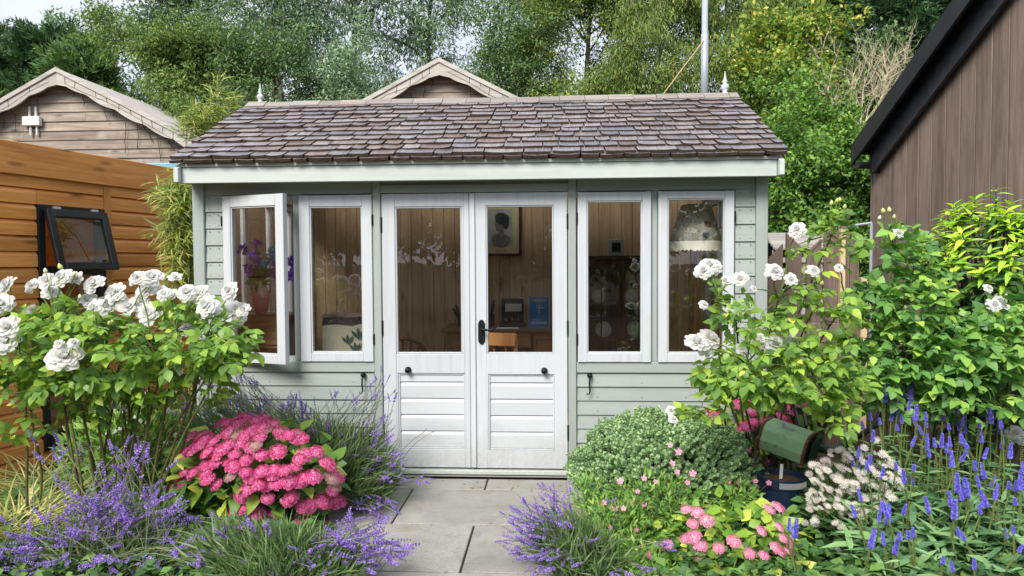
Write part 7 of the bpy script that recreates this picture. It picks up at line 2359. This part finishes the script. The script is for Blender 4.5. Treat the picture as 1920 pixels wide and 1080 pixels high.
n = 60
x = rng.uniform(-1.2, 0.35, n)
x = np.where(rng.random(n) < .6, np.where(rng.random(n) < .5, rng.uniform(-1.2, -.85, n), rng.uniform(0.0, .4, n)), x)
y = rng.uniform(3.25, 4.6, n)
an = rng.uniform(0, 6.28, n)
o = bulk('fallen_petals', fl_t[0], fl_t[1], frames(np.stack([np.cos(an), np.sin(an), 0 * an], 1), rng.normal(0, .2, (n, 3)) + np.array([0, 0, 1]), rng.uniform(0.008, 0.016, n)), np.stack([x, y, np.full(n, 0.013)], 1), M['lav'])
tag(o, 'tiny fallen lavender florets strewn on the edges of the paving', 'petals')
# moss and grit in the paving joints
n = 900
k = rng.integers(0, 5, n)
yj = np.array([4.455, 3.855, 3.255, 4.68, 4.455])[k] + rng.normal(0, .006, n)
xj = rng.uniform(-1.7, .8, n)
keep_ = rng.random(n) < 0.35 + 0.65 * (np.sin(xj * 5 + yj * 3) > 0)
Tm = np.stack([xj, yj, np.full(n, 0.004)], 1)[keep_]
m_ = len(Tm)
o = bulk('joint_moss', CLF[0], CLF[1], frames(rng.normal(0, 1, (m_, 3)), rng.normal(0, .6, (m_, 3)) + np.array([0, 0, 1]), rng.uniform(0.005, 0.013, m_)), Tm, leafy('moss', [(0, (0.04, 0.045, 0.02)), (0.6, (0.06, 0.07, 0.025)), (1, (0.09, 0.075, 0.04))], 0.1, gain=1.0))
tag(o, 'thin moss and grit along the joints between the paving slabs', 'moss')

# ================================================================== trees
TL = (np.array([[0, 0, 0], [0.22, 0.45, 0.06], [0, 1, -0.12], [-0.22, 0.45, 0.06]]), [(0, 1, 2), (0, 2, 3)])
TLW = (np.array([[0, 0, 0], [0.30, 0.5, 0.08], [0, 1, -0.1], [-0.30, 0.5, 0.08]]), [(0, 1, 2), (0, 2, 3)])
TLN = (np.array([[0, 0, 0], [0.12, 0.45, 0.03], [0, 1, -0.2], [-0.12, 0.45, 0.03]]), [(0, 1, 2), (0, 2, 3)])
_sp = []
for k in range(3):
    a = rad(-38 + 38 * k)
    L = 1 - 0.3 * abs(k - 1)
    _sp.append(place((np.array([[0, 0, 0], [0.11, 0.5, 0.03], [0, 1, 0.0], [-0.11, 0.5, 0.03]]) * L, [(0, 1, 2), (0, 2, 3)]), (0, 0, 0), a))
SPRAY = merge(*_sp)

TM = {
    'conifer': leafy('conifer_spray', [(0.0, (0.012, 0.034, 0.013)), (0.6, (0.027, 0.062, 0.020)), (1.0, (0.055, 0.105, 0.03))], 0.15, 0.6, 0.2),
    'conifer_l': leafy('conifer_spray_light', [(0.0, (0.022, 0.052, 0.015)), (0.6, (0.05, 0.10, 0.024)), (1.0, (0.10, 0.16, 0.036))], 0.15, 0.6, 0.2),
    'olive': leafy('olive_green_leaf', [(0.0, (0.036, 0.07, 0.015)), (0.5, (0.08, 0.13, 0.026)), (1.0, (0.15, 0.205, 0.042))], 0.35, 0.5, 0.3),
    'silver': leafy('silver_green_leaf', [(0.0, (0.045, 0.085, 0.038)), (0.5, (0.10, 0.165, 0.08)), (0.85, (0.19, 0.265, 0.15)), (1.0, (0.34, 0.40, 0.28))], 0.3, 0.42, 0.45),
    'mid': leafy('mid_green_leaf', [(0.0, (0.028, 0.06, 0.018)), (0.5, (0.062, 0.115, 0.034)), (1.0, (0.125, 0.19, 0.058))], 0.33, 0.48, 0.35),
    'birch': leafy('yellow_green_birch_leaf', [(0.0, (0.045, 0.082, 0.018)), (0.5, (0.10, 0.15, 0.030)), (0.93, (0.18, 0.23, 0.05)), (1.0, (0.28, 0.25, 0.06))], 0.38, 0.5, 0.3),
    'maple': leafy('maple_leaf_turning', [(0.0, (0.05, 0.10, 0.016)), (0.6, (0.12, 0.19, 0.026)), (0.88, (0.24, 0.27, 0.04)), (1.0, (0.46, 0.36, 0.09))], 0.36, 0.5, 0.3),
    'hazel': leafy('fresh_green_leaf', [(0.0, (0.032, 0.085, 0.017)), (0.5, (0.085, 0.175, 0.029)), (1.0, (0.18, 0.28, 0.05))], 0.36, 0.48, 0.35),
}

def tree2(name, label, cat, base_px, Y, top, half, mat, tmpl, lsize, limbs=15, sub=6, twigs=4, leaves=55, droop=0.0, trunk_r=0.12, low=0.25, stems=1, rise=0.55, bark='bark', group=None, lean=0.0, fat=0.13, twl=0.45, top_is_z=False, shape='round'):
    """a tree grown from its trunk: limbs, branches, twigs and sprays of leaves along the twigs"""
    base = Vector((at(base_px, 490, Y).x, Y, 0))
    H = at(base_px, top, Y).z
    W = wh(half, Y)
    t = thing(name, label, cat, base, group)
    tr, lm = [], MB()
    A_, D_, L_ = [], [], []
    for s in range(stems):
        sp = (0.12 * W if stems > 1 else 0.0)
        b0 = base + Vector((R.uniform(-sp, sp), R.uniform(-sp, sp), 0))
        e = Vector((b0.x + lean * H + R.uniform(-.35, .35) * W * (stems > 1), b0.y + R.uniform(-.3, .3) * W * (stems > 1), H * (0.93 if stems == 1 else R.uniform(.7, .95))))
        tp = curve_pts(b0, e, 0, 0.05 * H * 0.35, 12)
        rr = [trunk_r * (1.1 - 1.0 * k / 12) + 0.012 for k in range(13)]
        MB().tube(tp, rr, 8).build('trunk', M[bark], t, smooth=True)
        a0 = R.uniform(0, 6.28)
        nl = max(3, limbs // stems)
        for i in range(nl):
            h = low + (0.99 - low) * ((i + R.random()) / nl)
            u = (h - low) / (1 - low)
            if shape == 'cone':
                reach = W * (1.05 - u) ** 0.8
            elif shape == 'vase':
                reach = W * (0.45 + 0.6 * u) * (1 - max(0, u - .8) * 2.2)
            else:
                reach = W * math.sqrt(max(0.06, 1 - (2 * u - 0.85) ** 2 / 1.5))
            k = min(11, int(h * H / e.z * 12)) if e.z > 0 else 6
            p0 = tp[max(0, min(11, k))].lerp(tp[max(0, min(11, k)) + 1], R.random())
            az = a0 + i * 2.4 + R.uniform(-.5, .5)
            el = rise + R.uniform(-.25, .3) + (0.35 * u if shape != 'cone' else -0.2)
            L1 = reach * R.uniform(0.7, 1.15) / max(0.5, math.cos(el) + 0.15)
            d1 = Vector((math.cos(az) * math.cos(el), math.sin(az) * math.cos(el), math.sin(el)))
            pts = [p0]
            dd = d1
            for q in range(6):
                dd = (dd + Vector((R.gauss(0, .10), R.gauss(0, .10), R.gauss(0.0, .08) - 0.05 * droop * q))).normalized()
                pts.append(pts[-1] + dd * L1 / 6)
            r1 = rr[max(0, min(11, k))] * 0.5
            lm.tube(pts, [max(0.006, r1 * (1 - 0.15 * q)) for q in range(7)], 5, caps=False)
            for j in range(sub):
                f = 0.25 + 0.75 * (j + R.random()) / sub
                idx = min(5, int(f * 6))
                p1 = pts[idx].lerp(pts[idx + 1], f * 6 - idx if f < 1 else 1)
                side = Vector((R.gauss(0, 1), R.gauss(0, 1), R.gauss(0.15, .7)))
                d2 = ((pts[idx + 1] - pts[idx]).normalized() * 0.75 + side.normalized() * 0.8 + Vector((0, 0, 0.2 - 0.35 * droop))).normalized()
                L2 = max(0.25, L1 * 0.45 * R.uniform(.6, 1.2))
                p2 = [p1, p1 + d2 * L2 * .5, p1 + d2 * L2 + Vector((0, 0, -0.18 * droop * L2))]
                lm.tube(p2, [max(0.005, r1 * .35), max(0.004, r1 * .25), 0.004], 3, caps=False)
                for q in range(twigs):
                    f2 = 0.2 + 0.8 * (q + R.random()) / twigs
                    p3 = p2[0].lerp(p2[1], f2 * 2) if f2 < .5 else p2[1].lerp(p2[2], f2 * 2 - 1)
                    d3 = (d2 * 0.6 + Vector((R.gauss(0, .7), R.gauss(0, .7), R.gauss(0.15 - 0.9 * droop, .5)))).normalized()
                    A_.append(tuple(p3)); D_.append(tuple(d3)); L_.append(twl * R.uniform(.55, 1.4))
    lm.build('limb', M[bark], t, smooth=True, kind='stuff')
    A_, D_, L_ = np.array(A_), np.array(D_), np.array(L_)
    n = len(A_) * leaves
    ix = np.repeat(np.arange(len(A_)), leaves)
    f = rng.uniform(0.0, 1.1, n)
    T = A_[ix] + D_[ix] * (L_[ix] * f)[:, None] + rng.normal(0, 1, (n, 3)) * fat * (1.05 - 0.6 * f)[:, None]
    T[:, 2] -= 0.25 * droop * (f * L_[ix]) ** 1.5
    if shape == 'cone':
        D = D_[ix] * 0.8 + rng.normal(0, 0.45, (n, 3)) + np.array([0, -0.1, 0.35])
        Nn = rng.normal(0, 0.8, (n, 3)) + np.array([0, -.5, 0.6])
    else:
        D = D_[ix] * 0.5 + rng.normal(0, 0.55, (n, 3)) + np.array([0, 0, -0.15 - 0.7 * droop])
        Nn = rng.normal(0, 0.6, (n, 3)) + np.array([0, -.25, 0.9])
    ok = T[:, 2] > 0.1
    bulk('crown', tmpl[0], tmpl[1], frames(D, Nn, lsize * rng.uniform(0.6, 1.35, n))[ok], T[ok], TM[mat], t, origin=base)
    return t

G = 'trees behind the summerhouse'
K = 'conifer_tree'
tree2(K, 'dark green conifer at the far left above the weathered barn', 'tree', 10, 16.0, 45, 105, 'conifer_l', SPRAY, 0.20, 34, 6, 4, 22, 0.1, 0.16, 0.05, shape='cone', rise=0.15, group=G, fat=0.12)
tree2(K, 'dark conifer with a pointed top just left of the olive green tree', 'tree', 95, 15.5, 28, 90, 'conifer', SPRAY, 0.20, 34, 6, 4, 22, 0.1, 0.16, 0.05, shape='cone', rise=0.15, group=G, fat=0.12)
tree2(K, 'brighter green conifer rising over the ridge of the left barn gable', 'tree', 160, 14.5, 75, 95, 'conifer_l', SPRAY, 0.19, 34, 6, 4, 22, 0.1, 0.15, 0.05, shape='cone', rise=0.15, group=G, fat=0.12)
tree2('broadleaf_tree', 'hazy grey green treetop below the open sky at the upper left', 'tree', 165, 24.0, 55, 75, 'silver', TL, 0.15, 14, 6, 4, 40, 0.1, 0.14, 0.3, group=G, fat=0.2, twl=.6)
tree2('broadleaf_tree', 'olive green tree with arching branches right of the left barn gable', 'tree', 300, 13.0, 30, 135, 'olive', TL, 0.070, 26, 7, 5, 62, 0.45, 0.11, 0.2, group=G, fat=0.11, twl=.42, stems=2)
tree2('broadleaf_tree', 'smaller olive green tree behind the bamboo tips', 'tree', 410, 13.6, 75, 75, 'olive', TL, 0.070, 18, 6, 5, 55, 0.4, 0.08, 0.2, group=G, fat=0.11, twl=.4)
tree2('broadleaf_tree', 'tall grey green tree whose crown leaves the frame above the olive tree', 'tree', 345, 18.0, -110, 120, 'silver', TL, 0.115, 24, 7, 5, 38, 0.1, 0.15, 0.3, group=G, fat=0.16, twl=.55)
tree2('willow_tree', 'silver green tree with a forked dark trunk against the sky left of centre', 'tree', 545, 17.0, -140, 125, 'silver', TLN, 0.13, 26, 7, 4, 30, 0.25, 0.17, 0.36, stems=3, shape='vase', rise=0.75, group=G, fat=0.15, twl=.55)
tree2('willow_tree', 'silver green willow with a slanting trunk left of the middle gable', 'tree', 695, 18.0, -120, 110, 'silver', TLN, 0.13, 24, 7, 4, 30, 0.5, 0.16, 0.3, lean=-0.03, rise=0.6, group=G, fat=0.15, twl=.6)
tree2('willow_tree', 'feathery silver willow behind the apex of the middle gable', 'tree', 815, 19.0, -110, 100, 'silver', TLN, 0.13, 22, 7, 4, 30, 0.5, 0.15, 0.3, rise=0.6, group=G, fat=0.16, twl=.6)
tree2('willow_tree', 'darker thin willow left of the bright yellow green birch', 'tree', 1000, 18.5, -90, 75, 'silver', TLN, 0.13, 22, 7, 4, 32, 0.5, 0.14, 0.25, rise=0.6, group=G, fat=0.15, twl=.55)
SG = 'shrubs behind the summerhouse'
tree2('shrub', 'mid green shrub behind the left end of the roof ridge', 'shrub', 490, 13.0, 120, 95, 'mid', TL, 0.075, 26, 6, 5, 48, 0.1, 0.05, 0.1, stems=4, shape='vase', rise=0.7, group=SG, fat=0.12, twl=.36)
tree2('shrub', 'grey green shrub left of the middle barn gable', 'shrub', 640, 13.5, 122, 85, 'silver', TL, 0.075, 24, 6, 5, 48, 0.1, 0.05, 0.1, stems=4, shape='vase', rise=0.7, group=SG, fat=0.12, twl=.36)
tree2('shrub', 'dark green shrub right of the middle barn gable', 'shrub', 960, 14.0, 100, 105, 'mid', TL, 0.075, 26, 6, 5, 50, 0.1, 0.05, 0.1, stems=4, shape='vase', rise=0.7, group=SG, fat=0.12, twl=.36)
tree2('birch_tree', 'yellow green birch with dense drooping leaves right of the middle gable', 'tree', 1110, 14.0, -90, 115, 'birch', TL, 0.070, 32, 7, 5, 58, 0.55, 0.10, 0.12, group=G, bark='bark', fat=0.11, twl=.45)
tree2('birch_tree', 'pale trunked weeping birch behind the metal pole', 'tree', 1242, 13.0, -120, 105, 'birch', TLN, 0.085, 30, 7, 5, 56, 1.0, 0.075, 0.12, group=G, bark='birchbark', fat=0.10, twl=.55)
tree2('birch_tree', 'yellow green birch right of the metal pole', 'tree', 1360, 13.6, -60, 85, 'birch', TLN, 0.085, 26, 6, 5, 54, 0.9, 0.07, 0.12, group=G, bark='bark', fat=0.10, twl=.5)
tree2('maple_tree', 'maple with leaves turning yellow right of the roof finial', 'tree', 1450, 11.5, 70, 95, 'maple', TLW, 0.075, 26, 6, 5, 50, 0.15, 0.08, 0.15, stems=2, group=G, fat=0.12, twl=.36)
tree2('broadleaf_tree', 'narrow olive tree between the weeping birch and the dark conifers', 'tree', 1450, 15.5, -20, 65, 'olive', TL, 0.085, 20, 6, 5, 48, 0.3, 0.09, 0.15, group=G, fat=0.13, twl=.4)
for (px, tp_, w, lab) in ((1500, -40, 80, 'dark conifer behind the turning maple at the upper right'), (1590, -70, 85, 'dark conifer above the bare pale branches at the upper right'), (1685, -55, 85, 'dark conifer touching the black bargeboard at the upper right'), (1780, -80, 90, 'dark conifer partly hidden by the brown building')):
    tree2(K, lab, 'tree', px, 18.0, tp_, w, 'conifer', SPRAY, 0.22, 38, 6, 4, 19, 0.1, 0.18, 0.04, shape='cone', rise=0.12, group=G, fat=0.14, twl=.5)
HG = 'shrubs right of the summerhouse'
tree2('hazel_shrub', 'leafy green hazel shrub beside the right end of the roof', 'shrub', 1500, 9.6, 245, 95, 'hazel', TLW, 0.060, 30, 7, 5, 46, 0.1, 0.035, 0.04, stems=5, shape='vase', rise=0.7, group=HG, fat=0.10, twl=.30)
tree2('hazel_shrub', 'fresh green shrub against the corner of the dark brown building', 'shrub', 1615, 9.6, 262, 85, 'hazel', TLW, 0.060, 28, 7, 5, 44, 0.1, 0.035, 0.04, stems=5, shape='vase', rise=0.7, group=HG, fat=0.10, twl=.30)
tree2('shrub', 'darker green shrub filling the gap below the maple', 'shrub', 1500, 12.0, 195, 105, 'mid', TLW, 0.075, 30, 7, 5, 46, 0.1, 0.05, 0.05, stems=5, shape='round', rise=0.6, group=HG, fat=0.12, twl=.36)
tree2('shrub', 'dark green shrub behind the bare pale branches', 'shrub', 1640, 12.2, 185, 95, 'mid', TLW, 0.075, 28, 7, 5, 44, 0.1, 0.05, 0.05, stems=5, shape='round', rise=0.6, group=HG, fat=0.12, twl=.36)
# bare pale branches
bb = at(1603, 490, 10.2)
bare = thing('bare_shrub', 'bare pale branched dead shrub beside the black bargeboard', 'shrub', (bb.x, 10.2, 0))
MB().tube(curve_pts((bb.x, 10.2, 0), at(1604, 235, 10.2), 0, 0.05, 7), [0.032 - 0.0025 * i for i in range(8)], 7).build('trunk', M['deadwood'], bare, smooth=True)
tw = MB()
def twig(a, d, L, r0, lev):
    pts = [a]
    dd = d.normalized()
    for i in range(5):
        dd = (dd + Vector((R.gauss(0, .16), R.gauss(0, .16), R.gauss(0.06, .12)))).normalized()
        pts.append(pts[-1] + dd * L / 5)
    tw.tube(pts, [r0 * (1 - 0.16 * i) for i in range(6)], 4, caps=False)
    if lev > 0:
        for k in range(4 if lev > 1 else 3):
            q = pts[R.randint(2, 5)]
            twig(q, dd + Vector((R.gauss(0, .7), R.gauss(0, .6), R.gauss(0.15, .4))), L * R.uniform(.45, .75), r0 * 0.55, lev - 1)
for (px, py, dx, L) in ((1604, 250, -.6, .8), (1604, 235, -.15, .9), (1603, 240, .35, .9), (1604, 245, .7, .9), (1603, 290, -1.1, .7), (1604, 235, .1, .8), (1640, 230, .2, .8), (1630, 250, .45, .8), (1600, 300, -.9, .5), (1600, 240, -.85, .8), (1602, 230, -.45, 1.0), (1606, 230, .05, 1.0), (1610, 240, .55, 1.0), (1650, 240, .6, .9), (1660, 220, .1, .8), (1590, 270, -.6, .7)):
    twig(at(px, py + 25, 10.2), Vector((dx, R.uniform(-.4, .2), 0.9 if abs(dx) < 1 else 0.4)), L * 0.85, 0.014, 3)
tw.build('branch', M['deadwood'], bare, kind='stuff')
# far wood closing the view between the trees
far = []
n = 26000
px = rng.uniform(-900, 2900, n)
Yf = rng.uniform(33, 38, n)
z = rng.random(n) ** 0.9 * (5.2 + 1.0 * np.sin(px * 0.013) + 0.8 * np.sin(px * 0.037 + 1))
X = (px - 1037) / FPX * Yf
D = rng.normal(0, 1, (n, 3))
fw = bulk('far_woodland', TLW[0], TLW[1], frames(D, rng.normal(0, .6, (n, 3)) + np.array([0, -.4, 1]), rng.uniform(0.3, 0.55, n)), np.stack([X, Yf, z], 1), TM['mid'])
tag(fw, 'distant mass of green woodland glimpsed between the trees', 'woodland')
# the garden behind the photographer, seen only in the window panes
def rear(label, x, y, h, w, mat, nc):
    t = thing('garden_tree', label, 'tree', (x, y, 0), 'trees behind the camera')
    n = nc * 190
    u = unit(rng.normal(size=(nc, 3))) * rng.uniform(.2, 1, (nc, 1))
    C = np.array([x, y, h * 0.55]) + u * np.array([w, w * 0.7, h * 0.45])
    idx = np.repeat(np.arange(nc), 190)
    off = rng.normal(0, .5, (n, 3))
    bulk('crown', TLW[0], TLW[1], frames(off + rng.normal(0, .5, (n, 3)), rng.normal(0, .5, (n, 3)) + np.array([0, 0, 1]), rng.uniform(.20, .34, n)), C[idx] + off * 0.75, TM[mat], t)
    MB().tube([(x, y, 0), (x + .1, y, h * .5)], [.12, .07], 7).build('trunk', M['bark'], t)
for i, (x, y, h, w, m_) in enumerate(((-6.5, -13, 6.0, 2.9, 'olive'), (-2.2, -15, 4.9, 3.0, 'mid'), (2.2, -14, 5.6, 3.0, 'olive'), (6.8, -13, 6.2, 2.9, 'mid'), (11, -11, 5.6, 2.8, 'olive'), (-10.8, -11, 6.0, 2.8, 'mid'))):
    rear('leafy tree standing behind the viewpoint, reflected in the window glass', x, y, h, w, m_, 46)
